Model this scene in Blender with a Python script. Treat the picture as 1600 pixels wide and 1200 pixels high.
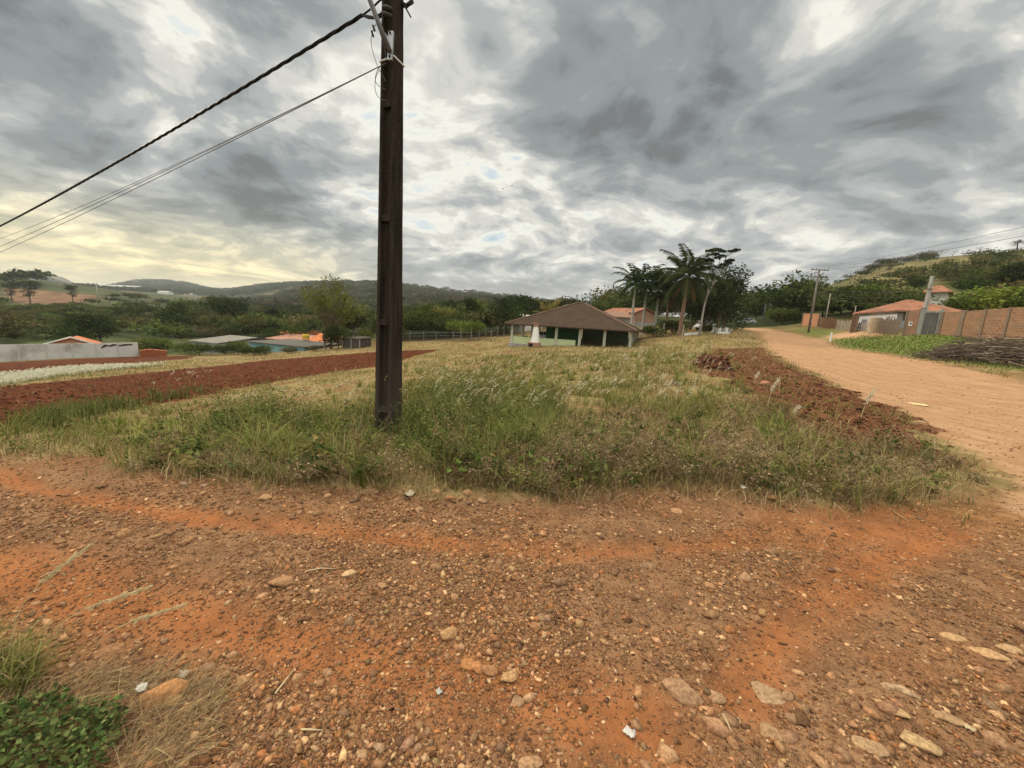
# Rural dirt-road corner with a concrete utility pole, a weedy lot and a valley behind.
import bpy, math, random
import numpy as np
from mathutils import Vector, Matrix

for o in list(bpy.data.objects):
    bpy.data.objects.remove(o)
SC = bpy.context.scene
COL = SC.collection
PI = math.pi
R = math.radians

# ------------------------------------------------------------------ camera
FPX = 602.0                      # focal length in photo pixels (1600 wide)
PITCH, ROLL, EYE = R(8.8), 0.06, 1.6
_f = Vector((0, math.cos(PITCH), -math.sin(PITCH)))
_u0 = Vector((0, math.sin(PITCH), math.cos(PITCH)))
_r0 = Vector((1, 0, 0))
_up = _u0 * math.cos(ROLL) - _r0 * math.sin(ROLL)
_rt = _r0 * math.cos(ROLL) + _u0 * math.sin(ROLL)
cam_d = bpy.data.cameras.new('camera')
cam = bpy.data.objects.new('camera', cam_d)
COL.objects.link(cam)
cam_d.sensor_width = 36.0
cam_d.lens = 36.0 * FPX / 1600.0
cam_d.clip_start = 0.05
cam_d.clip_end = 30000
cam.matrix_world = Matrix(((_rt.x, _up.x, -_f.x, 0), (_rt.y, _up.y, -_f.y, 0), (_rt.z, _up.z, -_f.z, EYE), (0, 0, 0, 1)))
SC.camera = cam
SC.view_settings.view_transform = 'Standard'
SC.view_settings.look = 'None'
SC.view_settings.exposure = 0.14
SC.view_settings.gamma = 1.0
SC.cycles.max_bounces = 6
SC.cycles.diffuse_bounces = 3
SC.cycles.transmission_bounces = 3
SC.cycles.transparent_max_bounces = 6
SC.cycles.volume_bounces = 1
SC.cycles.use_denoising = True

def ray(u, v):
    d = _f + _rt * ((u - 800) / FPX) - _up * ((v - 600) / FPX)
    return d.normalized()

def at(u, v, depth):
    """world point on the line of sight of photo pixel u,v whose distance along +Y is depth"""
    d = ray(u, v)
    return Vector((0, 0, EYE)) + d * (depth / d.y)

# ------------------------------------------------------------------ node helpers
def N(nt, typ, ins=None, **props):
    n = nt.nodes.new(typ)
    for k, v in props.items():
        setattr(n, k, v)
    for k, v in (ins or {}).items():
        s = n.inputs[k]
        if isinstance(v, bpy.types.NodeSocket):
            nt.links.new(v, s)
        else:
            s.default_value = v
    return n

def M(nt, op, a, b=None, c=None, clamp=False):
    n = nt.nodes.new('ShaderNodeMath')
    n.operation = op
    n.use_clamp = clamp
    for i, v in enumerate((a, b, c)):
        if v is None:
            continue
        if isinstance(v, bpy.types.NodeSocket):
            nt.links.new(v, n.inputs[i])
        else:
            n.inputs[i].default_value = v
    return n.outputs[0]

def MIX(nt, f, a, b, blend='MIX'):
    n = nt.nodes.new('ShaderNodeMix')
    n.data_type = 'RGBA'
    n.blend_type = blend
    for i, v in ((0, f), (6, a), (7, b)):
        if isinstance(v, bpy.types.NodeSocket):
            nt.links.new(v, n.inputs[i])
        elif i:
            n.inputs[i].default_value = tuple(v) + (1,) if len(v) == 3 else v
        else:
            n.inputs[i].default_value = v
    return n.outputs[2]

def SS(nt, x, lo, hi):
    n = N(nt, 'ShaderNodeMapRange', {0: x, 1: lo, 2: hi, 3: 0.0, 4: 1.0}, interpolation_type='SMOOTHSTEP')
    return n.outputs[0]

def NOISE(nt, vec, scale, detail=4, rough=0.55, dist=0.0, lac=2.0):
    n = N(nt, 'ShaderNodeTexNoise', {'Scale': scale, 'Detail': detail, 'Roughness': rough, 'Distortion': dist, 'Lacunarity': lac})
    if vec is not None:
        nt.links.new(vec, n.inputs['Vector'])
    return n

# ------------------------------------------------------------------ sky and sun
SUN_AZ, SUN_EL = R(-58), R(27)       # azimuth from +Y towards +X, elevation
def make_world():
    w = bpy.data.worlds.new('World')
    SC.world = w
    w.use_nodes = True
    nt = w.node_tree
    nt.nodes.clear()
    out = N(nt, 'ShaderNodeOutputWorld')
    bg = N(nt, 'ShaderNodeBackground')
    nt.links.new(bg.outputs[0], out.inputs[0])
    sky = N(nt, 'ShaderNodeTexSky', sky_type='NISHITA', sun_disc=False)
    sky.sun_elevation = SUN_EL
    sky.sun_rotation = SUN_AZ
    sky.air_density = 1.2
    sky.dust_density = 2.5
    gen = N(nt, 'ShaderNodeTexCoord').outputs['Generated']
    sep = N(nt, 'ShaderNodeSeparateXYZ', {0: gen})
    X, Y, Z = sep.outputs
    zc = M(nt, 'ADD', M(nt, 'MAXIMUM', Z, 0.0), 0.235)
    px = M(nt, 'DIVIDE', X, zc)
    py = M(nt, 'DIVIDE', Y, zc)
    P = N(nt, 'ShaderNodeCombineXYZ', {0: px, 1: py, 2: 3.7}).outputs[0]
    # gentle domain warp so that the cloud edges curl
    wn = NOISE(nt, P, 1.1, 2, 0.5)
    wv = N(nt, 'ShaderNodeVectorMath', {0: wn.outputs['Color'], 1: (0.5, 0.5, 0.5)}, operation='SUBTRACT').outputs[0]
    wv = N(nt, 'ShaderNodeVectorMath', {0: wv, 'Scale': 0.6}, operation='SCALE').outputs[0]
    P2 = N(nt, 'ShaderNodeVectorMath', {0: P, 1: wv}, operation='ADD').outputs[0]
    mp = N(nt, 'ShaderNodeMapping', {'Vector': P2, 'Rotation': (0, 0, R(-32)), 'Scale': (1.0, 1.1, 1.0)}).outputs[0]
    big = NOISE(nt, mp, 0.75, 2, 0.5).outputs[0]
    mid = NOISE(nt, mp, 3.0, 7, 0.60).outputs[0]
    fin = NOISE(nt, P2, 7.5, 4, 0.55).outputs[0]
    vo = N(nt, 'ShaderNodeTexVoronoi', {'Vector': mp, 'Scale': 2.7, 'Detail': 2.0, 'Roughness': 0.55, 'Randomness': 1.0}, normalize=True)
    puff = M(nt, 'SUBTRACT', 0.34, vo.outputs['Distance'])
    # relief: the same clouds looked up a little nearer the sun
    sx, sy = math.sin(SUN_AZ) * 0.13, math.cos(SUN_AZ) * 0.13
    mps = N(nt, 'ShaderNodeVectorMath', {0: mp, 1: (sx, sy, 0.0)}, operation='ADD').outputs[0]
    mids = NOISE(nt, mps, 3.0, 5, 0.60).outputs[0]
    relief = M(nt, 'SUBTRACT', mid, mids)
    # broad thick and thin areas of this sky: direction (photo pixel), reach in degrees, amount
    DW = N(nt, 'ShaderNodeVectorMath', {0: gen, 1: N(nt, 'ShaderNodeVectorMath', {0: wv, 'Scale': 0.22}, operation='SCALE').outputs[0]}, operation='ADD').outputs[0]
    DN = N(nt, 'ShaderNodeVectorMath', {0: DW}, operation='NORMALIZE').outputs[0]
    tot = None
    for (u, v, rad, amt) in SKY_LOBES:
        d = ray(u, v)
        dt = N(nt, 'ShaderNodeVectorMath', {0: DN, 1: tuple(d)}, operation='DOT_PRODUCT').outputs['Value']
        wgt = M(nt, 'MULTIPLY', SS(nt, dt, math.cos(R(rad)), 1.0), amt)
        tot = wgt if tot is None else M(nt, 'ADD', tot, wgt)
    t = M(nt, 'ADD', M(nt, 'MULTIPLY', M(nt, 'SUBTRACT', big, 0.5), 0.9), M(nt, 'MULTIPLY', M(nt, 'SUBTRACT', mid, 0.5), 1.25))
    t = M(nt, 'ADD', t, M(nt, 'MULTIPLY', M(nt, 'SUBTRACT', fin, 0.5), 0.70))
    t = M(nt, 'ADD', t, M(nt, 'MULTIPLY', puff, 0.95))
    t = M(nt, 'ADD', M(nt, 'ADD', t, tot), 0.45)
    t = M(nt, 'ADD', t, M(nt, 'MULTIPLY', relief, -0.65), clamp=True)
    ramp = N(nt, 'ShaderNodeValToRGB', {0: t})
    cr = ramp.color_ramp
    cr.interpolation = 'EASE'
    stops = [(0.00, (0.46, 0.57, 0.64)), (0.08, (0.62, 0.70, 0.72)), (0.22, (0.84, 0.83, 0.75)), (0.36, (0.61, 0.605, 0.565)),
             (0.50, (0.405, 0.425, 0.425)), (0.70, (0.265, 0.29, 0.298)), (1.0, (0.15, 0.165, 0.17))]
    while len(cr.elements) < len(stops):
        cr.elements.new(0.5)
    for e, (p, c) in zip(cr.elements, stops):
        e.position = p
        e.color = c + (1,)
    cloud = ramp.outputs[0]
    # haze of cloud near the skyline evens the pattern out
    hz = SS(nt, Z, 0.17, -0.01)
    cloud = MIX(nt, M(nt, 'MULTIPLY', hz, 0.6), cloud, (0.53, 0.495, 0.455))
    # warm glow low towards the hidden sun
    sd = Vector((math.sin(R(-50)), math.cos(R(-50)), 0.06)).normalized()
    sdot = N(nt, 'ShaderNodeVectorMath', {0: gen, 1: tuple(sd)}, operation='DOT_PRODUCT').outputs['Value']
    glow = M(nt, 'MULTIPLY', SS(nt, sdot, 0.80, 1.0), SS(nt, Z, 0.24, 0.0))
    cloud = MIX(nt, M(nt, 'MULTIPLY', glow, 1.0), cloud, MIX(nt, 1.0, cloud, (1.75, 1.50, 0.80), 'MULTIPLY'))
    # gain added to the unseen sky overhead and behind the camera, lighting the ground
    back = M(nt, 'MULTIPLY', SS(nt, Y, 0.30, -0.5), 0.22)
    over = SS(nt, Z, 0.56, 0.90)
    gain = M(nt, 'ADD', 1.0, M(nt, 'MULTIPLY', M(nt, 'MAXIMUM', back, over), SKY_FILL))
    cloud = MIX(nt, over, cloud, MIX(nt, 1.0, cloud, (1.08, 1.0, 0.84), 'MULTIPLY'))  # overhead deck also tinted, to warm the light it sheds
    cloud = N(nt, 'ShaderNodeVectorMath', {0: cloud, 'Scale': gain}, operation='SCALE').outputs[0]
    # clear air shows through the thinnest gaps
    clr = N(nt, 'ShaderNodeVectorMath', {0: sky.outputs[0], 'Scale': 0.12}, operation='SCALE').outputs[0]
    thin = SS(nt, t, 0.16, 0.0)
    col = MIX(nt, M(nt, 'MULTIPLY', thin, 0.25), cloud, clr)
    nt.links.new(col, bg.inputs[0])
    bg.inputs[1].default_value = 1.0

SKY_FILL = 4.6  # added brightness of the out-of-view sky, fill for the ground
SKY_LOBES = [
    (960, 60, 22, 0.25), (900, 200, 11, 0.14), (1500, 110, 17, 0.18), (1150, 240, 13, 0.12), (1400, 300, 12, 0.10),
    (250, 120, 18, 0.08), (420, 190, 12, 0.10), (60, 190, 14, 0.10), (520, 60, 9, 0.08), (450, 330, 9, .10),
    (665, 60, 7, -0.05), (690, 140, 7, -0.04), (760, 215, 7, -0.04), (830, 275, 7, -0.12), (590, 130, 5, -0.10), (900, 300, 6, -0.12), (1280, 100, 6, -0.11), (1590, 230, 7, -0.22),
    (200, 30, 9, -0.18), (480, 110, 6, -0.20), (150, 290, 12, -0.12), (1230, 60, 7, -0.06), (1300, 240, 8, -0.15), (820, 20, 5, -0.16),
]
make_world()

sun_d = bpy.data.lights.new('sun', 'SUN')
sun_d.energy = 2.4
sun_d.angle = R(10)
sun_d.color = (1.0, 0.87, 0.70)
sun = bpy.data.objects.new('sun', sun_d)
COL.objects.link(sun)
_sd = Vector((math.sin(SUN_AZ) * math.cos(SUN_EL), math.cos(SUN_AZ) * math.cos(SUN_EL), math.sin(SUN_EL)))
sun.rotation_euler = _sd.to_track_quat('Z', 'Y').to_euler()
sun.location = (-20, 20, 30)
# ------------------------------------------------------------------ numpy noise
def _h(ix, iy, s):
    n = (ix.astype(np.int64) * 374761393 + iy.astype(np.int64) * 668265263 + s * 974634777) & 0xffffffff
    n = ((n ^ (n >> 13)) * 1274126177) & 0xffffffff
    n = n ^ (n >> 16)
    return (n & 0xffff) / 65535.0

def vnoise(x, y, s=0):
    x = np.asarray(x, float); y = np.asarray(y, float)
    ix = np.floor(x); iy = np.floor(y)
    fx = x - ix; fy = y - iy
    fx = fx * fx * (3 - 2 * fx); fy = fy * fy * (3 - 2 * fy)
    a = _h(ix, iy, s); b = _h(ix + 1, iy, s); c = _h(ix, iy + 1, s); d = _h(ix + 1, iy + 1, s)
    return (a * (1 - fx) + b * fx) * (1 - fy) + (c * (1 - fx) + d * fx) * fy

def fbm(x, y, o=4, s=0):
    t = 0; a = 0.5; w = 0
    for i in range(o):
        t = t + a * vnoise(np.asarray(x) * 2 ** i, np.asarray(y) * 2 ** i, s + i * 17)
        w += a; a *= 0.5
    return t / w

def smooth(a, b, x):
    t = np.clip((x - a) / (b - a), 0, 1)
    return t * t * (3 - 2 * t)

# ------------------------------------------------------------------ terrain height
# survey points of the ground: line of sight (photo pixel) and distance along +Y
SURVEY = [
    # dirt at the crossing
    (0, 735, 3.5), (300, 700, 4.6), (650, 770, 3.45), (1000, 770, 3.75), (1300, 790, 3.8), (1560, 760, 4.9), (1600, 720, 5.8),
    # lot
    (0, 660, 8.5), (0, 600, 20), (0, 575, 33), (300, 650, 9), (300, 600, 20), (300, 562, 48), (600, 640, 8), (600, 600, 15.5), (600, 560, 38),
    (500, 550, 56), (400, 552, 64), (100, 562, 47), (217, 558, 56), (0, 567, 44),
    (800, 620, 9), (800, 580, 18), (800, 545, 43), (1000, 600, 11.5), (1000, 560, 22), (1000, 543, 42), (900, 542, 43),
    (1100, 585, 13), (1060, 521, 55), (1100, 524, 50), (1130, 520, 56),
    # road
    (1150, 511, 88), (1200, 524, 54), (1240, 545, 34), (1300, 565, 24), (1400, 610, 13.7), (1330, 541, 40), (1260, 522, 58), (1450, 570, 23.5), (1600, 598, 17),
    (1500, 640, 10.5),
    # bank and yards right of the road
    (1600, 530, 30), (1430, 523, 36), (1520, 528, 33), (1400, 537, 33), (1360, 520, 44), (1265, 512, 60), (1200, 500, 100),
    # hill on the right
    (1600, 470, 70), (1600, 396, 190), (1500, 402, 205), (1420, 410, 220), (1350, 424, 240), (1300, 445, 260), (1230, 470, 280), (1450, 470, 80), (1400, 450, 120), (1300, 480, 110),
    # beyond the pavilion
    (900, 500, 110), (1000, 500, 100), (700, 525, 80), (620, 530, 75), (700, 490, 220), (850, 490, 260), (1080, 500, 130),
    # valley on the left
    (100, 541, 80), (300, 532, 100), (450, 520, 120), (560, 515, 130), (150, 497, 140), (30, 497, 140), (300, 500, 200), (450, 490, 260), (50, 474, 235), (160, 468, 240), (50, 446, 310),
    (150, 452, 420), (300, 470, 480), (560, 485, 420),
    # wooded hill in the middle
    (600, 450, 760), (520, 452, 740), (460, 460, 700), (420, 474, 640), (700, 462, 780), (750, 465, 800), (850, 475, 800), (950, 485, 800), (1100, 497, 700),
    # far ridge
    (0, 428, 2300), (100, 433, 2300), (200, 439, 2300), (300, 445, 2400), (400, 451, 2500), (0, 442, 1300), (200, 453, 1300), (350, 461, 1200), (500, 456, 2500), (700, 468, 2500), (950, 480, 2400), (1200, 497, 2400),
]
def _survey():
    pts = [tuple(at(*s)) for s in SURVEY]
    for a in range(0, 360, 40):                      # level round the camera
        pts.append((1.2 * math.sin(R(a)), 1.2 * math.cos(R(a)), 0.0))
    for a, zz in ((110, .3), (145, .3), (180, 0), (215, -.3), (250, -.6)):
        pts.append((6 * math.sin(R(a)), 6 * math.cos(R(a)), zz * 0.4))
        pts.append((40 * math.sin(R(a)), 40 * math.cos(R(a)), zz * 6))
        pts.append((300 * math.sin(R(a)), 300 * math.cos(R(a)), zz * 30))
        pts.append((2500 * math.sin(R(a)), 2500 * math.cos(R(a)), zz * 60))
    for a, zz in ((75, 60), (-75, -10)):
        pts.append((300 * math.sin(R(a)), 300 * math.cos(R(a)), zz))
        pts.append((2500 * math.sin(R(a)), 2500 * math.cos(R(a)), 80))
    for a in (-75, -60, -48, -36, -24, -12, 0, 15, 30, 50):                            # land falls away behind the far ridge
        pts.append((3400 * math.sin(R(a)), 3400 * math.cos(R(a)), 60))
    return np.array(pts)

def _warp(x, y):
    r = np.hypot(x, y) + 1e-6
    s = np.log1p(r / 4.0)
    return x / r * s, y / r * s

_S = _survey()
_wx, _wy = _warp(_S[:, 0], _S[:, 1])
def _phi(d2):
    return 0.5 * d2 * np.log(d2 + 1e-12)
_n = len(_S)
_A = np.zeros((_n + 3, _n + 3))
_d2 = (_wx[:, None] - _wx[None]) ** 2 + (_wy[:, None] - _wy[None]) ** 2
# heights are fitted relative to distance so that near points count as much as far ones
_scale = lambda r: 1.0 + r / 12.0
_A[:_n, :_n] = _phi(_d2) + np.eye(_n) * 2e-3
_A[:_n, _n] = 1; _A[:_n, _n + 1] = _wx; _A[:_n, _n + 2] = _wy
_A[_n:, :_n] = _A[:_n, _n:].T
_b = np.zeros(_n + 3)
_b[:_n] = _S[:, 2] / _scale(np.hypot(_S[:, 0], _S[:, 1]))
_C = np.linalg.solve(_A, _b)

def height(x, y):
    """smooth lie of the land"""
    x = np.atleast_1d(np.asarray(x, float)); y = np.atleast_1d(np.asarray(y, float))
    shp = x.shape
    x = x.ravel(); y = y.ravel()
    out = np.empty(len(x))
    for i in range(0, len(x), 40000):
        wx, wy = _warp(x[i:i + 40000], y[i:i + 40000])
        d2 = (wx[:, None] - _wx[None]) ** 2 + (wy[:, None] - _wy[None]) ** 2
        out[i:i + 40000] = _phi(d2) @ _C[:_n] + _C[_n] + _C[_n + 1] * wx + _C[_n + 2] * wy
    return (out * _scale(np.hypot(x, y))).reshape(shp)

def hits(pix):
    """where lines of sight first meet the ground -> array of xyz"""
    res = []
    t = np.geomspace(0.6, 5000, 500)
    for (u, v) in pix:
        d = ray(u, v)
        p = np.array([0, 0, EYE])[None] + t[:, None] * np.array(d)[None]
        g = p[:, 2] - height(p[:, 0], p[:, 1])
        k = np.where(g < 0)[0]
        if len(k) == 0:
            k = len(t) - 1; tt = t[k]
        else:
            k = max(k[0], 1)
            a, b = t[k - 1], t[k]; ga, gb = g[k - 1], g[k]
            tt = a + (b - a) * ga / (ga - gb)
        res.append((d.x * tt, d.y * tt, EYE + d.z * tt))
    return np.array(res)

def hit(u, v):
    return Vector(hits([(u, v)])[0])

def on(x, y, dz=0.0):
    return Vector((x, y, float(gheight(np.array([x]), np.array([y]))[0]) + dz))

def poly_sd(x, y, poly):
    """signed distance to a polygon, positive inside (metres)"""
    px, py = poly[:, 0], poly[:, 1]
    ins = np.zeros(len(x), bool)
    dm = np.full(len(x), 1e18)
    n = len(poly)
    for i in range(n):
        x0, y0, x1, y1 = px[i], py[i], px[(i + 1) % n], py[(i + 1) % n]
        ex, ey = x1 - x0, y1 - y0
        t = np.clip(((x - x0) * ex + (y - y0) * ey) / (ex * ex + ey * ey + 1e-12), 0, 1)
        dm = np.minimum(dm, (x - x0 - t * ex) ** 2 + (y - y0 - t * ey) ** 2)
        c = (y0 > y) != (y1 > y)
        with np.errstate(divide='ignore', invalid='ignore'):
            xx = x0 + (y - y0) * ex / (ey if ey else 1e-12)
        ins ^= c & (x < xx)
    d = np.sqrt(dm)
    return np.where(ins, d, -d)

def line_d(x, y, pts):
    dm = np.full(len(x), 1e18)
    for i in range(len(pts) - 1):
        x0, y0, x1, y1 = pts[i][0], pts[i][1], pts[i + 1][0], pts[i + 1][1]
        ex, ey = x1 - x0, y1 - y0
        t = np.clip(((x - x0) * ex + (y - y0) * ey) / (ex * ex + ey * ey + 1e-12), 0, 1)
        dm = np.minimum(dm, (x - x0 - t * ex) ** 2 + (y - y0 - t * ey) ** 2)
    return np.sqrt(dm)

# areas of the ground, outlined where they lie
AREA = {k: hits(v) for k, v in {
    'road': [(1144, 512), (1180, 512), (1220, 517), (1260, 524), (1288, 528), (1300, 533), (1360, 551), (1440, 562), (1468, 566), (1600, 594), (1700, 640), (1700, 800), (1640, 820), (1560, 795), (1585, 765), (1560, 735), (1449, 677), (1410, 644), (1380, 632), (1320, 618), (1292, 594), (1268, 582), (1232, 570), (1208, 554), (1192, 541), (1186, 521)],
    'weeds': [(0, 672), (130, 655), (250, 640), (420, 620), (600, 590), (640, 560), (800, 548), (1000, 542), (1060, 524), (1130, 523), (1178, 524), (1186, 545), (1205, 560), (1150, 570), (1180, 610), (1230, 660), (1330, 700), (1420, 690), (1500, 700), (1575, 748), (1520, 770), (1400, 785), (1290, 790), (1180, 780), (1050, 765), (960, 775), (850, 785), (750, 780), (650, 778), (560, 770), (400, 758), (250, 735), (180, 722), (80, 712), (0, 705)],
    'bank': [(1120, 545), (1190, 543), (1235, 572), (1300, 600), (1385, 636), (1450, 680), (1430, 705), (1340, 700), (1240, 665), (1180, 620), (1140, 600), (1085, 575), (1095, 552)],
    'plough': [(-60, 612), (0, 604), (150, 590), (300, 575), (420, 562), (600, 549), (650, 547), (690, 546), (650, 556), (620, 564), (590, 573), (500, 584), (400, 602), (300, 622), (200, 640), (100, 655), (0, 672), (-60, 680)],
    'plough_far': [(-60, 570), (0, 567), (100, 561.5), (217, 557), (300, 556), (300, 560), (180, 569), (0, 588), (-60, 594)],
    'plough_mid': [(310, 625), (600, 585), (600, 612), (450, 640), (330, 650), (240, 655)],
    'flowers': [(0, 590), (100, 578), (200, 570), (280, 565), (290, 568), (180, 578), (100, 588), (0, 603)],
    'lawn': [(1300, 532), (1360, 549), (1440, 560), (1480, 563), (1600, 580), (1600, 531), (1500, 526), (1400, 526), (1340, 520), (1290, 515), (1230, 513), (1260, 521)],
    'path': [(1300, 529), (1290, 524), (1330, 518), (1370, 520), (1375, 524), (1330, 527)],
}.items()}
# wheel tracks worn smooth in the crossing
TRACKS = [hits(v) for v in ([(-60, 725), (60, 762), (180, 787), (330, 808), (480, 822), (600, 836), (740, 850), (900, 862), (1100, 850), (1300, 815), (1500, 790)],
                            [(-40, 890), (60, 905), (180, 930), (300, 965), (420, 990), (560, 1020), (680, 1045), (860, 1090), (1000, 1120)],
                            [(1250, 830), (1380, 815), (1500, 800), (1640, 790)],
                            [(1150, 1080), (1200, 1000), (1260, 940), (1350, 880), (1500, 830)])]
TRACK_W = [0.10, 0.19, 0.30, 0.14]

def masks(x, y):
    r = np.hypot(x, y)
    nz = (fbm(x * 1.3, y * 1.3, 4, 5) - .5) * 0.8 + (fbm(x * 6, y * 6, 3, 9) - .5) * 0.35
    m = {}
    for k, p in AREA.items():
        s = 0.05 + r * 0.018
        d = poly_sd(x, y, p) + nz * ({'weeds': .6, 'bank': 1.5, 'plough': .6, 'plough_mid': 2.0}.get(k, .3) + r * 0.02)
        m[k] = smooth(-s, s, d)
    t = np.zeros(len(x))
    for p, w in zip(TRACKS, TRACK_W):
        d = line_d(x, y, p) + nz * 0.25
        t = np.maximum(t, (1 - smooth(w * 0.2, w * 2.3, d)) * (.74 + .26 * smooth(.34, .56, fbm(x * 1.1 + 9, y * 1.1, 3, 15))))
    m['track'] = t * smooth(9, 6, r)
    return m

def gheight(x, y, m=None):
    """ground surface with its ruts, clods and banks"""
    x = np.asarray(x, float); y = np.asarray(y, float)
    if m is None:
        m = masks(x, y)
    r = np.hypot(x, y)
    z = height(x, y)
    near = smooth(60, 12, r)
    z = z - 0.035 * m['track']
    rough = (1 - m['track'] * .8) * (1 - m['road'] * .7)
    z = z + near * rough * (0.05 * (fbm(x * 1.5, y * 1.5, 3, 21) - .5) + 0.030 * (fbm(x * 7, y * 7, 3, 31) - .5))
    z = z + smooth(10, 4, r) * rough * 0.022 * (fbm(x * 28, y * 28, 2, 41) - .5)
    # ploughed ground: clods in rows
    pl = np.clip(m['plough'] + m['plough_far'] + 0.5 * m['plough_mid'], 0, 1) * smooth(130, 50, r)
    z = z + pl * (0.16 * (fbm(x * 1.1, y * 3.2, 3, 51) - .5) + 0.12 * (fbm(x * 4, y * 5, 2, 55) - .5))
    # spoil of the road grader along the lot
    z = z + m['bank'] * (0.10 * (fbm(x * 2.2, y * 2.2, 3, 61) - .45) + 0.09 * (fbm(x * 9, y * 9, 2, 63) - .5))
    # ridge of stones and soil under the weeds
    z = z + m['weeds'] * smooth(7, 3.6, r) * 0.06
    # far woodland and scrub roughness
    z = z + smooth(400, 900, r) * 5.0 * (fbm(x / 60, y / 60, 4, 71) - .5) * (1 + r / 1500)
    return z

def near_points():
    pass

def make_ground():
    az = np.concatenate([np.arange(-76, 76.01, 0.21), np.arange(80, 284, 4.0)])
    az = np.radians(az)
    rr = np.concatenate([[0.0], np.geomspace(0.5, 60, 400), np.geomspace(61.4, 3500, 190)])
    nA, nR = len(az), len(rr)
    AZ, RR = np.meshgrid(az, rr, indexing='xy')
    x = (np.sin(AZ) * RR).ravel(); y = (np.cos(AZ) * RR).ravel()
    m = masks(x, y)
    z = gheight(x, y, m)
    co = np.stack([x, y, z], 1)
    idx = np.arange(nA * nR).reshape(nR, nA)
    nx = np.roll(idx, -1, axis=1)
    q = np.stack([idx[:-1], nx[:-1], nx[1:], idx[1:]], -1).reshape(-1, 4)[:, ::-1]
    me = bpy.data.meshes.new('ground')
    me.vertices.add(len(co)); me.vertices.foreach_set('co', co.ravel())
    me.loops.add(q.size); me.loops.foreach_set('vertex_index', q.ravel().astype(np.int32))
    me.polygons.add(len(q)); me.polygons.foreach_set('loop_start', np.arange(0, q.size, 4, dtype=np.int32))
    me.update(calc_edges=True)
    me.polygons.foreach_set('use_smooth', np.ones(len(q), bool))
    def attr(name, a4):
        at_ = me.attributes.new(name, 'FLOAT_COLOR', 'POINT')
        at_.data.foreach_set('color', np.ascontiguousarray(a4, np.float32).ravel())
    red = np.clip(m['plough'] + m['plough_far'] + 0.36 * m['plough_mid'], 0, 1)
    attr('zone_a', np.stack([m['road'], m['track'], red, m['weeds']], 1))
    attr('zone_b', np.stack([m['lawn'] * (1 - m['path']), m['bank'], m['flowers'], m['path']], 1))
    # colours of the distant land: fields, pasture, woodland floor
    r = np.hypot(x, y)
    n1 = fbm(x / 45, y / 45, 4, 81); n2 = fbm(x / 180, y / 110, 3, 85)
    wood = np.array([0.035, 0.045, 0.020]); past = np.array([0.062, 0.068, 0.028]); dry = np.array([0.135, 0.115, 0.055]); soil = np.array([0.15, 0.085, 0.052])
    lot = np.array([0.20, 0.155, 0.070])
    c = wood + (past - wood) * smooth(.42, .62, n1)[:, None]
    azd = np.degrees(np.arctan2(x, y))
    # dry grassy hill on the right
    hill = smooth(36, 42, azd) * smooth(60, 95, r)
    c = c * (1 - hill[:, None]) + hill[:, None] * (np.array([0.085, 0.095, 0.035]) + (dry - np.array([0.085, 0.095, 0.035])) * smooth(.40, .62, n1 + .12 * smooth(120, 190, r))[:, None])
    # brown fields and pastures across the valley
    fld = poly_sd(x, y, hits([(0, 450), (60, 452), (155, 461), (165, 470), (110, 476), (0, 470)]))
    w_ = smooth(-3, 8, fld)[:, None]
    c = c * (1 - w_) + w_ * soil
    gs = poly_sd(x, y, hits([(0, 474), (60, 474), (130, 478), (200, 490), (215, 515), (150, 535), (0, 540)]))
    w_ = smooth(-6, 10, gs)[:, None] * smooth(.35, .6, n1)[:, None]
    c = c * (1 - w_) + w_ * np.array([0.060, 0.080, 0.026])
    far_w = smooth(1100, 1500, r)[:, None] * .8
    c = c * (1 - far_w) + far_w * np.array([0.045, 0.052, 0.028])
    farf = smooth(700, 900, r) * smooth(.47, .60, n2)
    c = c * (1 - farf[:, None]) + farf[:, None] * (np.array([0.085, 0.080, 0.042]) + (np.array([0.13, 0.095, 0.058]) - np.array([0.085, 0.080, 0.042])) * smooth(.45, .6, n1)[:, None])
    attr('land', np.concatenate([c, smooth(66, 92, r)[:, None]], 1))
    o = bpy.data.objects.new('ground', me)
    COL.objects.link(o)
    o['kind'] = 'structure'
    o['label'] = 'red dirt crossing, weedy lot and valley land'
    o['category'] = 'ground'
    o.data.materials.append(ground_material())
    return o

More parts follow.
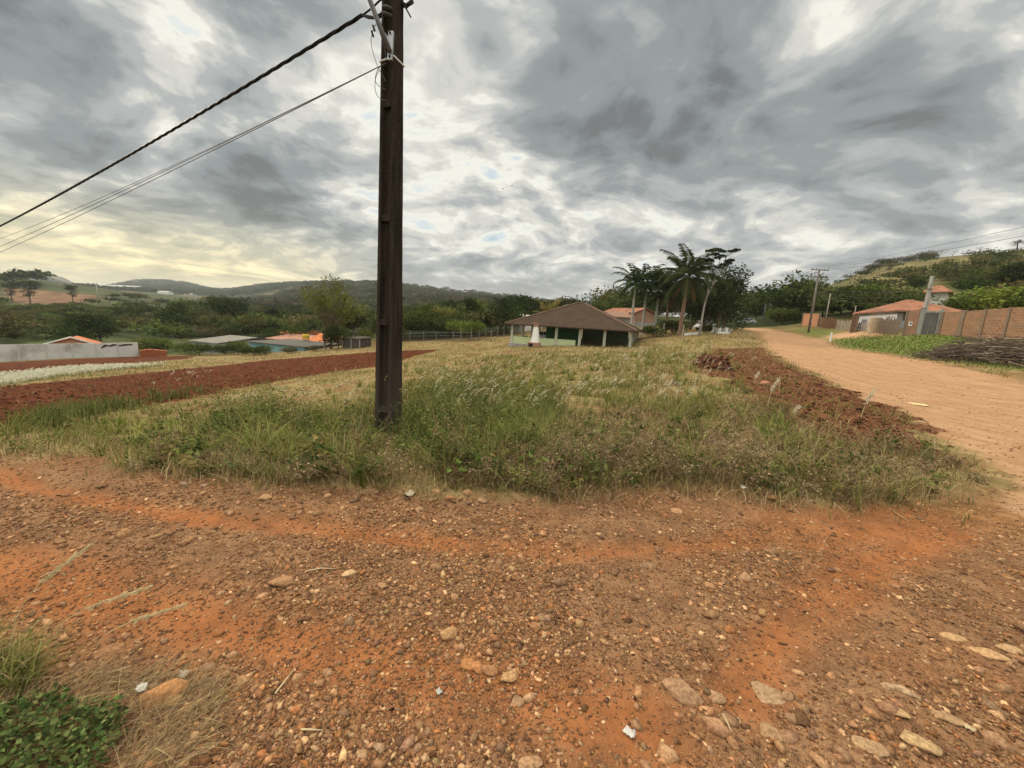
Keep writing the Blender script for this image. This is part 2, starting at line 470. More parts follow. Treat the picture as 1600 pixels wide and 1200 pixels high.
def ground_material():
    m = bpy.data.materials.new('ground')
    m.use_nodes = True
    nt = m.node_tree
    bs = nt.nodes['Principled BSDF']
    P = N(nt, 'ShaderNodeNewGeometry').outputs['Position']
    za = N(nt, 'ShaderNodeAttribute', attribute_name='zone_a')
    zb = N(nt, 'ShaderNodeAttribute', attribute_name='zone_b')
    ld = N(nt, 'ShaderNodeAttribute', attribute_name='land')
    sa = N(nt, 'ShaderNodeSeparateColor', {0: za.outputs['Color']})
    road, track, red = sa.outputs
    weeds = za.outputs['Alpha']
    sb = N(nt, 'ShaderNodeSeparateColor', {0: zb.outputs['Color']})
    lawn, bank, flow = sb.outputs
    path = zb.outputs['Alpha']
    n_big = NOISE(nt, P, 0.9, 5, 0.6).outputs[0]
    n_mid = NOISE(nt, P, 4.0, 6, 0.62).outputs[0]
    n_fine = NOISE(nt, P, 42, 5, 0.65).outputs[0]
    n_grit = NOISE(nt, P, 150, 3, 0.6).outputs[0]
    vor = N(nt, 'ShaderNodeTexVoronoi', {'Vector': P, 'Scale': 55.0, 'Randomness': 1.0})
    vor2 = N(nt, 'ShaderNodeTexVoronoi', {'Vector': P, 'Scale': 120.0, 'Randomness': 1.0})
    # stony brown dirt
    dirt = MIX(nt, SS(nt, n_mid, .36, .64), (0.138, 0.074, 0.040), (0.238, 0.132, 0.072))
    dirt = MIX(nt, M(nt, 'MULTIPLY', SS(nt, n_big, .50, .66), .55), dirt, (0.235, 0.107, 0.049))
    pebc = MIX(nt, vor.outputs['Color'], (0.17, 0.10, 0.06), (0.42, 0.26, 0.14))
    peb = M(nt, 'MULTIPLY', SS(nt, vor.outputs['Distance'], .42, .25), SS(nt, n_big, .62, .38))
    dirt = MIX(nt, M(nt, 'MULTIPLY', peb, .55), dirt, pebc)
    dirt = MIX(nt, M(nt, 'MULTIPLY', SS(nt, n_grit, .50, .66), .55), dirt, (0.36, 0.20, 0.10))
    dirt = MIX(nt, M(nt, 'MULTIPLY', SS(nt, n_fine, .52, .36), .60), dirt, (0.085, 0.042, 0.026))
    trk = MIX(nt, SS(nt, n_mid, .35, .68), (0.225, 0.083, 0.031), (0.295, 0.120, 0.049))
    tf = M(nt, 'MULTIPLY', track, M(nt, 'ADD', .55, M(nt, 'MULTIPLY', SS(nt, n_mid, .30, .55), .45)))
    col = MIX(nt, tf, dirt, trk)
    # compact tan road, streaked along its run
    mp = N(nt, 'ShaderNodeMapping', {'Vector': P, 'Rotation': (0, 0, R(36)), 'Scale': (2.2, 0.6, 1.0)}).outputs[0]
    st = NOISE(nt, mp, 1.6, 6, 0.62).outputs[0]
    rd = MIX(nt, SS(nt, st, .25, .75), (0.265, 0.148, 0.080), (0.385, 0.240, 0.142))
    rd = MIX(nt, M(nt, 'MULTIPLY', SS(nt, n_fine, .52, .75), .35), rd, (0.30, 0.155, 0.075))
    rd = MIX(nt, M(nt, 'MULTIPLY', SS(nt, n_big, .52, .68), .35), rd, (0.275, 0.130, 0.060))
    col = MIX(nt, SS(nt, M(nt, 'ADD', road, M(nt, 'MULTIPLY', M(nt, 'SUBTRACT', n_mid, .5), .9)), .3, .8), col, rd)
    # soil and thatch under the weeds
    thatch = MIX(nt, SS(nt, n_mid, .35, .66), (0.135, 0.11, 0.046), (0.29, 0.215, 0.105))
    thatch = MIX(nt, M(nt, 'MULTIPLY', SS(nt, n_big, .50, .66), .3), thatch, (0.125, 0.120, 0.042))
    thatch = MIX(nt, M(nt, 'MULTIPLY', SS(nt, n_fine, .45, .65), .3), thatch, (0.19, 0.10, 0.05))
    thatch = MIX(nt, M(nt, 'MULTIPLY', SS(nt, NOISE(nt, P, .55, 4, .6).outputs[0], .50, .62), .7), thatch, (0.175, 0.085, 0.042))
    far_lot = N(nt, 'ShaderNodeVectorMath', {0: P}, operation='LENGTH').outputs['Value']
    lotf = M(nt, 'MULTIPLY', SS(nt, far_lot, 5.0, 9.0), M(nt, 'SUBTRACT', 1.0, M(nt, 'MAXIMUM', road, bank)))
    col = MIX(nt, M(nt, 'MAXIMUM', weeds, lotf), col, thatch)
    # dark red turned soil
    ms = N(nt, 'ShaderNodeMapping', {'Vector': P, 'Scale': (0.8, 2.6, 1.0)}).outputs[0]
    n_row = NOISE(nt, ms, 1.7, 5, 0.62).outputs[0]
    soil = MIX(nt, SS(nt, n_row, .34, .66), (0.048, 0.0135, 0.0058), (0.108, 0.0350, 0.0155))
    soil = MIX(nt, M(nt, 'MULTIPLY', SS(nt, n_fine, .55, .75), .35), soil, (0.115, 0.042, 0.021))
    col = MIX(nt, SS(nt, M(nt, 'ADD', red, M(nt, 'MULTIPLY', M(nt, 'SUBTRACT', n_row, .5), .8)), .30, .72), col, soil)
    bk = MIX(nt, SS(nt, n_mid, .35, .65), (0.062, 0.025, 0.0135), (0.150, 0.068, 0.035))
    bk = MIX(nt, M(nt, 'MULTIPLY', SS(nt, n_fine, .50, .70), .45), bk, (0.33, 0.17, 0.09))
    col = MIX(nt, SS(nt, M(nt, 'ADD', bank, M(nt, 'MULTIPLY', M(nt, 'SUBTRACT', n_mid, .5), .8)), .3, .7), col, bk)
    lw = MIX(nt, SS(nt, n_mid, .35, .65), (0.075, 0.105, 0.024), (0.15, 0.175, 0.05))
    lw = MIX(nt, M(nt, 'MULTIPLY', SS(nt, n_big, .52, .68), .6), lw, (0.22, 0.17, 0.085))
    col = MIX(nt, lawn, col, lw)
    col = MIX(nt, path, col, (0.42, 0.25, 0.15))
    # distant land
    lc = MIX(nt, SS(nt, NOISE(nt, P, 0.11, 6, 0.65).outputs[0], .35, .65), MIX(nt, 1.0, ld.outputs['Color'], (0.62, 0.62, 0.62), 'MULTIPLY'), MIX(nt, 1.0, ld.outputs['Color'], (1.35, 1.35, 1.3), 'MULTIPLY'))
    col = MIX(nt, M(nt, 'MULTIPLY', ld.outputs['Alpha'], M(nt, 'SUBTRACT', 1.0, M(nt, 'MAXIMUM', road, M(nt, 'MAXIMUM', red, lawn)))), col, lc)
    nt.links.new(col, bs.inputs['Base Color'])
    bs.inputs['Roughness'].default_value = 0.95
    bs.inputs['Specular IOR Level'].default_value = 0.02
    # grit and pebbles as relief
    soft = M(nt, 'SUBTRACT', 1.0, M(nt, 'MULTIPLY', M(nt, 'MAXIMUM', track, road), .65))
    h = M(nt, 'ADD', M(nt, 'MULTIPLY', M(nt, 'SUBTRACT', .5, vor.outputs['Distance'], clamp=True), .010), M(nt, 'MULTIPLY', M(nt, 'SUBTRACT', .5, vor2.outputs['Distance'], clamp=True), .005))
    h = M(nt, 'ADD', M(nt, 'MULTIPLY', h, soft), M(nt, 'MULTIPLY', n_fine, .012))
    h = M(nt, 'ADD', h, M(nt, 'MULTIPLY', n_mid, .03))
    bp = N(nt, 'ShaderNodeBump', {'Height': h, 'Strength': 0.9, 'Distance': 1.0})
    nt.links.new(bp.outputs[0], bs.inputs['Normal'])
    return m

GROUND = make_ground()
# ------------------------------------------------------------------ object helpers
def tag(o, label=None, cat=None, group=None, kind=None):
    if label: o['label'] = label
    if cat: o['category'] = cat
    if group: o['group'] = group
    if kind: o['kind'] = kind
    return o

def empty(name, loc=(0, 0, 0), rz=0.0, label=None, cat=None, group=None):
    o = bpy.data.objects.new(name, None)
    COL.objects.link(o)
    o.location = loc
    o.rotation_euler = (0, 0, rz)
    o.empty_display_size = 0.3
    return tag(o, label, cat, group)

def mesh_np(name, v, f, col=None, mat=None, parent=None, smooth_=False, link=True):
    v = np.ascontiguousarray(v, np.float32); f = np.ascontiguousarray(f, np.int32)
    k = f.shape[1]
    me = bpy.data.meshes.new(name)
    me.vertices.add(len(v)); me.vertices.foreach_set('co', v.ravel())
    me.loops.add(f.size); me.loops.foreach_set('vertex_index', f.ravel())
    me.polygons.add(len(f)); me.polygons.foreach_set('loop_start', np.arange(0, f.size, k, dtype=np.int32))
    me.update(calc_edges=True)
    if smooth_:
        me.polygons.foreach_set('use_smooth', np.ones(len(f), bool))
    if col is not None:
        a = me.attributes.new('col', 'FLOAT_COLOR', 'POINT')
        c4 = np.ones((len(v), 4), np.float32); c4[:, :3] = col
        a.data.foreach_set('color', c4.ravel())
    if mat: me.materials.append(mat)
    if not link:
        return me
    o = bpy.data.objects.new(name, me)
    COL.objects.link(o)
    if parent: o.parent = parent
    return o

def copy_tree(o, parent=None):
    c = o.copy(); COL.objects.link(c)
    if parent: c.parent = parent
    for ch in list(o.children):
        copy_tree(ch, c)
    return c

class MB:
    """collects simple solids into one mesh"""
    def __init__(s):
        s.v = []; s.f = []
    def add(s, vs, fs):
        n = len(s.v)
        s.v += [tuple(p) for p in vs]
        s.f += [tuple(i + n for i in f) for f in fs]
        return s
    def box(s, x0, x1, y0, y1, z0, z1, taper=0):
        t = taper
        return s.add([(x0, y0, z0), (x1, y0, z0), (x1, y1, z0), (x0, y1, z0), (x0 + t, y0 + t, z1), (x1 - t, y0 + t, z1), (x1 - t, y1 - t, z1), (x0 + t, y1 - t, z1)],
                     [(3, 2, 1, 0), (4, 5, 6, 7), (0, 1, 5, 4), (1, 2, 6, 5), (2, 3, 7, 6), (3, 0, 4, 7)])
    def prism(s, poly, d):
        """polygon (list of 3-D points) pushed along d"""
        n = len(poly); d = Vector(d)
        a = [Vector(p) for p in poly]
        return s.add(a + [p + d for p in a], [tuple(range(n))[::-1], tuple(range(n, 2 * n))] + [(i, (i + 1) % n, n + (i + 1) % n, n + i) for i in range(n)])
    def tube(s, pts, r, n=6, cap=True):
        pts = [Vector(p) for p in pts]
        rs = r if isinstance(r, (list, tuple)) else [r] * len(pts)
        vs = []; fs = []
        up = None
        for i, p in enumerate(pts):
            t = (pts[min(i + 1, len(pts) - 1)] - pts[max(i - 1, 0)]).normalized()
            if up is None:
                up = Vector((0, 0, 1)) if abs(t.z) < 0.9 else Vector((1, 0, 0))
            a = t.cross(up).normalized(); b = t.cross(a).normalized()
            up = -b if up.dot(-b) > 0 else b
            for k in range(n):
                an = 2 * PI * k / n
                vs.append(p + (a * math.cos(an) + b * math.sin(an)) * rs[i])
        for i in range(len(pts) - 1):
            for k in range(n):
                k2 = (k + 1) % n
                fs.append((i * n + k, i * n + k2, (i + 1) * n + k2, (i + 1) * n + k))
        if cap:
            fs.append(tuple(range(n))[::-1]); fs.append(tuple(range((len(pts) - 1) * n, len(pts) * n)))
        return s.add(vs, fs)
    def build(s, name, mat=None, parent=None, loc=None, smooth_=False, bevel=0.0):
        me = bpy.data.meshes.new(name)
        me.from_pydata(s.v, [], s.f)
        me.update()
        if smooth_:
            me.polygons.foreach_set('use_smooth', [True] * len(me.polygons))
        if mat: me.materials.append(mat)
        o = bpy.data.objects.new(name, me)
        COL.objects.link(o)
        if parent: o.parent = parent
        if loc is not None: o.location = loc
        if bevel:
            md = o.modifiers.new('bevel', 'BEVEL'); md.width = bevel; md.segments = 2; md.limit_method = 'ANGLE'
        return o

# ------------------------------------------------------------------ materials
_mats = {}
def mat(name, c, rough=0.8, c2=None, scale=3.0, amt=0.6, bump=0.0, bscale=30.0, metal=0.0, spec=0.08, dirt=None, dscale=1.2, damt=0.5):
    """plain surface with blotches, wear and grain"""
    if name in _mats: return _mats[name]
    m = bpy.data.materials.new(name); m.use_nodes = True
    nt = m.node_tree; bs = nt.nodes['Principled BSDF']
    P = N(nt, 'ShaderNodeTexCoord').outputs['Object']
    c2 = c2 or tuple(x * 0.7 for x in c)
    col = MIX(nt, M(nt, 'MULTIPLY', SS(nt, NOISE(nt, P, scale, 6, 0.62).outputs[0], .35, .65), amt), c, c2)
    if dirt:
        col = MIX(nt, M(nt, 'MULTIPLY', SS(nt, NOISE(nt, P, dscale, 7, 0.66).outputs[0], .47, .68), damt), col, dirt)
    nt.links.new(col, bs.inputs['Base Color'])
    bs.inputs['Roughness'].default_value = rough
    bs.inputs['Metallic'].default_value = metal
    bs.inputs['Specular IOR Level'].default_value = spec
    if bump:
        bp = N(nt, 'ShaderNodeBump', {'Height': NOISE(nt, P, bscale, 5, 0.6).outputs[0], 'Strength': 0.6, 'Distance': bump})
        nt.links.new(bp.outputs[0], bs.inputs['Normal'])
    _mats[name] = m
    return m

def leaf_mat(name='foliage', trans=0.22):
    if name in _mats: return _mats[name]
    m = bpy.data.materials.new(name); m.use_nodes = True
    nt = m.node_tree; nt.nodes.clear()
    out = N(nt, 'ShaderNodeOutputMaterial')
    a = N(nt, 'ShaderNodeAttribute', attribute_name='col').outputs['Color']
    oi = N(nt, 'ShaderNodeObjectInfo').outputs['Color']
    a = MIX(nt, 1.0, a, oi, 'MULTIPLY')
    d = N(nt, 'ShaderNodeBsdfDiffuse', {'Color': a})
    t = N(nt, 'ShaderNodeBsdfTranslucent', {'Color': a})
    mx = N(nt, 'ShaderNodeMixShader', {0: trans, 1: d.outputs[0], 2: t.outputs[0]})
    nt.links.new(mx.outputs[0], out.inputs[0])
    _mats[name] = m
    return m

def stone_mat():
    if 'stone' in _mats: return _mats['stone']
    m = bpy.data.materials.new('stone'); m.use_nodes = True
    nt = m.node_tree; bs = nt.nodes['Principled BSDF']
    P = N(nt, 'ShaderNodeNewGeometry').outputs['Position']
    a = N(nt, 'ShaderNodeAttribute', attribute_name='col').outputs['Color']
    n = NOISE(nt, P, 70, 4, 0.65).outputs[0]
    col = MIX(nt, SS(nt, n, .35, .65), MIX(nt, 1.0, a, (.72, .68, .64), 'MULTIPLY'), MIX(nt, 1.0, a, (1.2, 1.18, 1.15), 'MULTIPLY'))
    nt.links.new(col, bs.inputs['Base Color'])
    bs.inputs['Roughness'].default_value = 0.9
    bs.inputs['Specular IOR Level'].default_value = 0.05
    bp = N(nt, 'ShaderNodeBump', {'Height': n, 'Strength': 0.5, 'Distance': 0.006})
    nt.links.new(bp.outputs[0], bs.inputs['Normal'])
    _mats['stone'] = m
    return m

# ------------------------------------------------------------------ scattered plants and stones
RNG = np.random.default_rng(7)

def scatter(n, r0, r1, a0=-72, a1=72, keep=None, power=0.0):
    """random ground points, density falling with distance (power 0: evenly per log distance)"""
    u = RNG.random(n)
    if power == 0:
        r = r0 * (r1 / r0) ** u
    else:
        r = (r0 ** power + (r1 ** power - r0 ** power) * u) ** (1 / power)
    a = np.radians(a0 + (a1 - a0) * RNG.random(n))
    x, y = r * np.sin(a), r * np.cos(a)
    m = masks(x, y)
    if keep is not None:
        k = RNG.random(n) < keep(x, y, r, m)
        x, y = x[k], y[k]
        m = {q: w[k] for q, w in m.items()}
    return np.stack([x, y, gheight(x, y, m)], 1)

def blades(p, h, w, az, bend, col, tip=None, seg=3):
    """grass blades -> verts, triangles, colours"""
    n = len(p)
    ts = np.linspace(0, 1, seg + 1)
    face = az + PI / 2 + RNG.normal(0, .5, n)
    wx, wy = np.cos(face), np.sin(face)
    V = np.zeros((n, 2 * seg + 1, 3)); C = np.zeros((n, 2 * seg + 1, 3))
    tip = col if tip is None else tip
    for i, t in enumerate(ts):
        ox = np.cos(az) * h * bend * t * t; oy = np.sin(az) * h * bend * t * t
        oz = h * t * (1 - 0.35 * bend * t)
        ww = w * (1 - t ** 1.6) * 0.5
        c = col * (1 - t) + tip * t
        ctr = np.stack([p[:, 0] + ox, p[:, 1] + oy, p[:, 2] + oz - .01], 1)
        if i < seg:
            off = np.stack([wx * ww, wy * ww, 0 * ww], 1)
            V[:, 2 * i] = ctr - off; V[:, 2 * i + 1] = ctr + off
            C[:, 2 * i] = c; C[:, 2 * i + 1] = c
        else:
            V[:, 2 * i] = ctr; C[:, 2 * i] = c
    tri = []
    for i in range(seg - 1):
        a = 2 * i
        tri += [(a, a + 1, a + 3), (a, a + 3, a + 2)]
    tri.append((2 * seg - 2, 2 * seg - 1, 2 * seg))
    tri = np.array(tri)
    F = (np.arange(n)[:, None, None] * (2 * seg + 1) + tri[None]).reshape(-1, 3)
    return V.reshape(-1, 3), F, C.reshape(-1, 3)

def leaves(ctr, L, W, up=0.5, col=None, out=None):
    """small rhombic leaves, random directions -> verts, triangles, colours"""
    n = len(ctr)
    d = RNG.normal(0, 1, (n, 3)); d[:, 2] = d[:, 2] * 0.6
    if out is not None: d = d + out * 0.7
    d /= np.linalg.norm(d, axis=1)[:, None]
    q = RNG.normal(0, 1, (n, 3)); q[:, 2] += up
    nrm = q - d * np.sum(q * d, 1)[:, None]
    nrm /= np.linalg.norm(nrm, axis=1)[:, None] + 1e-9
    s = np.cross(d, nrm)
    L = np.broadcast_to(L, n)[:, None]; W = np.broadcast_to(W, n)[:, None]
    V = np.stack([ctr - d * L * .5, ctr + s * W * .5 - d * L * .05 + nrm * W * .12, ctr + d * L * .5, ctr - s * W * .5 - d * L * .05 + nrm * W * .12], 1)
    F = (np.arange(n)[:, None, None] * 4 + np.array([[0, 1, 2], [0, 2, 3]])[None]).reshape(-1, 3)
    C = np.repeat(col[:, None], 4, 1)
    return V.reshape(-1, 3), F, C.reshape(-1, 3)

def merge(parts):
    v = []; f = []; c = []; n = 0
    for V, F, C in parts:
        v.append(V); f.append(F + n); c.append(C); n += len(V)
    return np.concatenate(v), np.concatenate(f), np.concatenate(c)

def pick(cols, n, jit=0.18):
    cols = np.array(cols)
    c = cols[RNG.integers(0, len(cols), n)]
    return np.clip(c * (1 + RNG.normal(0, jit, (n, 1))) * (1 + RNG.normal(0, jit * .12, (n, 3))), .004, .9)

_ICO = None
def ico():
    g = (1 + 5 ** .5) / 2
    v = np.array([(-1, g, 0), (1, g, 0), (-1, -g, 0), (1, -g, 0), (0, -1, g), (0, 1, g), (0, -1, -g), (0, 1, -g), (g, 0, -1), (g, 0, 1), (-g, 0, -1), (-g, 0, 1)], float)
    v /= np.linalg.norm(v[0])
    f = np.array([(0, 11, 5), (0, 5, 1), (0, 1, 7), (0, 7, 10), (0, 10, 11), (1, 5, 9), (5, 11, 4), (11, 10, 2), (10, 7, 6), (7, 1, 8), (3, 9, 4), (3, 4, 2), (3, 2, 6), (3, 6, 8), (3, 8, 9), (4, 9, 5), (2, 4, 11), (6, 2, 10), (8, 6, 7), (9, 8, 1)])
    return v, f

def octa():
    v = np.array([(1, 0, 0), (-1, 0, 0), (0, 1, 0), (0, -1, 0), (0, 0, 1), (0, 0, -1)], float)
    f = np.array([(0, 2, 4), (2, 1, 4), (1, 3, 4), (3, 0, 4), (2, 0, 5), (1, 2, 5), (3, 1, 5), (0, 3, 5)])
    return v, f

def stones(p, rad, shape, col, sink=0.30, flat=0.55):
    bv, bf = shape
    n = len(p); k = len(bv)
    V = bv[None] * (1 + RNG.normal(0, .27, (n, k, 1)))
    V = V * np.stack([1 + RNG.random(n) * .45, .65 + RNG.random(n) * .4, flat * (.65 + RNG.random(n) * .7)], 1)[:, None]
    # tilt then turn
    t = RNG.normal(0, .25, n); c, s = np.cos(t)[:, None], np.sin(t)[:, None]
    y, z = V[..., 1] * c - V[..., 2] * s, V[..., 1] * s + V[..., 2] * c
    V = np.stack([V[..., 0], y, z], -1)
    a = RNG.random(n) * 2 * PI; c, s = np.cos(a)[:, None], np.sin(a)[:, None]
    V = np.stack([V[..., 0] * c - V[..., 1] * s, V[..., 0] * s + V[..., 1] * c, V[..., 2]], -1)
    rad = np.minimum(rad, np.median(rad) * 2.6)
    V = V * rad[:, None, None]
    q = p.copy(); q[:, 2] += rad * flat * (0.5 - sink)
    V = V + q[:, None]
    F = (np.arange(n)[:, None, None] * k + bf[None]).reshape(-1, 3)
    return V.reshape(-1, 3), F, np.repeat(col[:, None], k, 1).reshape(-1, 3)

STONE_COLS = [(.165, .082, .041), (.22, .112, .056), (.27, .150, .078), (.17, .092, .050), (.25, .112, .047), (.12, .066, .040), (.23, .138, .080), (.37, .235, .13)]

def make_gravel():
    def dens(x, y, r, m):
        patch = .30 + .9 * smooth(.36, .62, fbm(x * 1.1, y * 1.1, 3, 121))
        d = patch * (1 - .62 * m['track']) * (1 - .8 * m['road']) * (1 - .72 * m['weeds'])
        return np.clip(d, 0, 1)
    parts = []
    p = scatter(280000, 0.95, 7.5, keep=lambda x, y, r, m: dens(x, y, r, m), power=0.75)
    parts.append(stones(p, np.exp(RNG.normal(math.log(.0056), .36, len(p))), octa(), pick(STONE_COLS, len(p), .25)))
    p = scatter(60000, 0.95, 9.0, keep=lambda x, y, r, m: dens(x, y, r, m) * .8, power=1.0)
    parts.append(stones(p, np.exp(RNG.normal(math.log(.0094), .36, len(p))), ico(), pick(np.array(STONE_COLS) * 1.15, len(p), .24)))
    # coarser rubble along the edge of the weeds and in the lower right
    def rub(x, y, r, m):
        e = np.exp(-((m['weeds'] - .25) / .3) ** 2) * smooth(5.2, 4.2, r) + .22 * smooth(0.1, 1.2, x) * smooth(3.2, 1.6, r) + .03
        return np.clip(e * (1 - .9 * m['track']) * (1 - m['road']), 0, 1)
    p = scatter(4200, 1.0, 7.0, keep=rub, power=1.4)
    parts.append(stones(p, np.exp(RNG.normal(math.log(.020), .36, len(p))), ico(), pick([(.27, .15, .08), (.33, .195, .11), (.23, .13, .073), (.20, .12, .073)], len(p), .2), .32, .55))
    p = scatter(14000, 5, 34, 18, 56, keep=lambda x, y, r, m: m['road'] * (.25 + .75 * smooth(.4, .6, fbm(x * .7, y * .7, 3, 131))), power=0.4)
    parts.append(stones(p, np.exp(RNG.normal(math.log(.014), .4, len(p))), octa(), pick([(.34, .20, .11), (.24, .12, .06), (.42, .27, .16), (.18, .09, .05)], len(p), .2)))
    v, f, c = merge(parts)
    o = mesh_np('gravel', v, f, c, stone_mat())
    tag(o, 'loose brown gravel and rubble strewn over the dirt crossing', 'gravel', kind='stuff')
    # clods of turned soil on the grader bank
    p = scatter(16000, 6, 40, 5, 60, keep=lambda x, y, r, m: m['bank'] * .9 + .05 * m['plough'], power=0.0)
    cl = stones(p, np.exp(RNG.normal(math.log(.024), .5, len(p))), ico(), pick([(.050, .020, .012), (.080, .034, .019), (.12, .058, .032)], len(p), .22))
    p2 = scatter(22000, 9, 60, -58, 6, keep=lambda x, y, r, m: np.clip(m['plough'] + m['plough_far'], 0, 1), power=0.0)
    cl2 = stones(p2, np.exp(RNG.normal(math.log(.032), .4, len(p2))), octa(), pick([(.038, .011, .006), (.062, .019, .009), (.09, .032, .016)], len(p2), .22))
    v, f, c = merge([cl, cl2])
    o = mesh_np('soil_clods', v, f, c, stone_mat())
    tag(o, 'dark red clods of turned soil on the ploughed strip and road bank', 'soil', kind='stuff')

GREEN = [(.120, .150, .032), (.160, .185, .044), (.195, .205, .062), (.095, .125, .028)]
OLIVE = [(.175, .17, .055), (.215, .19, .07), (.135, .14, .044)]
STRAW = [(.36, .27, .13), (.30, .21, .10), (.42, .33, .18), (.24, .165, .085)]
BROWN = [(.19, .12, .07), (.25, .165, .10), (.14, .09, .055), (.31, .215, .135)]

AREA2 = {k: hits(v) for k, v in {
    'green_near': [(200, 690), (330, 655), (480, 650), (590, 655), (700, 600), (860, 610), (890, 680), (850, 730), (740, 745), (640, 735), (500, 730), (330, 725), (240, 720)],
    'plume': [(640, 640), (660, 575), (800, 556), (1000, 548), (1090, 530), (1180, 545), (1160, 580), (1130, 640), (1000, 650), (860, 660), (720, 665)],
    'plume_left': [(350, 650), (470, 618), (590, 610), (590, 650), (450, 660)],
    'plume_far': [(225, 600), (310, 588), (312, 606), (240, 612)],
    'brown_band': [(700, 745), (850, 660), (1010, 640), (1180, 620), (1330, 690), (1450, 690), (1570, 748), (1400, 782), (1200, 782), (1000, 770), (850, 775), (720, 770)],
    'brown_left': [(230, 740), (270, 690), (420, 700), (600, 690), (660, 720), (650, 768), (400, 755)],
    'straw_left': [(0, 712), (0, 685), (130, 695), (240, 700), (330, 725), (200, 728), (80, 716)],
    'tuft_strip': [(20, 668), (110, 646), (230, 615), (312, 605), (312, 616), (220, 636), (110, 660), (60, 676)],
    'lime_mid': [(160, 715), (200, 672), (330, 650), (480, 640), (590, 650), (590, 690), (330, 712)],
    'bright_clump': [(790, 650), (860, 645), (880, 700), (860, 725), (800, 725)],
    'bright_clump_b': [(1050, 600), (1110, 585), (1130, 610), (1100, 635), (1050, 640)],
    'right_green': [(1050, 650), (1060, 600), (1130, 590), (1210, 640), (1300, 690), (1250, 720), (1120, 690)],
}.items()}

def inarea(k, x, y, s):
    d = poly_sd(x, y, AREA2[k])
    d = d + (fbm(x * 1.7, y * 1.7, 3, 141) - .5) * s * 3
    return smooth(-s, s, d)

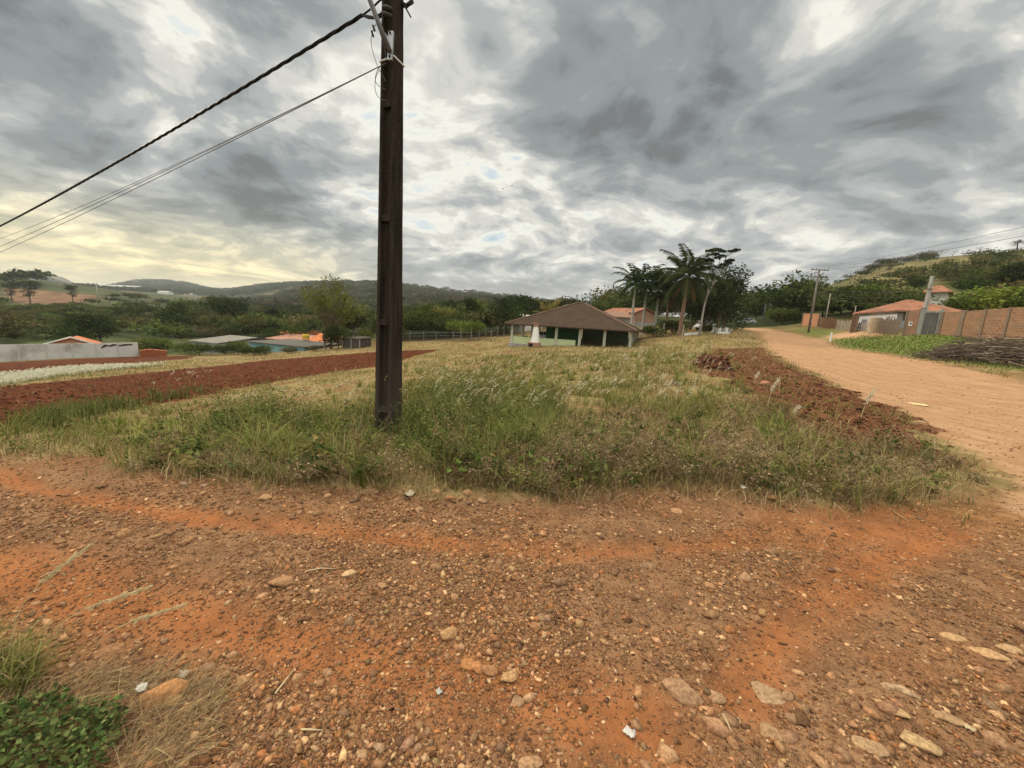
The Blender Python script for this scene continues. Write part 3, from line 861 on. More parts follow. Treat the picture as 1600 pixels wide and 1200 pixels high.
def make_weeds():
    fol = leaf_mat()
    foot = hits([(585, 684), (628, 684), (640, 735), (575, 735)])
    def low(q):
        return 1 - .62 * smooth(-.15, .12, poly_sd(q[:, 0], q[:, 1], foot))
    open_ = lambda m: (1 - m['road']) * (1 - m['bank'] * .72) * (1 - m['plough'] * .93) * (1 - m['plough_far']) * (1 - m['path'])
    # 1 short mixed grass over the whole lot
    def k1(x, y, r, m):
        lot = np.clip(m['weeds'] + smooth(5.2, 7.5, r), 0, 1)
        return lot * open_(m) * (1 - m['plough_mid'] * .80) * (.10 + .90 * smooth(.38, .58, fbm(x * .8, y * .8, 3, 151))) * (1 - m['lawn'])
    p = scatter(200000, 3.3, 64, -60, 52, keep=k1)
    r = np.hypot(p[:, 0], p[:, 1]); n = len(p)
    g = fbm(p[:, 0] * .45, p[:, 1] * .45, 4, 161)
    g2 = fbm(p[:, 0] * 1.9, p[:, 1] * 1.9, 3, 163)
    pl = inarea('plume', p[:, 0], p[:, 1], .6)
    gw = np.clip(smooth(.40, .62, g) + .25 * pl, 0, 1)
    use = RNG.random(n)
    col = np.where((use < gw)[:, None], pick(OLIVE + GREEN[:1] + [(.19, .185, .055)], n), pick(STRAW + OLIVE, n))
    h = (.06 + .12 * RNG.random(n)) * (.6 + .9 * smooth(.35, .65, g2)) * (1 + .5 * pl) * (1 + smooth(10, 40, r) * .5)
    P1 = blades(p, h, .0045 + .0011 * r, RNG.random(n) * 2 * PI, .25 + .6 * RNG.random(n), col, col * .6 + np.array([.30, .24, .12]) * .4, 2)
    o = mesh_np('field_grass', *P1[:2], P1[2], fol)
    tag(o, 'short dry olive grass covering the vacant lot', 'grass', kind='stuff')
    # 2 tall green grass in clumps
    def k2(x, y, r, m):
        a = np.maximum(inarea('green_near', x, y, .25), np.maximum(.55 * inarea('lime_mid', x, y, .3), np.maximum(.5 * inarea('plume', x, y, .5), .6 * inarea('right_green', x, y, .3))))
        c = smooth(.46, .60, fbm(x * 2.3, y * 2.3, 2, 171))
        return np.clip(a * c + .05 * m['weeds'], 0, 1) * open_(m)
    p = scatter(9000, 3.5, 30, -56, 48, keep=k2)
    pe = scatter(2600, 4.0, 9, -12, 40, keep=lambda x, y, r, m: np.maximum(inarea('bright_clump', x, y, .08), .8 * inarea('bright_clump_b', x, y, .12)) * smooth(.40, .52, fbm(x * 3, y * 3, 2, 177)))
    n1 = len(p); p = np.concatenate([p, pe])
    n0 = len(p); k = 15
    tint = pick(GREEN + [(.19, .20, .06), (.16, .155, .05), (.22, .19, .08)], n0, .22)
    lime = inarea('lime_mid', p[:, 0], p[:, 1], .3)
    tint = tint * (1 + .30 * lime[:, None])
    tint[n1:] = pick([(.14, .185, .045), (.18, .21, .06), (.11, .15, .038), (.21, .20, .075)], n0 - n1, .2)
    ht = (.14 + .42 * RNG.random(n0) ** 1.6) * (1 - .40 * lime) * low(p)
    ht[n1:] = RNG.uniform(.20, .60, n0 - n1)
    rep = np.repeat(np.arange(n0), k); n = n0 * k
    a = RNG.random(n) * 2 * PI
    rr = .07 * RNG.random(n) * (1 + ht[rep])
    q = p[rep] + np.stack([np.cos(a) * rr, np.sin(a) * rr, 0 * a], 1)
    r = np.hypot(q[:, 0], q[:, 1])
    col = np.clip(tint[rep] * (1 + RNG.normal(0, .16, (n, 1))), .01, .6)
    P2 = blades(q, ht[rep] * RNG.uniform(.55, 1.15, n), .007 + .0011 * r, a + RNG.normal(0, .5, n), .25 + .75 * RNG.random(n), col, col * .8 + np.array([.30, .27, .10]) * .2, 3)
    o = mesh_np('tall_grass', *P2[:2], P2[2], fol)
    tag(o, 'taller bright green grass clumps around the concrete pole', 'grass', kind='stuff')
    # 3 leafy weeds with thin stems
    parts = []
    def k3(x, y, r, m):
        a = np.maximum(inarea('green_near', x, y, .2), .8 * inarea('brown_band', x, y, .2))
        a = np.maximum(a, .8 * inarea('brown_left', x, y, .2))
        return np.clip(a * (.3 + .7 * smooth(.38, .58, fbm(x * 1.6, y * 1.6, 3, 181))) + .05 * m['weeds'], 0, 1) * m['weeds'] * open_(m)
    p = scatter(5200, 3.45, 11, -54, 52, keep=k3)
    n = len(p)
    gn = inarea('green_near', p[:, 0], p[:, 1], .25)
    H = (.12 + .32 * RNG.random(n) ** 1.3) * (1 + .40 * gn) * (.45 + 1.1 * smooth(.38, .64, fbm(p[:, 0] * 1.3, p[:, 1] * 1.3, 3, 183)))
    H = H * low(p)
    kind = RNG.random(n)
    dryp = np.clip(.25 + .6 * np.maximum(inarea('brown_band', p[:, 0], p[:, 1], .2), inarea('brown_left', p[:, 0], p[:, 1], .2)) - .6 * gn, .08, .85)
    dry = kind < dryp
    ns = 5
    rep = np.repeat(np.arange(n), ns)
    ps = p[rep] + np.concatenate([RNG.normal(0, .03, (n * ns, 2)), np.zeros((n * ns, 1))], 1)
    hs = H[rep] * (.6 + .6 * RNG.random(n * ns)); azs = RNG.random(n * ns) * 2 * PI; bs = .2 + .6 * RNG.random(n * ns)
    sc = np.where(dry[rep][:, None], pick(BROWN, n * ns), pick(OLIVE, n * ns))
    parts.append(blades(ps, hs, np.full(n * ns, .006), azs, bs, sc, None, 3))
    nl = 15
    r2 = np.repeat(np.arange(n * ns), nl)
    t = .15 + .9 * RNG.random(len(r2)) ** .8
    hx = hs[r2]; bx = bs[r2]; ax = azs[r2]
    q = ps[r2] + np.stack([np.cos(ax) * hx * bx * t * t, np.sin(ax) * hx * bx * t * t, hx * t * (1 - .35 * bx * t)], 1) + RNG.normal(0, .022, (len(r2), 3))
    keepL = RNG.random(len(r2)) < np.where(dry[rep][r2], .55, 1.0)
    q = q[keepL]; dr = dry[rep][r2][keepL]; n2 = len(q)
    pid = rep[r2][keepL]
    ptint = np.where(dry[:, None], pick([(.20, .135, .08), (.26, .19, .11), (.15, .10, .065), (.30, .22, .14), (.20, .17, .085)], n, .18), pick([(.075, .105, .024), (.11, .135, .034), (.15, .16, .048), (.055, .072, .022), (.19, .18, .062), (.10, .12, .05)], n, .22))
    lc = np.clip(ptint[pid] * (1 + RNG.normal(0, .22, (n2, 1))), .01, .6)
    parts.append(leaves(q, .018 + .030 * RNG.random(n2), .010 + .014 * RNG.random(n2), .8, lc))
    # broad-leaved weeds here and there, and dry stalks standing above the rest
    pb = scatter(900, 3.5, 10, -52, 50, keep=k3); nb = len(pb); kb = 16
    rep = np.repeat(np.arange(nb), kb); a = RNG.random(nb * kb) * 2 * PI; rr = RNG.random(nb * kb) * .11
    hb = (.08 + .30 * RNG.random(nb))[rep]
    q = pb[rep] + np.stack([np.cos(a) * rr, np.sin(a) * rr, hb * (.35 + .65 * RNG.random(nb * kb))], 1)
    tb = pick([(.085, .12, .03), (.13, .15, .045), (.06, .085, .026), (.17, .13, .05)], nb, .2)[rep] * (1 + RNG.normal(0, .15, (nb * kb, 1)))
    Lb = RNG.uniform(.045, .095, nb * kb)
    parts.append(leaves(q, Lb, Lb * .55, 1.2, np.clip(tb, .01, .5), np.stack([np.cos(a), np.sin(a), 0 * a], 1)))
    pd = scatter(1500, 3.5, 12, -52, 50, keep=k3); nd = len(pd)
    parts.append(blades(pd, RNG.uniform(.35, .75, nd), np.full(nd, .007), RNG.random(nd) * 6.28, RNG.uniform(.1, .5, nd), pick(BROWN + STRAW, nd), None, 4))
    v, f, c = merge(parts)
    o = mesh_np('leafy_weeds', v, f, c, fol)
    tag(o, 'knee high tangle of leafy green and withered brown weeds at the lot edge', 'weeds', kind='stuff')
    # 4 dry straw and twigs
    def k4(x, y, r, m):
        a = np.maximum(inarea('brown_band', x, y, .2), np.maximum(inarea('straw_left', x, y, .15), .7 * inarea('brown_left', x, y, .2)))
        return np.clip(a * (.25 + .75 * smooth(.38, .58, fbm(x * 2.1, y * 2.1, 3, 191))) + .12 * m['weeds'] * smooth(8, 5, r), 0, 1) * open_(m)
    p = scatter(75000, 3.4, 12, -56, 52, keep=k4)
    n = len(p)
    sl = inarea('straw_left', p[:, 0], p[:, 1], .15)
    col = np.where((RNG.random(n) < .45 + .5 * sl)[:, None], pick(STRAW, n), pick(BROWN + OLIVE, n))
    bb = inarea('brown_band', p[:, 0], p[:, 1], .3) * smooth(.42, .6, fbm(p[:, 0] * 1.4, p[:, 1] * 1.4, 2, 193))
    P4 = blades(p, (.07 + .20 * RNG.random(n)) * (1 - .3 * sl) * (1 + .8 * bb), .004 + .0006 * np.hypot(p[:, 0], p[:, 1]), RNG.random(n) * 2 * PI, .4 + .9 * RNG.random(n), col, None, 3)
    o = mesh_np('dry_grass', *P4[:2], P4[2], fol)
    tag(o, 'withered straw coloured grass and twigs along the edge of the dirt', 'dry grass', kind='stuff')
    # 5 plume grass: arching stems with pale feathery heads
    parts = []
    def k5(x, y, r, m):
        a = np.maximum(inarea('plume', x, y, .6), np.maximum(.55 * inarea('plume_left', x, y, .4), .9 * inarea('plume_far', x, y, .4)))
        return a * smooth(.40, .56, fbm(x * .9, y * .9, 3, 201)) * (1 - m['road']) * (1 - .7 * m['bank'])
    p = scatter(2400, 5.5, 40, -50, 40, keep=k5)
    n = len(p); r = np.hypot(p[:, 0], p[:, 1])
    H = .38 + .30 * RNG.random(n); az = RNG.normal(R(8), .55, n); bd = .15 + .40 * RNG.random(n)
    parts.append(blades(p, H, .004 + .0006 * r, az, bd, pick([(.22, .21, .08), (.30, .25, .12)], n), None, 4))
    nh = 26
    rep = np.repeat(np.arange(n), nh); t = .72 + .36 * np.tile(np.linspace(0, 1, nh), n)
    hx = H[rep]; bx = bd[rep]; ax = az[rep]
    q = p[rep] + np.stack([np.cos(ax) * hx * bx * t * t, np.sin(ax) * hx * bx * t * t, hx * t * (1 - .35 * bx * t) - .30 * hx * np.maximum(t - .92, 0)], 1)
    q = q + RNG.normal(0, 1, q.shape) * (.006 + .0004 * r[rep])[:, None]
    od = np.stack([np.cos(ax), np.sin(ax), .2 + 0 * ax], 1) * 2
    parts.append(leaves(q, .028 + .0011 * r[rep], .006 + .0005 * r[rep], .2, pick([(.56, .51, .37), (.66, .61, .47), (.46, .40, .27)], len(q), .1), od))
    # a few single heads by the road bank and the dirt
    v, f, c = merge(parts)
    o = mesh_np('plume_grass', v, f, c, leaf_mat('plume', .45))
    tag(o, 'pale feathery plume grass nodding over the lot', 'plume grass', kind='stuff')
    # 6 strip of white flowering grass on the far left
    p = scatter(60000, 15, 50, -58, -32, keep=lambda x, y, r, m: m['flowers'] * .95)
    n = len(p); r = np.hypot(p[:, 0], p[:, 1])
    h = .20 + .18 * RNG.random(n)
    Pa = blades(p, h, .012 + .001 * r, RNG.random(n) * 2 * PI, .2 + .4 * RNG.random(n), pick(GREEN, n), pick([(.66, .64, .50), (.74, .73, .62)], n, .06), 2)
    k = RNG.random(n) < .9
    q = p[k].copy(); q[:, 2] += h[k] * (.75 + .3 * RNG.random(k.sum()))
    Pb = leaves(q, .07 + .0022 * r[k], .04 + .0012 * r[k], .8, pick([(.56, .55, .44), (.48, .47, .36)], k.sum(), .08))
    v, f, c = merge([Pa, Pb])
    o = mesh_np('white_flower_strip', v, f, c, leaf_mat('plume', .45))
    tag(o, 'long strip of white flowering grass beside the red ploughed soil', 'flowers', kind='stuff')
    # 7 strip of tufts in the ploughed soil, left
    p = scatter(26000, 7.5, 24, -58, -30, keep=lambda x, y, r, m: inarea('tuft_strip', x, y, .4) * smooth(.36, .52, fbm(x * .9, y * .9, 2, 211)))
    n = len(p); r = np.hypot(p[:, 0], p[:, 1])
    hh = (.25 + .35 * RNG.random(n)) * smooth(.30, .62, fbm(p[:, 0] * .9, p[:, 1] * .9, 2, 211)) + .1
    P7 = blades(p, hh, .008 + .001 * r, RNG.random(n) * 2 * PI, .2 + .6 * RNG.random(n), pick([(.075, .095, .028), (.11, .13, .038), (.14, .135, .05)], n), None, 3)
    o = mesh_np('grass_tufts', *P7[:2], P7[2], fol)
    tag(o, 'dark green grass tufts in a row across the ploughed soil', 'grass', kind='stuff')
    # 8 verge lawn right of the road
    p = scatter(60000, 16, 60, 28, 56, keep=lambda x, y, r, m: m['lawn'] * (1 - m['road']) * (1 - m['path']))
    n = len(p); r = np.hypot(p[:, 0], p[:, 1])
    P8 = blades(p, .07 + .11 * RNG.random(n), .008 + .0013 * r, RNG.random(n) * 2 * PI, .2 + .5 * RNG.random(n), pick([(.085, .125, .024), (.12, .155, .035), (.16, .16, .055)], n), None, 2)
    o = mesh_np('verge_grass', *P8[:2], P8[2], fol)
    tag(o, 'mown green grass on the bank below the brick wall', 'grass', kind='stuff')

def make_corner():
    """plants in the near left corner of the crossing"""
    fol = leaf_mat()
    def near(poly, n, s=.05):
        A = hits(poly)
        x = RNG.uniform(A[:, 0].min() - .1, A[:, 0].max() + .1, n * 4); y = RNG.uniform(A[:, 1].min() - .1, A[:, 1].max() + .1, n * 4)
        k = (poly_sd(x, y, A) + (fbm(x * 7, y * 7, 2, 5) - .5) * .12) > 0
        x, y = x[k][:n], y[k][:n]
        return np.stack([x, y, gheight(x, y)], 1)
    # creeping broad leaves
    p = near([(-120, 1150), (40, 1110), (130, 1105), (190, 1130), (180, 1180), (120, 1260), (-120, 1300)], 2600)
    n = len(p); p[:, 2] += .01 + .075 * RNG.random(n) ** .7
    c = pick([(.055, .085, .028), (.080, .112, .036), (.11, .14, .046), (.045, .068, .024), (.13, .13, .05)], n, .28)
    L = .009 + .021 * RNG.random(n)
    v, f, cc = leaves(p, L, L * .72, 2.2, c)
    q = near([(-120, 1150), (40, 1120), (170, 1140), (170, 1190), (-120, 1300)], 350)
    v, f, cc = merge([(v, f, cc), blades(q, .04 + .05 * RNG.random(len(q)), np.full(len(q), .003), RNG.random(len(q)) * 6.28, np.full(len(q), .5), pick(OLIVE, len(q)), None, 2)])
    o = mesh_np('creeping_plant', v, f, cc, fol)
    tag(o, 'low creeping plant with small round green leaves in the near left corner', 'plant')
    # straw round it
    p = near([(-100, 1070), (60, 1060), (200, 1040), (330, 1070), (330, 1150), (260, 1230), (120, 1230), (-100, 1180)], 2300)
    n = len(p)
    P = blades(p, .04 + .10 * RNG.random(n), np.full(n, .0026), RNG.normal(.9, .8, n), .8 + 1.2 * RNG.random(n), pick(STRAW + BROWN, n), None, 3)
    o = mesh_np('straw_litter', *P[:2], P[2], fol)
    tag(o, 'flattened dry straw lying around the near left corner', 'straw', kind='stuff')
    # green grass clump at the left edge
    p = near([(-140, 1090), (-120, 1040), (20, 1030), (70, 1060), (60, 1085), (-60, 1110)], 1300)
    n = len(p)
    P = blades(p, .10 + .16 * RNG.random(n), .003 + .003 * RNG.random(n), RNG.normal(.5, 1.2, n), .3 + .8 * RNG.random(n), pick(GREEN + [(.16, .17, .05)], n), pick(STRAW + GREEN, n), 4)
    o = mesh_np('grass_clump', *P[:2], P[2], fol)
    tag(o, 'ragged green grass clump at the left edge above the creeping plant', 'grass clump')
    # three tall seed stalks bending right
    for (u0, v0, h, bend, az, lb, nm) in ((20, 1010, .52, .55, .55, 'tallest pale seed stalk rising over the dirt at the left edge', 1), (75, 1010, .36, 1.1, .35, 'thin straw stalk bent low to the right over the dirt', 2), (150, 1010, .22, 1.5, .5, 'short withered stalk lying almost flat by the stony dirt', 3)):
        b = hit(u0, v0); g = float(gheight(np.array([b.x]), np.array([b.y]))[0])
        pts = [Vector((b.x + math.cos(az) * h * bend * t * t, b.y + math.sin(az) * h * bend * t * t, g + h * t * (1 - .3 * bend * t))) for t in np.linspace(0, 1, 9)]
        e = empty('seed_stalk', (b.x, b.y, g), 0, lb, 'grass stalk', 'dry seed stalks at the left edge')
        pts = [q - Vector((b.x, b.y, g)) for q in pts]
        MB().tube(pts, [.0022 - .0012 * i / 8 for i in range(9)], 5).build('stem', mat('straw', (.50, .40, .22), .8), e)
        a = np.array([pts[-1] * (1 - s) + pts[-4] * s for s in RNG.random(160)])
        v, f, c = leaves(a + RNG.normal(0, .0045, a.shape), .030, .0045, .3, pick([(.62, .54, .34), (.52, .44, .27)], 160, .1), np.array([[math.cos(az), math.sin(az), .6]]) * 3)
        mesh_np('seed_head', v, f, c, leaf_mat('plume', .45), e)

make_gravel()
make_weeds()
make_corner()
# ------------------------------------------------------------------ building materials
def brick_mat(name, c1, c2, mortar, bw=0.22, bh=0.16, dirt=(.20, .13, .08), damt=.5):
    if name in _mats: return _mats[name]
    m = bpy.data.materials.new(name); m.use_nodes = True
    nt = m.node_tree; bs = nt.nodes['Principled BSDF']
    P = N(nt, 'ShaderNodeTexCoord').outputs['Object']
    s = N(nt, 'ShaderNodeSeparateXYZ', {0: P}).outputs
    V = N(nt, 'ShaderNodeCombineXYZ', {0: M(nt, 'ADD', s[0], s[1]), 1: s[2], 2: 0.0}).outputs[0]
    b = N(nt, 'ShaderNodeTexBrick', {'Vector': V, 'Color1': c1 + (1,), 'Color2': c2 + (1,), 'Mortar': mortar + (1,), 'Scale': 1.0, 'Mortar Size': 0.02, 'Mortar Smooth': .2, 'Bias': 0.0, 'Brick Width': bw, 'Row Height': bh})
    n = NOISE(nt, P, 1.3, 6, .65).outputs[0]
    col = MIX(nt, M(nt, 'MULTIPLY', SS(nt, n, .44, .66), damt), b.outputs[0], dirt)
    nt.links.new(col, bs.inputs['Base Color'])
    bs.inputs['Roughness'].default_value = .9
    bs.inputs['Specular IOR Level'].default_value = .05
    bp = N(nt, 'ShaderNodeBump', {'Height': b.outputs['Fac'], 'Strength': .6, 'Distance': .01}, invert=True)
    nt.links.new(bp.outputs[0], bs.inputs['Normal'])
    _mats[name] = m
    return m

def tile_mat(name, c1, c2, pitch=0.22, dirt=(.07, .06, .05), damt=.55, course=0.40):
    """roof tiles: rounded columns down the slope in object space, stepped courses"""
    if name in _mats: return _mats[name]
    m = bpy.data.materials.new(name); m.use_nodes = True
    nt = m.node_tree; bs = nt.nodes['Principled BSDF']
    P = N(nt, 'ShaderNodeTexCoord').outputs['Object']
    s = N(nt, 'ShaderNodeSeparateXYZ', {0: P}).outputs
    w1 = M(nt, 'ABSOLUTE', M(nt, 'SINE', M(nt, 'MULTIPLY', s[0], PI / pitch)))
    w2 = M(nt, 'FRACT', M(nt, 'MULTIPLY', s[2], 1 / (course * .42)))
    n = NOISE(nt, P, .8, 6, .65).outputs[0]
    n2 = NOISE(nt, P, 6, 3, .6).outputs[0]
    col = MIX(nt, SS(nt, n2, .35, .65), c1, c2)
    col = MIX(nt, M(nt, 'MULTIPLY', SS(nt, n, .40, .66), damt), col, dirt)
    nt.links.new(col, bs.inputs['Base Color'])
    bs.inputs['Roughness'].default_value = .9
    bs.inputs['Specular IOR Level'].default_value = .05
    h = M(nt, 'ADD', M(nt, 'MULTIPLY', w1, .05), M(nt, 'MULTIPLY', w2, -.03))
    bp = N(nt, 'ShaderNodeBump', {'Height': h, 'Strength': .8, 'Distance': 1.0})
    nt.links.new(bp.outputs[0], bs.inputs['Normal'])
    _mats[name] = m
    return m

M_CONC = mat('concrete', (.34, .33, .31), .9, (.26, .25, .235), 2.0, .7, .004, 40, dirt=(.15, .14, .125), dscale=.9, damt=.6)
M_WHITE = mat('whitewash', (.72, .71, .68), .85, (.60, .59, .56), 1.5, .6, dirt=(.34, .31, .28), dscale=.7, damt=.5)
M_LIME = mat('lime_plaster', (.50, .56, .32), .85, (.44, .50, .28), 1.2, .6, dirt=(.30, .30, .20), dscale=.8, damt=.4)
M_GREEN = mat('green_paint', (.045, .13, .035), .6, (.035, .10, .03), 1.0, .6)
M_TEAL = mat('teal_paint', (.22, .42, .44), .8, (.30, .46, .46), 1.2, .6, dirt=(.3, .3, .28), damt=.4)
M_DARK = mat('dark_opening', (.022, .022, .022), .7)
M_GLASS = mat('window_glass', (.03, .035, .04), .12, spec=.6)
M_WOOD = mat('old_wood', (.20, .155, .115), .9, (.12, .09, .065), 5, .7, .004, 25)
M_POST = mat('grey_post', (.33, .29, .25), .9, (.22, .19, .16), 4, .7, .004, 30)
M_FIBRO = mat('fibre_cement', (.105, .098, .086), .9, (.07, .066, .058), 1.2, .7, dirt=(.10, .095, .085), damt=.6)
M_STEEL = mat('galvanised', (.42, .43, .44), .45, (.34, .35, .36), 6, .6, metal=.7)
M_RUST = mat('rusty_sheet', (.34, .115, .045), .9, (.24, .075, .03), 1.5, .7, dirt=(.14, .06, .035), damt=.5)
M_TREAD = mat('rubber', (.02, .02, .02), .8)
M_REDTILE = tile_mat('clay_tile', (.36, .165, .105), (.27, .12, .072), damt=.65)
M_ORTILE = tile_mat('orange_tile', (.56, .20, .085), (.46, .15, .06), damt=.3)
M_BROWNTILE = tile_mat('brown_tile', (.052, .035, .025), (.078, .052, .036), dirt=(.035, .026, .02), damt=.5)
M_BRICK = brick_mat('clay_block', (.31, .155, .085), (.22, .105, .06), (.29, .22, .155), .30, .20, (.20, .145, .095), .75)
M_BRICKRED = brick_mat('red_brick', (.42, .15, .07), (.36, .125, .06), (.34, .28, .22), .22, .08, (.20, .12, .08), .45)

def dirto(a, b):
    """angle of the line a->b and its length on plan"""
    d = Vector(b) - Vector(a)
    return math.atan2(d.y, d.x), math.hypot(d.x, d.y)

def gz(x, y):
    return float(gheight(np.array([x]), np.array([y]))[0])

def hip_roof(w, d, e0, rise, ov, t=.12, ridge=None, flare=0):
    """hipped roof over 0..w x 0..d with eaves at e0"""
    x0, x1, y0, y1 = -ov, w + ov, -ov, d + ov
    rl = ridge if ridge is not None else max(w - d, .6)
    xa, xb, ym = w / 2 - rl / 2, w / 2 + rl / 2, d / 2
    mb = MB()
    for dz, flip in ((0, False), (-t, True)):
        v = [(x0, y0, e0 + dz), (x1, y0, e0 + dz), (x1, y1, e0 + dz), (x0, y1, e0 + dz), (xa, ym, e0 + rise + dz), (xb, ym, e0 + rise + dz)]
        f = [(0, 1, 5, 4), (1, 2, 5), (2, 3, 4, 5), (3, 0, 4)]
        mb.add(v, [q[::-1] for q in f] if flip else f)
    n = 6
    for i in range(4):
        a, b = i, (i + 1) % 4
        mb.f.append((b, a, a + n, b + n))
    return mb

def gable_roof(w, d, e0, rise, ov, t=.12, axis='x'):
    """gable roof, ridge along x (or y)"""
    mb = MB()
    if axis == 'x':
        sec = [(-ov, e0 - ov * rise / (d / 2)), (d / 2, e0 + rise), (d + ov, e0 - ov * rise / (d / 2))]
        poly = [(-ov, y, z) for y, z in sec] + [(-ov, y, z - t) for y, z in sec[::-1]]
        mb.prism(poly, (w + 2 * ov, 0, 0))
    else:
        sec = [(-ov, e0 - ov * rise / (w / 2)), (w / 2, e0 + rise), (w + ov, e0 - ov * rise / (w / 2))]
        poly = [(x, -ov, z) for x, z in sec] + [(x, -ov, z - t) for x, z in sec[::-1]]
        mb.prism(poly, (0, d + 2 * ov, 0))
    return mb

def window(parent, x, y, z, w, h, face='-y', fm=None):
    """framed window sunk on a wall face of its building"""
    fm = fm or M_WHITE
    f = MB(); g = MB(); t = .06
    if face == '-y':
        f.box(x, x + t, y - .05, y - .002, z, z + h).box(x + w - t, x + w, y - .05, y - .002, z, z + h).box(x + t, x + w - t, y - .05, y - .002, z, z + t).box(x + t, x + w - t, y - .05, y - .002, z + h - t, z + h).box(x + w / 2 - .02, x + w / 2 + .02, y - .045, y - .002, z + t, z + h - t)
        g.box(x + t, x + w - t, y - .02, y - .004, z + t, z + h - t)
    else:
        s = -1 if face == '-x' else 1
        a, b = sorted((x + s * .05, x + s * .002))
        f.box(a, b, y, y + t, z, z + h).box(a, b, y + w - t, y + w, z, z + h).box(a, b, y + t, y + w - t, z, z + t).box(a, b, y + t, y + w - t, z + h - t, z + h)
        a, b = sorted((x + s * .02, x + s * .004))
        g.box(a, b, y + t, y + w - t, z + t, z + h - t)
    fo = f.build('window', fm, parent)
    g.build('pane', M_GLASS, fo)
    return fo

# ------------------------------------------------------------------ open pavilion with the hipped roof
def make_pavilion():
    A = at(789, 504, 47); B = at(996, 519, 41.5)
    rz, L = dirto(A, B)
    g = -0.75
    e = empty('pavilion', (A.x, A.y, g), rz, 'open sided pavilion under a wide brown hipped tile roof on pale green posts', 'pavilion')
    W, D, H = L, 12.5, 2.42
    hip_roof(W, D, H, 3.05, 0.0, .14, ridge=1.0).build('roof', M_BROWNTILE, e)
    rc = MB()
    xa, xb = W / 2 - .5, W / 2 + .5
    for p, q in (((0, 0, H), (xa, D / 2, H + 3.05)), ((W, 0, H), (xb, D / 2, H + 3.05)), ((W, D, H), (xb, D / 2, H + 3.05)), ((0, D, H), (xa, D / 2, H + 3.05)), ((xa, D / 2, H + 3.05), (xb, D / 2, H + 3.05))):
        rc.tube([Vector(p) + Vector((0, 0, .03)), Vector(q) + Vector((0, 0, .03))], .11, 6)
    rc.build('ridge_tiles', mat('ridge', (.16, .105, .075), .9), e)
    MB().box(.4, W - .4, .4, D - .4, -.6, .10).build('floor_slab', M_CONC, e)
    M_COL = mat('post_paint', (.44, .46, .36), .85, (.36, .38, .30), 2, .6)
    n = 6
    for i in range(n):
        x = .7 + (W - 1.4) * i / (n - 1)
        for y in (.8, D - .8):
            MB().box(x - .14, x + .14, y - .14, y + .14, .10, H + .22).build('post', M_COL, e)
    for y in (D * .35, D * .65):
        for x in (.8, W - .8):
            MB().box(x - .14, x + .14, y - .14, y + .14, .10, H + .22).build('post', M_COL, e)
    bm = MB()
    for y in (.8, D - .8):
        bm.box(.55, W - .55, y - .10, y + .10, H - .02, H + .16)
    bm.build('eave_beam', M_WOOD, e)
    # low parapet of pale lime plaster along the front left half and the left side
    MB().box(.86, W * .56, .74, .90, .102, .95).build('parapet', M_LIME, e)
    MB().box(.70, .86, .95, D * .5, .102, .95).build('parapet', M_LIME, e)
    # rear rooms: green painted wall and darker store
    MB().box(W * .24, W * .52, D * .42, D * .42 + .15, .102, 2.35).build('green_wall', M_GREEN, e)
    MB().box(W * .52, W * .90, D * .60, D * .60 + .15, .102, 2.35).build('store_wall', mat('store_wall', (.10, .13, .07), .9), e)
    rz_ = R(90)
    return e, g, (A, rz)

PAV, PAV_G, PAV_F = make_pavilion()
def pav(x, y, z=0):
    A, rz = PAV_F
    return Vector((A.x + x * math.cos(rz) - y * math.sin(rz), A.y + x * math.sin(rz) + y * math.cos(rz), PAV_G + z))

def make_barbecue():
    p = at(836, 537, 44.0)
    z = gz(p.x, p.y)
    e = empty('barbecue', (p.x, p.y, z), R(-21), 'brick barbecue with tapering white chimney in front of the pavilion', 'barbecue')
    MB().box(-.75, .55, -.45, .45, -.3, .55).build('base', M_BRICKRED, e)
    MB().add([(-.42, -.38, .55), (.42, -.38, .55), (.42, .38, .55), (-.42, .38, .55), (-.2, -.2, 2.3), (.2, -.2, 2.3), (.2, .2, 2.3), (-.2, .2, 2.3)], [(0, 1, 5, 4), (1, 2, 6, 5), (2, 3, 7, 6), (3, 0, 4, 7), (4, 5, 6, 7)]).build('chimney', M_WHITE, e)
    MB().box(-.22, .22, -.22, .22, 2.3, 2.75).box(-.28, .28, -.28, .28, 2.75, 2.82).build('cap', M_BRICKRED, e)
    MB().box(-.62, -.1, -.452, -.449, .02, .42).build('fire_opening', M_DARK, e)
make_barbecue()

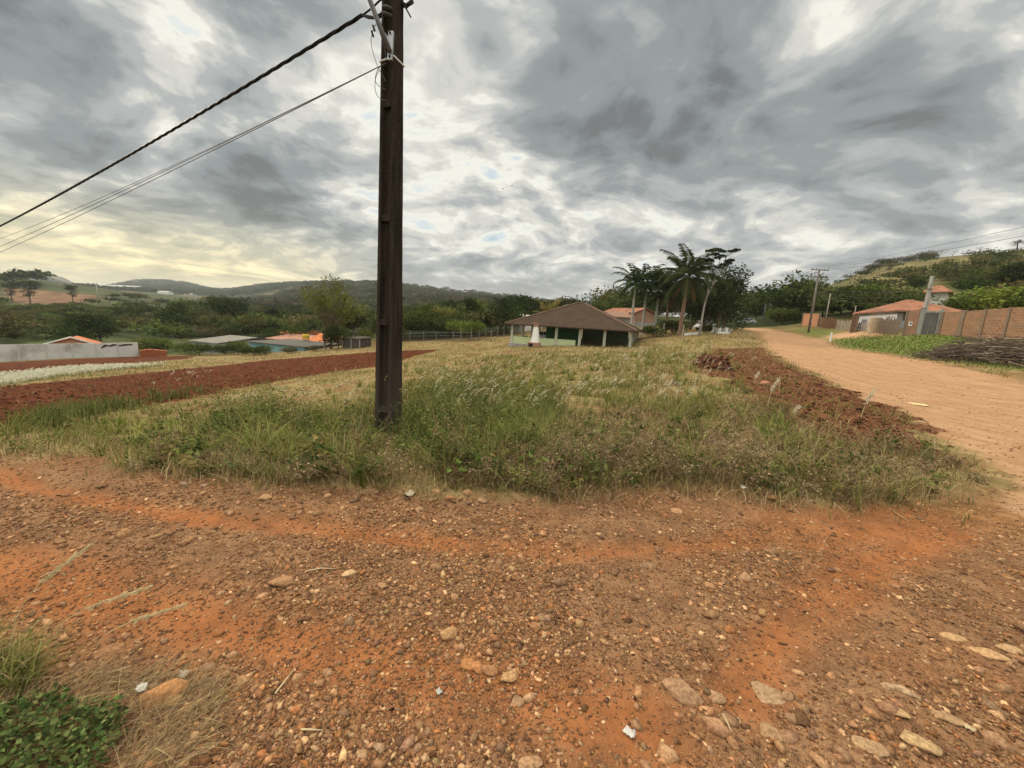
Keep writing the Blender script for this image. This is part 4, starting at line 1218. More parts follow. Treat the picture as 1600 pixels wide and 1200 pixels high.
# ------------------------------------------------------------------ cars
def make_car(loc, rz, colour, label, cat='car', group=None, name='parked_car'):
    e = empty(name, loc, rz, label, cat, group)
    paint = mat('car_paint_%d' % int(colour[0] * 1000), colour, .35, tuple(c * .93 for c in colour), 1, .3, spec=.5)
    # side profile of a small hatchback, length along x
    body = [(-2.0, .32), (-2.05, .62), (-1.98, .92), (-1.70, 1.02), (1.05, .96), (1.72, .86), (1.98, .68), (2.02, .34)]
    def loft(prof, wl, inset):
        mb = MB(); n = len(prof)
        rows = []
        for (yy, k) in ((-wl, 0), (-wl + inset, 1), (wl - inset, 1), (wl, 0)):
            pass
        v = []
        for s in (-1, 1):
            for (x, z) in prof:
                tz = max(0, z - .6)
                v.append((x, s * (wl - tz * inset), z))
        f = [tuple(range(n)), tuple(range(2 * n - 1, n - 1, -1))]
        for i in range(n):
            j = (i + 1) % n
            f.append((i, i + n, j + n, j))
        return mb.add(v, f)
    loft(body, .82, .05).build('body', paint, e, bevel=.05)
    cab = [(-1.62, 1.0), (-1.45, 1.40), (-1.05, 1.50), (.10, 1.50), (.42, 1.42), (1.02, .95)]
    loft(cab, .82, .22).build('cabin', paint, e, bevel=.03)
    gl = MB()
    for s in (-1, 1):
        def P_(x, z): return (x, s * (.826 - (z - .6) * .22), z)
        for q in ([P_(-1.40, 1.06), P_(-.55, 1.06), P_(-.55, 1.42), P_(-1.22, 1.38)], [P_(-.47, 1.06), P_(.80, 1.03), P_(.34, 1.38), P_(-.47, 1.42)]):
            gl.add(q, [(0, 1, 2, 3) if s < 0 else (3, 2, 1, 0)])
    gl.add([(.98, -.70, 1.02), (.98, .70, 1.02), (.50, .60, 1.40), (.50, -.60, 1.40)], [(0, 1, 2, 3)])
    gl.add([(-1.63, -.70, 1.05), (-1.63, .70, 1.05), (-1.49, .60, 1.37), (-1.49, -.60, 1.37)], [(3, 2, 1, 0)])
    gl.build('windows', M_GLASS, e)
    for x in (-1.28, 1.28):
        for s in (-1, 1):
            w = MB().tube([(x, s * .66, .31), (x, s * .845, .31)], .31, 16).build('wheel', M_TREAD, e)
            MB().tube([(x, s * .84, .31), (x, s * .855, .31)], .18, 12).build('rim', M_STEEL, w)
    for s in (-1, 1):
        MB().box(1.90, 2.0, s * .58 - .16, s * .58 + .16, .64, .76).build('headlight', mat('lamp_glass', (.7, .7, .68), .2), e)
        MB().box(-2.05, -1.99, s * .66 - .10, s * .66 + .10, .72, .92).build('tail_light', mat('tail_red', (.35, .02, .02), .3), e)
    return e

q = pav(2.6, 9.8)
make_car((q.x, q.y, PAV_G + .10), R(-15), (.74, .75, .75), 'white hatchback parked inside the left end of the pavilion')
_c = at(1166, 502, 96)
make_car((_c.x, _c.y, gz(_c.x, _c.y)), R(160), (.52, .54, .55), 'silver grey car parked far up the dirt road under the trees')
_c = at(1106, 510, 62)
make_car((_c.x, _c.y, gz(_c.x, _c.y)), R(20), (.70, .70, .69), 'white car half hidden behind the potted cacti by the slender forked tree')
_c = at(190, 489, 150)
make_car((_c.x, _c.y, gz(_c.x, _c.y)), R(200), (.75, .75, .75), 'tiny white car on the slope across the valley beside the two pale poles')

# ------------------------------------------------------------------ houses
def simple_house(name, A, B, depth, hw, rise, roofmat, wallmat, label, kind='gable_x', ov=.35, dz=0.0, cat='house', below=1.0):
    rz, L = dirto(A, B)
    z = min(A.z, B.z) + dz
    e = empty(name, (A.x, A.y, z), rz, label, cat)
    w = MB().box(0, L, 0, depth, -below, hw)
    if kind == 'gable_y':
        w.prism([(0, 0, hw), (L, 0, hw), (L / 2, 0, hw + rise - .1)], (0, depth, 0))
    if kind == 'gable_x':
        w.prism([(0, 0, hw), (0, depth / 2, hw + rise - .1), (0, depth, hw)], (L, 0, 0))
    w.build('wall', wallmat, e)
    if kind == 'hip':
        hip_roof(L, depth, hw, rise, ov).build('roof', roofmat, e)
    elif kind == 'shed':
        mb = MB().prism([(-ov, -ov, hw), (-ov, depth + ov, hw + rise), (-ov, depth + ov, hw + rise + .1), (-ov, -ov, hw + .1)], (L + 2 * ov, 0, 0))
        mb.build('roof', roofmat, e)
    else:
        gable_roof(L, depth, hw + .12, rise, ov, axis='x' if kind == 'gable_x' else 'y').build('roof', roofmat, e)
    return e, L

# left: gabled orange house behind the grey wall
A = at(74, 541, 57.5); B = at(148, 541, 60.7); A.z = B.z = gz(A.x, A.y)
top = at(110, 528, 60).z; eave = at(74, 537.5, 58).z
e, L = simple_house('orange_roofed_house', A, B, 5, eave - A.z, top - eave, M_ORTILE, mat('gable_orange', (.50, .24, .15), .85), 'low house whose orange gable with white trim peeps over the grey wall', 'gable_y', .3)
hh, rr_ = eave - A.z, top - eave
tr = MB()
for s in (0, 1):
    a = Vector((-.35 if s == 0 else L + .35, -.36, hh - .05)); b = Vector((L / 2, -.36, hh + rr_ + .17))
    tr.prism([a, b, b + Vector((0, 0, .2)), a + Vector((0, 0, .2))], (0, .05, 0))
tr.build('gable_trim', M_WHITE, e)

# left: grey-white rendered boundary wall, peeling
A = at(-70, 563, 43); B = at(217, 556.5, 58)
A.z = gz(A.x, A.y); B.z = gz(B.x, B.y)
rz, L = dirto(A, B)
topA, topB = at(-70, 540, 43).z, at(217, 535.5, 58).z
e = empty('boundary_wall', (A.x, A.y, A.z), rz, 'long grey rendered boundary wall with a dark peeling patch', 'wall')
mw = mat('wall_render', (.56, .55, .53), .9, (.46, .455, .44), .8, .6, .004, 30, dirt=(.26, .245, .225), dscale=.35, damt=.75)
MB().add([(0, 0, -.6), (L, 0, B.z - A.z - .6), (L, .18, B.z - A.z - .6), (0, .18, -.6), (0, 0, topA - A.z), (L, 0, topB - A.z), (L, .18, topB - A.z), (0, .18, topA - A.z)],
         [(3, 2, 1, 0), (4, 5, 6, 7), (0, 1, 5, 4), (1, 2, 6, 5), (2, 3, 7, 6), (3, 0, 4, 7)]).build('wall_panel', mw, e)
cp = MB()
for i in range(1, 7):
    t = i / 7; zt = (topA * (1 - t) + topB * t) - A.z
    cp.box(L * t - .09, L * t + .09, -.03, -.003, zt - 2.6, zt + .01)
cp.build('pilasters', mat('wall_pilaster', (.50, .49, .47), .9), e)
# bare dark patch where the render has come off
pts = [(.755, .80), (.775, .92), (.80, .84), (.83, .94), (.87, .86), (.91, .93), (.965, .90), (.96, .82), (.92, .80), (.88, .76), (.84, .82), (.81, .74), (.79, .78), (.77, .70), (.745, .62)]
hz_ = lambda t, f: (topA * (1 - t) + topB * t) - A.z - 2.1 * (1 - f)
MB().prism([(L * t, -.012, hz_(t, f)) for t, f in pts[::-1]], (0, .008, 0)).build('peeled_patch', mat('peel', (.07, .06, .052), .95), e)

# rust-orange low block beside it
A = at(219, 558, 57); B = at(261, 557.5, 59); A.z = gz(A.x, A.y); B.z = gz(B.x, B.y)
rz, L = dirto(A, B)
e = empty('brick_stack', (A.x, A.y, A.z - .1), rz, 'rust orange stack of bricks at the end of the grey wall', 'brick stack')
h1 = at(219, 547, 57).z - A.z
MB().prism([(0, 0, 0), (L, 0, 0), (L, 0, h1 - .1), (L * .75, 0, h1 + .05), (L * .35, 0, h1 + .18), (0, 0, h1)], (0, 1.3, 0)).build('bricks', brick_mat('stacked_brick', (.42, .12, .045), (.33, .09, .035), (.16, .06, .03), .25, .09, (.22, .08, .04), .4), e)

# tin-roofed shed
A = at(299, 549, 68); B = at(340, 550, 66); A.z = B.z = gz(A.x, A.y)
e, L = simple_house('shed', A, B, 7, at(300, 533, 68).z - A.z, .9, mat('shed_roof', (.20, .185, .16), .9, (.14, .13, .115), 1.2, .7, dirt=(.09, .08, .07), damt=.5), mat('shed_wall', (.46, .44, .41), .9, dirt=(.2, .18, .16)), 'weathered grey shed with a corrugated fibre cement roof among shrubs', 'shed', .3, cat='shed')
MB().box(L * .15, L * .40, -.03, -.002, 0, 1.8).build('door', mat('shed_door', (.30, .27, .24), .9), e)

# house with grey roof and teal wall
A = at(390, 548, 66); B = at(476, 549, 62); A.z = B.z = gz(A.x, A.y) - .2
hw = at(430, 538, 64).z - A.z
e, L = simple_house('teal_house', A, B, 8, hw, at(430, 531.5, 70).z - A.z - hw, M_FIBRO, M_TEAL, 'low house with a teal wall under a flat grey corrugated roof', 'shed', .5)
window(e, L * .62, 0, hw * .35, 1.1, .8)
# orange roofs behind it
A = at(437, 528, 96); B = at(480, 528, 96); A.z = B.z = at(437, 532, 96).z - 1.2
e, L = simple_house('tiled_house', A, B, 9, at(450, 521, 96).z - A.z, at(450, 510.5, 100).z - at(450, 521, 96).z, M_ORTILE, mat('peach_wall', (.52, .36, .27), .9), 'farther orange hipped roof half hidden by trees beyond the teal house', 'hip', .4)
A = at(478, 542, 76); B = at(512, 541, 74); A.z = B.z = gz(A.x, A.y)
e, L = simple_house('tiled_house', A, B, 8, at(490, 537, 75).z - A.z, at(490, 521, 79).z - at(490, 537, 75).z, M_ORTILE, mat('peach_wall', (.52, .36, .27), .9), 'bright orange tiled house just left of the tall sparse tree', 'gable_x', .5)
A = at(420, 540, 80); B = at(470, 540, 78); A.z = B.z = gz(A.x, A.y)
e, L = simple_house('tiled_house', A, B, 6, at(440, 531, 79).z - A.z, at(440, 522.5, 82).z - at(440, 531, 79).z, tile_mat('faded_tile', (.42, .22, .15), (.34, .17, .12)), M_WHITE, 'faded terracotta roof right behind the teal house', 'shed', .4)
# yellow water tank on its stand
p = at(478, 536, 71); z = gz(p.x, p.y)
e = empty('water_tank', (p.x, p.y, z), 0, 'small yellow water tank raised between the orange roofs', 'water tank')
zt = at(478, 530, 71).z - z
tk = MB().tube([(0, 0, zt), (0, 0, zt + .75), (0, 0, zt + .85)], [.55, .62, .5], 14).build('tank', mat('tank_yellow', (.60, .40, .05), .6), e)
for sx in (-.35, .35):
    for sy in (-.35, .35):
        MB().box(sx - .06, sx + .06, sy - .06, sy + .06, -.2, zt).build('leg', M_CONC, e)

# dark plank shack by the field
A = at(536, 547, 59); B = at(562, 547.5, 58); A.z = B.z = gz(A.x, A.y)
e, L = simple_house('shack', A, B, 2.6, at(545, 529, 58.5).z - A.z, .25, mat('shack_roof', (.10, .085, .07), .9), mat('shack_plank', (.085, .07, .058), .9, (.05, .04, .035), 4, .8), 'small dark plank shack with pale corner posts at the field edge', 'shed', .15, cat='shack')
for x in (-.12, L * .5, L + .02):
    MB().box(x, x + .1, -.14, -.03, -.2, at(545, 530, 58.5).z - A.z).build('corner_post', M_POST, e)

# brick house behind the palms
A = at(990, 507, 74); B = at(1021, 507, 77); A.z = B.z = at(990, 510, 74).z - .6
e, L = simple_house('brick_house', A, B, 8, at(1000, 489, 75).z - A.z, at(1005, 481.5, 75).z - at(1000, 489, 75).z, M_REDTILE, M_BRICKRED, 'red brick gable house seen between the pale royal palm trunks', 'gable_y', .4)
MB().box(.02, L - .02, -.05, -.003, -1, 1.5).build('rendered_base', M_CONC, e)
A = at(955, 497, 66); B = at(985, 502, 66); A.z = B.z = at(955, 510, 66).z
e, L = simple_house('outbuilding', A, B, 6, at(960, 495, 66).z - A.z, .9, mat('dull_tile', (.25, .15, .11), .9), M_CONC, 'low outbuilding roof just behind the right slope of the pavilion', 'gable_x', .3, cat='outbuilding')
# white gable behind the pavilion, left
A = at(797, 500, 80); B = at(816, 503, 78); A.z = B.z = at(797, 512, 80).z
e, L = simple_house('white_house', A, B, 7, at(800, 499, 80).z - A.z, at(806, 489, 80).z - at(806, 497, 80).z, mat('pale_roof', (.60, .58, .54), .8), M_WHITE, 'pale roofed little house tucked behind the pavilion beside the thin trunks', 'gable_y', .3)

# far white greenhouses and sheds across the valley
A = at(128, 441.5, 1300); B = at(214, 447, 1230)
for (u0, v0, u1, v1, d0, h, lab) in ((128, 443, 214, 448, 1250, 9, 'very long white greenhouse roof on the far valley side'), (96, 441, 120, 443.5, 1250, 7, 'shorter white greenhouse left of the long one on the far slope')):
    d0 = 1150; A = at(u0, v0 + 5.5, d0); B = at(u1, v1 + 4.0, d0); h *= d0 / 1250
    rz, L = dirto(A, B)
    za, zb = gz(A.x, A.y), gz(B.x, B.y)
    e = empty('greenhouse', (A.x, A.y, A.z), rz, lab, 'greenhouse')
    dzz = B.z - A.z
    MB().prism([(0, 0, -6), (L, 0, dzz - 6), (L, 0, dzz + h * .55), (0, 0, h * .55)], (0, 35, 0)).build('wall', M_FIBRO, e)
    MB().prism([(-1, -1, h * .55 + .1), (L + 1, -1, dzz + h * .55 + .1), (L + 1, 17, dzz + h + 2), (-1, 17, h + 2)], (0, 0, .5)).build('roof', mat('sheet_white', (.24, .25, .26), .7), e)
for (u0, u1, v, d, h, lab) in ((52, 64, 438, 1500, 10, 'pale grey factory block high on the far left hillside'), (288, 300, 452.5, 1000, 6, 'small white building low on the far slope left of the bare tree'),
                               (425, 440, 449, 2300, 14, 'whitish buildings on the distant ridge left of the wooded hill'), (246, 262, 461, 800, 5, 'pale roof among far trees below the long greenhouse')):
    A = at(u0, v, d); B = at(u1, v, d); A.z = B.z = gz(A.x, A.y)
    e, L = simple_house('distant_building', A, B, 14, h * .7, h * .3, mat('distant_roof', (.55, .54, .52), .8), M_WHITE, lab, 'gable_x', .5, cat='building', below=4)

# ------------------------------------------------------------------ right of the road
M_PILLAR = mat('pillar', (.21, .155, .11), .9, (.15, .11, .08), 2.5, .7, .004, 30)
# clay-block wall with concrete pillars
def block_wall(name, A, B, htA, htB, label, npil, cap=True, m=None, th=.16, group=None):
    rz, L = dirto(A, B)
    e = empty(name, tuple(A), rz, label, 'wall', group)
    dz = B.z - A.z
    def slab(x0, x1, y0, y1, zl, zh):
        t0, t1 = x0 / L, x1 / L
        z0, z1 = dz * t0, dz * t1
        return [(x0, y0, z0 + zl), (x1, y0, z1 + zl), (x1, y1, z1 + zl), (x0, y1, z0 + zl), (x0, y0, z0 + zh(t0)), (x1, y0, z1 + zh(t1)), (x1, y1, z1 + zh(t1)), (x0, y1, z0 + zh(t0))]
    F6 = [(3, 2, 1, 0), (4, 5, 6, 7), (0, 1, 5, 4), (1, 2, 6, 5), (2, 3, 7, 6), (3, 0, 4, 7)]
    hh_ = lambda t: htA * (1 - t) + htB * t
    MB().add(slab(0, L, 0, th, -.9, hh_), F6).build('block_panel', m or M_BRICK, e)
    for i in range(npil):
        x = L * i / (npil - 1)
        w = .075 if i != 1 else .17
        MB().add(slab(x - w, x + w, -.06, th + .06, -.9, lambda t: hh_(t) + .06), F6).build('pillar', M_PILLAR, e)
    return e, rz, L

A = at(1466, 524, 35.2); B = at(1700, 538, 26.5)
A.z = gz(A.x, A.y) - .1; B.z = gz(B.x, B.y) - .1
WA, WB = A, B
hA, hB = at(1466, 488, 35.2).z - A.z, at(1700, 470, 26.5).z - B.z
block_wall('block_wall', A, B, hA, hB, 'long clay block wall with concrete pillars along the right side of the road', 7)
# gateway: brick pier, posts and grey sheet gate
P1 = at(1411, 523, 36.6); P2 = at(1434, 523, 36.0); P3 = at(1463, 524, 35.4)
for q in (P1, P2, P3): q.z = gz(q.x, q.y) - .05
block_wall('brick_pier', P1, P2, 2.35, 2.4, 'short red brick pier wall left of the grey gate, a pale meter box on it', 2, m=M_BRICKRED)
q = at(1421, 505, 36.2)
e = empty('meter_box', (q.x, q.y - .1, q.z - .3), dirto(P1, P2)[0], 'small white meter box fixed on the red brick pier', 'meter box')
MB().box(-.11, .11, -.10, .02, .05, .42).build('box', M_WHITE, e, bevel=.015)
MB().box(-.07, .07, -.112, -.1005, .2, .36).build('cover', M_GLASS, e)
rz, L = dirto(P2, P3)
e = empty('gate', (P2.x, P2.y, P2.z), rz, 'grey sheet metal double gate in a concrete frame beside the brick pier', 'gate')
MB().box(.16, L / 2 - .02, .02, .06, .02, 2.0).build('gate_leaf', mat('gate_grey', (.16, .15, .14), .6, (.11, .105, .10), 1.5, .7), e)
MB().box(L / 2 + .02, L - .16, .02, .06, .02, 2.0).build('gate_leaf', mat('gate_grey', (.16, .15, .14)), e)
MB().box(.0, L, -.04, .14, 2.06, 2.2).build('lintel', M_CONC, e)
for x in (0, L):
    MB().box(x - .14, x + .14, -.1, .2, -.4, 2.35).build('gate_post', M_CONC, e)
# leaning ochre pillar and wooden fences farther left
q = at(1362, 520, 44); q.z = gz(q.x, q.y)
e = empty('gate_pillar', tuple(q), .1, 'thick rounded ochre pillar at the end of the plank fence', 'pillar')
hp = at(1362, 495, 44).z - q.z
MB().tube([(0, 0, -.3), (0, 0, hp - .12), (0, 0, hp)], [.42, .40, .30], 10).build('shaft', mat('ochre_render', (.40, .30, .20), .9, (.30, .22, .15), 2, .6), e)

def plank_fence(A, B, h, n, label, m, name='plank_fence', rails=2, gap=.5, cat='fence', lean=.04):
    rz, L = dirto(A, B)
    A.z = gz(A.x, A.y)
    e = empty(name, tuple(A), rz, label, cat)
    rnd = random.Random(n)
    pl = MB()
    for i in range(n):
        x = L * i / (n - 1)
        w = L / n * (1 - gap) * .5
        xw = A.x + x * math.cos(rz); yw = A.y + x * math.sin(rz)
        z0 = gz(xw, yw) - A.z
        hh = h * (.82 + .3 * rnd.random()); ln = rnd.uniform(-lean, lean) * h
        pl.add([(x - w, -.02, z0 - .2), (x + w, -.02, z0 - .2), (x + w, .02, z0 - .2), (x - w, .02, z0 - .2), (x - w + ln, -.02, z0 + hh), (x + w + ln, -.02, z0 + hh), (x + w + ln, .02, z0 + hh), (x - w + ln, .02, z0 + hh)],
               [(3, 2, 1, 0), (4, 5, 6, 7), (0, 1, 5, 4), (1, 2, 6, 5), (2, 3, 7, 6), (3, 0, 4, 7)])
    pl.build('planks', m, e)
    zB = gz(B.x, B.y) - A.z
    for k in range(rails):
        f = (k + 1) / (rails + 1)
        MB().add([(0, .025, h * f - .04), (L, .025, zB + h * f - .04), (L, .07, zB + h * f - .04), (0, .07, h * f - .04), (0, .025, h * f + .04), (L, .025, zB + h * f + .04), (L, .07, zB + h * f + .04), (0, .07, h * f + .04)],
                 [(3, 2, 1, 0), (4, 5, 6, 7), (0, 1, 5, 4), (1, 2, 6, 5), (2, 3, 7, 6), (3, 0, 4, 7)]).build('rail', M_WOOD, e)
    return e
plank_fence(at(1370, 521, 43), at(1402, 522, 38.5), 1.7, 16, 'grey plank fence and gate between ochre pillar and white house', M_WOOD, gap=.25)
plank_fence(at(1306, 514, 55), at(1355, 518, 46), 1.25, 20, 'uneven stick fence left of the ochre pillar', M_POST, gap=.55, lean=.1)
A = at(1252, 512, 64); B = at(1277, 512, 60); A.z = gz(A.x, A.y) - .1; B.z = gz(B.x, B.y) - .1
block_wall('block_wall', A, B, 2.1, 2.1, 'short stretch of orange block wall behind the leaning pole far up the road', 3, m=brick_mat('orange_block', (.46, .20, .10), (.40, .165, .08), (.34, .26, .2), .3, .2, (.24, .14, .08), .5))
plank_fence(at(1278, 511, 60), at(1306, 514, 55.5), 1.5, 14, 'brown board fence beyond the white stump', mat('brown_board', (.22, .12, .075), .9, (.15, .085, .055), 3, .7), gap=.2)
A = at(1330, 512, 49); B = at(1337, 513, 48); A.z = B.z = gz(A.x, A.y)
e = empty('dark_gate', tuple(A), dirto(A, B)[0], 'narrow dark brown wooden door standing in the stick fence', 'gate')
L = dirto(A, B)[1]
MB().box(0, L, -.03, .03, 0, 2.1).build('door_leaf', mat('door_brown', (.10, .055, .035), .8), e)
for x in (-.08, L + .02):
    MB().box(x, x + .07, -.05, .06, -.2, 2.2).build('door_post', M_WOOD, e)

# white-blue house with the long clay roof
A = at(1396, 521, 42.5); B = at(1500, 518, 41); A.z = B.z = gz(A.x, A.y) + .2
hw = at(1400, 484, 42).z - A.z
e, L = simple_house('clay_roofed_house', A, B, 7, hw, 1.5, M_REDTILE, mat('bluewhite_wall', (.55, .58, .60), .85, (.48, .50, .52), 1.5, .6, dirt=(.3, .27, .25), damt=.45), 'bluish white house with a long clay tile roof behind the gate', 'hip', .55)
window(e, L * .10, 0, hw * .42, .9, 1.0, fm=M_WOOD)
MB().box(-.6, L * .55, -1.5, -.1, hw - .28, hw - .20).build('porch_roof', M_FIBRO, e)
A = at(1520, 505, 44); B = at(1545, 500, 52)
# upper house on the slope
A = at(1441, 478, 68); B = at(1478, 479, 66); A.z = B.z = at(1441, 480, 68).z - 1
e, L = simple_house('upper_house', A, B, 7, at(1450, 455.5, 67).z - A.z, at(1455, 444.5, 69).z - at(1450, 455.5, 67).z, M_REDTILE, mat('cream_wall', (.56, .53, .46), .85), 'small cream house with a pinkish hipped roof higher on the slope', 'hip', .5)

# ------------------------------------------------------------------ fences and bits near the palms
M_FPOST = mat('dark_post', (.20, .175, .15), .9, (.13, .11, .095), 4, .7)
def fence_posts():
    """wire fence with rough posts at the far side of the lot"""
    pts = [(612, 545, 68), (640, 543, 66), (662, 543, 65), (681, 542, 64), (708, 541, 62), (720, 540, 60), (736, 541, 59), (748, 536, 62), (758, 535, 63), (767, 538, 58), (777, 532, 66), (787, 531, 68)]
    e = None
    ps = []
    for i, (u, v, d) in enumerate(pts):
        p = at(u, v, d); p.z = gz(p.x, p.y); ps.append(p)
    o = ps[0]
    e = empty('wire_fence', tuple(o), 0, 'wire fence on rough grey posts along the far edge of the lot', 'fence')
    rnd = random.Random(3)
    tops = []
    for p in ps:
        h = 1.5 + rnd.random() * .7; q = p - o
        MB().tube([(q.x, q.y, q.z - .3), (q.x + rnd.uniform(-.06, .06), q.y, q.z + h)], [.065, .05], 7).build('post', M_FPOST, e)
        tops.append((q, 1.6))
    wr = MB()
    for k in (.5, 1.0, 1.5):
        wr.tube([(q.x, q.y, q.z + k) for q, h in tops], .008, 4)
    wr.build('wire', M_STEEL, e)
fence_posts()

def small_posts():
    for (u, v0, v1, d, lab) in ((1298, 528, 519, 46, 'short whitish stump standing on the verge by the driveway'), (1413, 523, 513, 37.5, 'white painted stake at the foot of the red brick pier'),
                                (1066, 526, 507, 49, 'rough grey post in front of the tallest palm trunk'), (1036, 520, 505, 53, 'leaning grey post between the royal palms and the tallest palm')):
        p = at(u, v0, d); p.z = gz(p.x, p.y)
        h = max(.5, at(u, v1, d).z - p.z)
        e = empty('wooden_post', tuple(p), 0, lab, 'post')
        MB().tube([(0, 0, -.2), (.03, 0, h * .6), (.02, 0, h)], [.10, .09, .08], 8).build('shaft', M_WHITE if 'whit' in lab else M_POST, e)
small_posts()

# white kerb strips and pots beside the forked tree
for (u0, v0, u1, v1, d, lab) in ((1071, 523, 1096, 520.5, 51, 'low white kerb left of the forked tree'), (1122, 519.5, 1141, 518, 53, 'low white kerb under the row of cactus pots')):
    A = at(u0, v0, d); B = at(u1, v1, d + 1)
    A.z = gz(A.x, A.y); rz, L = dirto(A, B); zb = gz(B.x, B.y) - A.z
    e = empty('white_kerb', tuple(A), rz, lab, 'kerb')
    MB().add([(0, 0, -.1), (L, 0, zb - .1), (L, .2, zb - .1), (0, .2, -.1), (0, 0, .28), (L, 0, zb + .28), (L, .2, zb + .28), (0, .2, .28)], [(3, 2, 1, 0), (4, 5, 6, 7), (0, 1, 5, 4), (1, 2, 6, 5), (2, 3, 7, 6), (3, 0, 4, 7)]).build('kerb_stone', M_WHITE, e)
rnd = random.Random(11)
_labs = ['first whitish cactus pot from the left on the white kerb', 'second cactus pot along the white kerb', 'third cactus pot along the white kerb, wide and pale', 'fourth cactus pot along the white kerb', 'tall cactus pot near the right end of the white kerb', 'last cactus pot at the right end of the white kerb']
for i in range(6):
    p = at(1112 + i * 5.6, 520.5, 54.5); p.z = gz(p.x, p.y)
    e = empty('cactus_pot', tuple(p), 0, _labs[i], 'potted cactus', 'cactus pots beside the white kerb')
    hh = .5 + .25 * rnd.random()
    MB().tube([(0, 0, -.05), (0, 0, hh), (0, 0, hh + .06)], [.17, .24, .26], 10).build('pot', M_WHITE if i % 2 == 0 else M_CONC, e)
    c = MB()
    for k in range(4):
        a = rnd.random() * 6.3; r_ = .10
        c.tube([(r_ * math.cos(a), r_ * math.sin(a), hh), (r_ * 1.6 * math.cos(a), r_ * 1.6 * math.sin(a), hh + .5 + .8 * rnd.random())], [.07, .05], 6)
    c.build('cactus', mat('cactus_green', (.055, .085, .035), .7), e)
# ------------------------------------------------------------------ trees
M_BARK = mat('bark', (.13, .10, .075), .95, (.075, .06, .045), 4, .7, .01, 20)
M_PALEBARK = mat('pale_bark', (.36, .335, .30), .9, (.26, .24, .21), 4, .7, .005, 30)
M_TWIG = mat('dry_twig', (.20, .155, .125), .95, (.14, .11, .09), 3, .6)

def trunk_mb(rnd, H, th, lumps, r0, lean=.06, wob=.05, side=0.42):
    mb = MB()
    top = Vector((rnd.uniform(-lean, lean) * H, rnd.uniform(-lean, lean) * H, th))
    n = 5
    pts = [Vector((0, 0, -.4))]
    for i in range(1, n + 1):
        t = i / n
        pts.append(Vector((top.x * t + rnd.uniform(-wob, wob) * th * .3, top.y * t + rnd.uniform(-wob, wob) * th * .3, th * t)))
    rs = [r0 * (1.25 - .55 * i / n) for i in range(n + 1)]
    rs[0] = r0 * 1.5
    mb.tube(pts, rs, 7)
    for (c, rl) in lumps:
        b = pts[rnd.randint(3, n)]
        c = Vector(c)
        m1 = b.lerp(c, .4) + Vector((rnd.uniform(-.3, .3), rnd.uniform(-.3, .3), rl * .15))
        mb.tube([b, m1, c, c + (c - m1).normalized() * rl * .4], [r0 * .55, r0 * .36, r0 * .18, r0 * .06], 5, cap=False)
        for k in range(3):
            d = Vector((rnd.gauss(0, 1), rnd.gauss(0, 1), rnd.gauss(.4, .8))).normalized()
            mb.tube([m1.lerp(c, rnd.random()), c + d * rl * .5, c + d * rl * .9], [r0 * .16, r0 * .09, r0 * .03], 4, cap=False)
    return mb

TREES = {}
def tree_kind(kind, seed, H, cw, ch, th, nl, ls, cols, nlump=9, r0=None, sparse=0.0, bark=None, droop=0.0, lsz=.34):
    """a broad-leaved tree: H tall, crown cw wide and ch deep on a trunk th tall"""
    rnd = random.Random(seed)
    global RNG
    RNG = np.random.default_rng(seed + 1000)
    lumps = []
    cz = H - ch / 2
    for i in range(nlump):
        while True:
            p = (rnd.uniform(-1, 1), rnd.uniform(-1, 1), rnd.uniform(-1, 1))
            l2 = p[0] ** 2 + p[1] ** 2 + p[2] ** 2
            if .12 < l2 < .85: break
        # crowns are wider low down and round off on top
        rl = cw * lsz * rnd.uniform(.55, 1.0) * (1.0 if p[2] < .3 else .8)
        lumps.append(((p[0] * (cw / 2 - rl * .55), p[1] * (cw / 2 - rl * .55), cz + p[2] * (ch / 2 - rl * .5)), rl))
    r0 = r0 or H * .018
    tmb = trunk_mb(rnd, H, th, lumps, r0)
    parts = []
    base = np.array(cols)
    per = int(nl / nlump)
    for (c, rl) in lumps:
        n = int(per * (rl / (cw * lsz * .78)) ** 2)
        d = RNG.normal(0, 1, (n, 3)); d /= np.linalg.norm(d, axis=1)[:, None]
        # broken surface of twigs: directions gather into sprays
        spr = RNG.normal(0, 1, (14, 3)); spr /= np.linalg.norm(spr, axis=1)[:, None]
        k = RNG.integers(0, 14, n)
        d = d * .62 + spr[k] * .55; d /= np.linalg.norm(d, axis=1)[:, None]
        rad = rl * (.35 + .70 * RNG.random(n) ** .6) * (.8 + .35 * RNG.random(14)[k])
        ctr = np.array(c)[None] + d * rad[:, None] * np.array([1, 1, .80])
        ctr[:, 2] -= droop * rl * RNG.random(n) ** 2
        if sparse: ctr = ctr[RNG.random(n) > sparse]; d = d[:len(ctr)]
        n = len(ctr)
        tint = (base[RNG.integers(0, len(base))] * .5 + base[RNG.integers(0, len(base), n)] * .5) * (1 + RNG.normal(0, .20, (n, 1))) * RNG.uniform(.78, 1.25)
        L = ls * RNG.uniform(.6, 1.4, n)
        parts.append(leaves(ctr, L, L * .55, .7, np.clip(tint, .005, .5), d[:n] * .6))
    v, f, c = merge(parts)
    cm = mesh_np('crown', v, f, c, leaf_mat(), link=False)
    tm = bpy.data.meshes.new('trunk'); tm.from_pydata(tmb.v, [], tmb.f); tm.update()
    tm.polygons.foreach_set('use_smooth', [True] * len(tm.polygons))
    tm.materials.append(bark or M_BARK)
    TREES[kind] = ([('trunk', tm), ('crown', cm)], H)

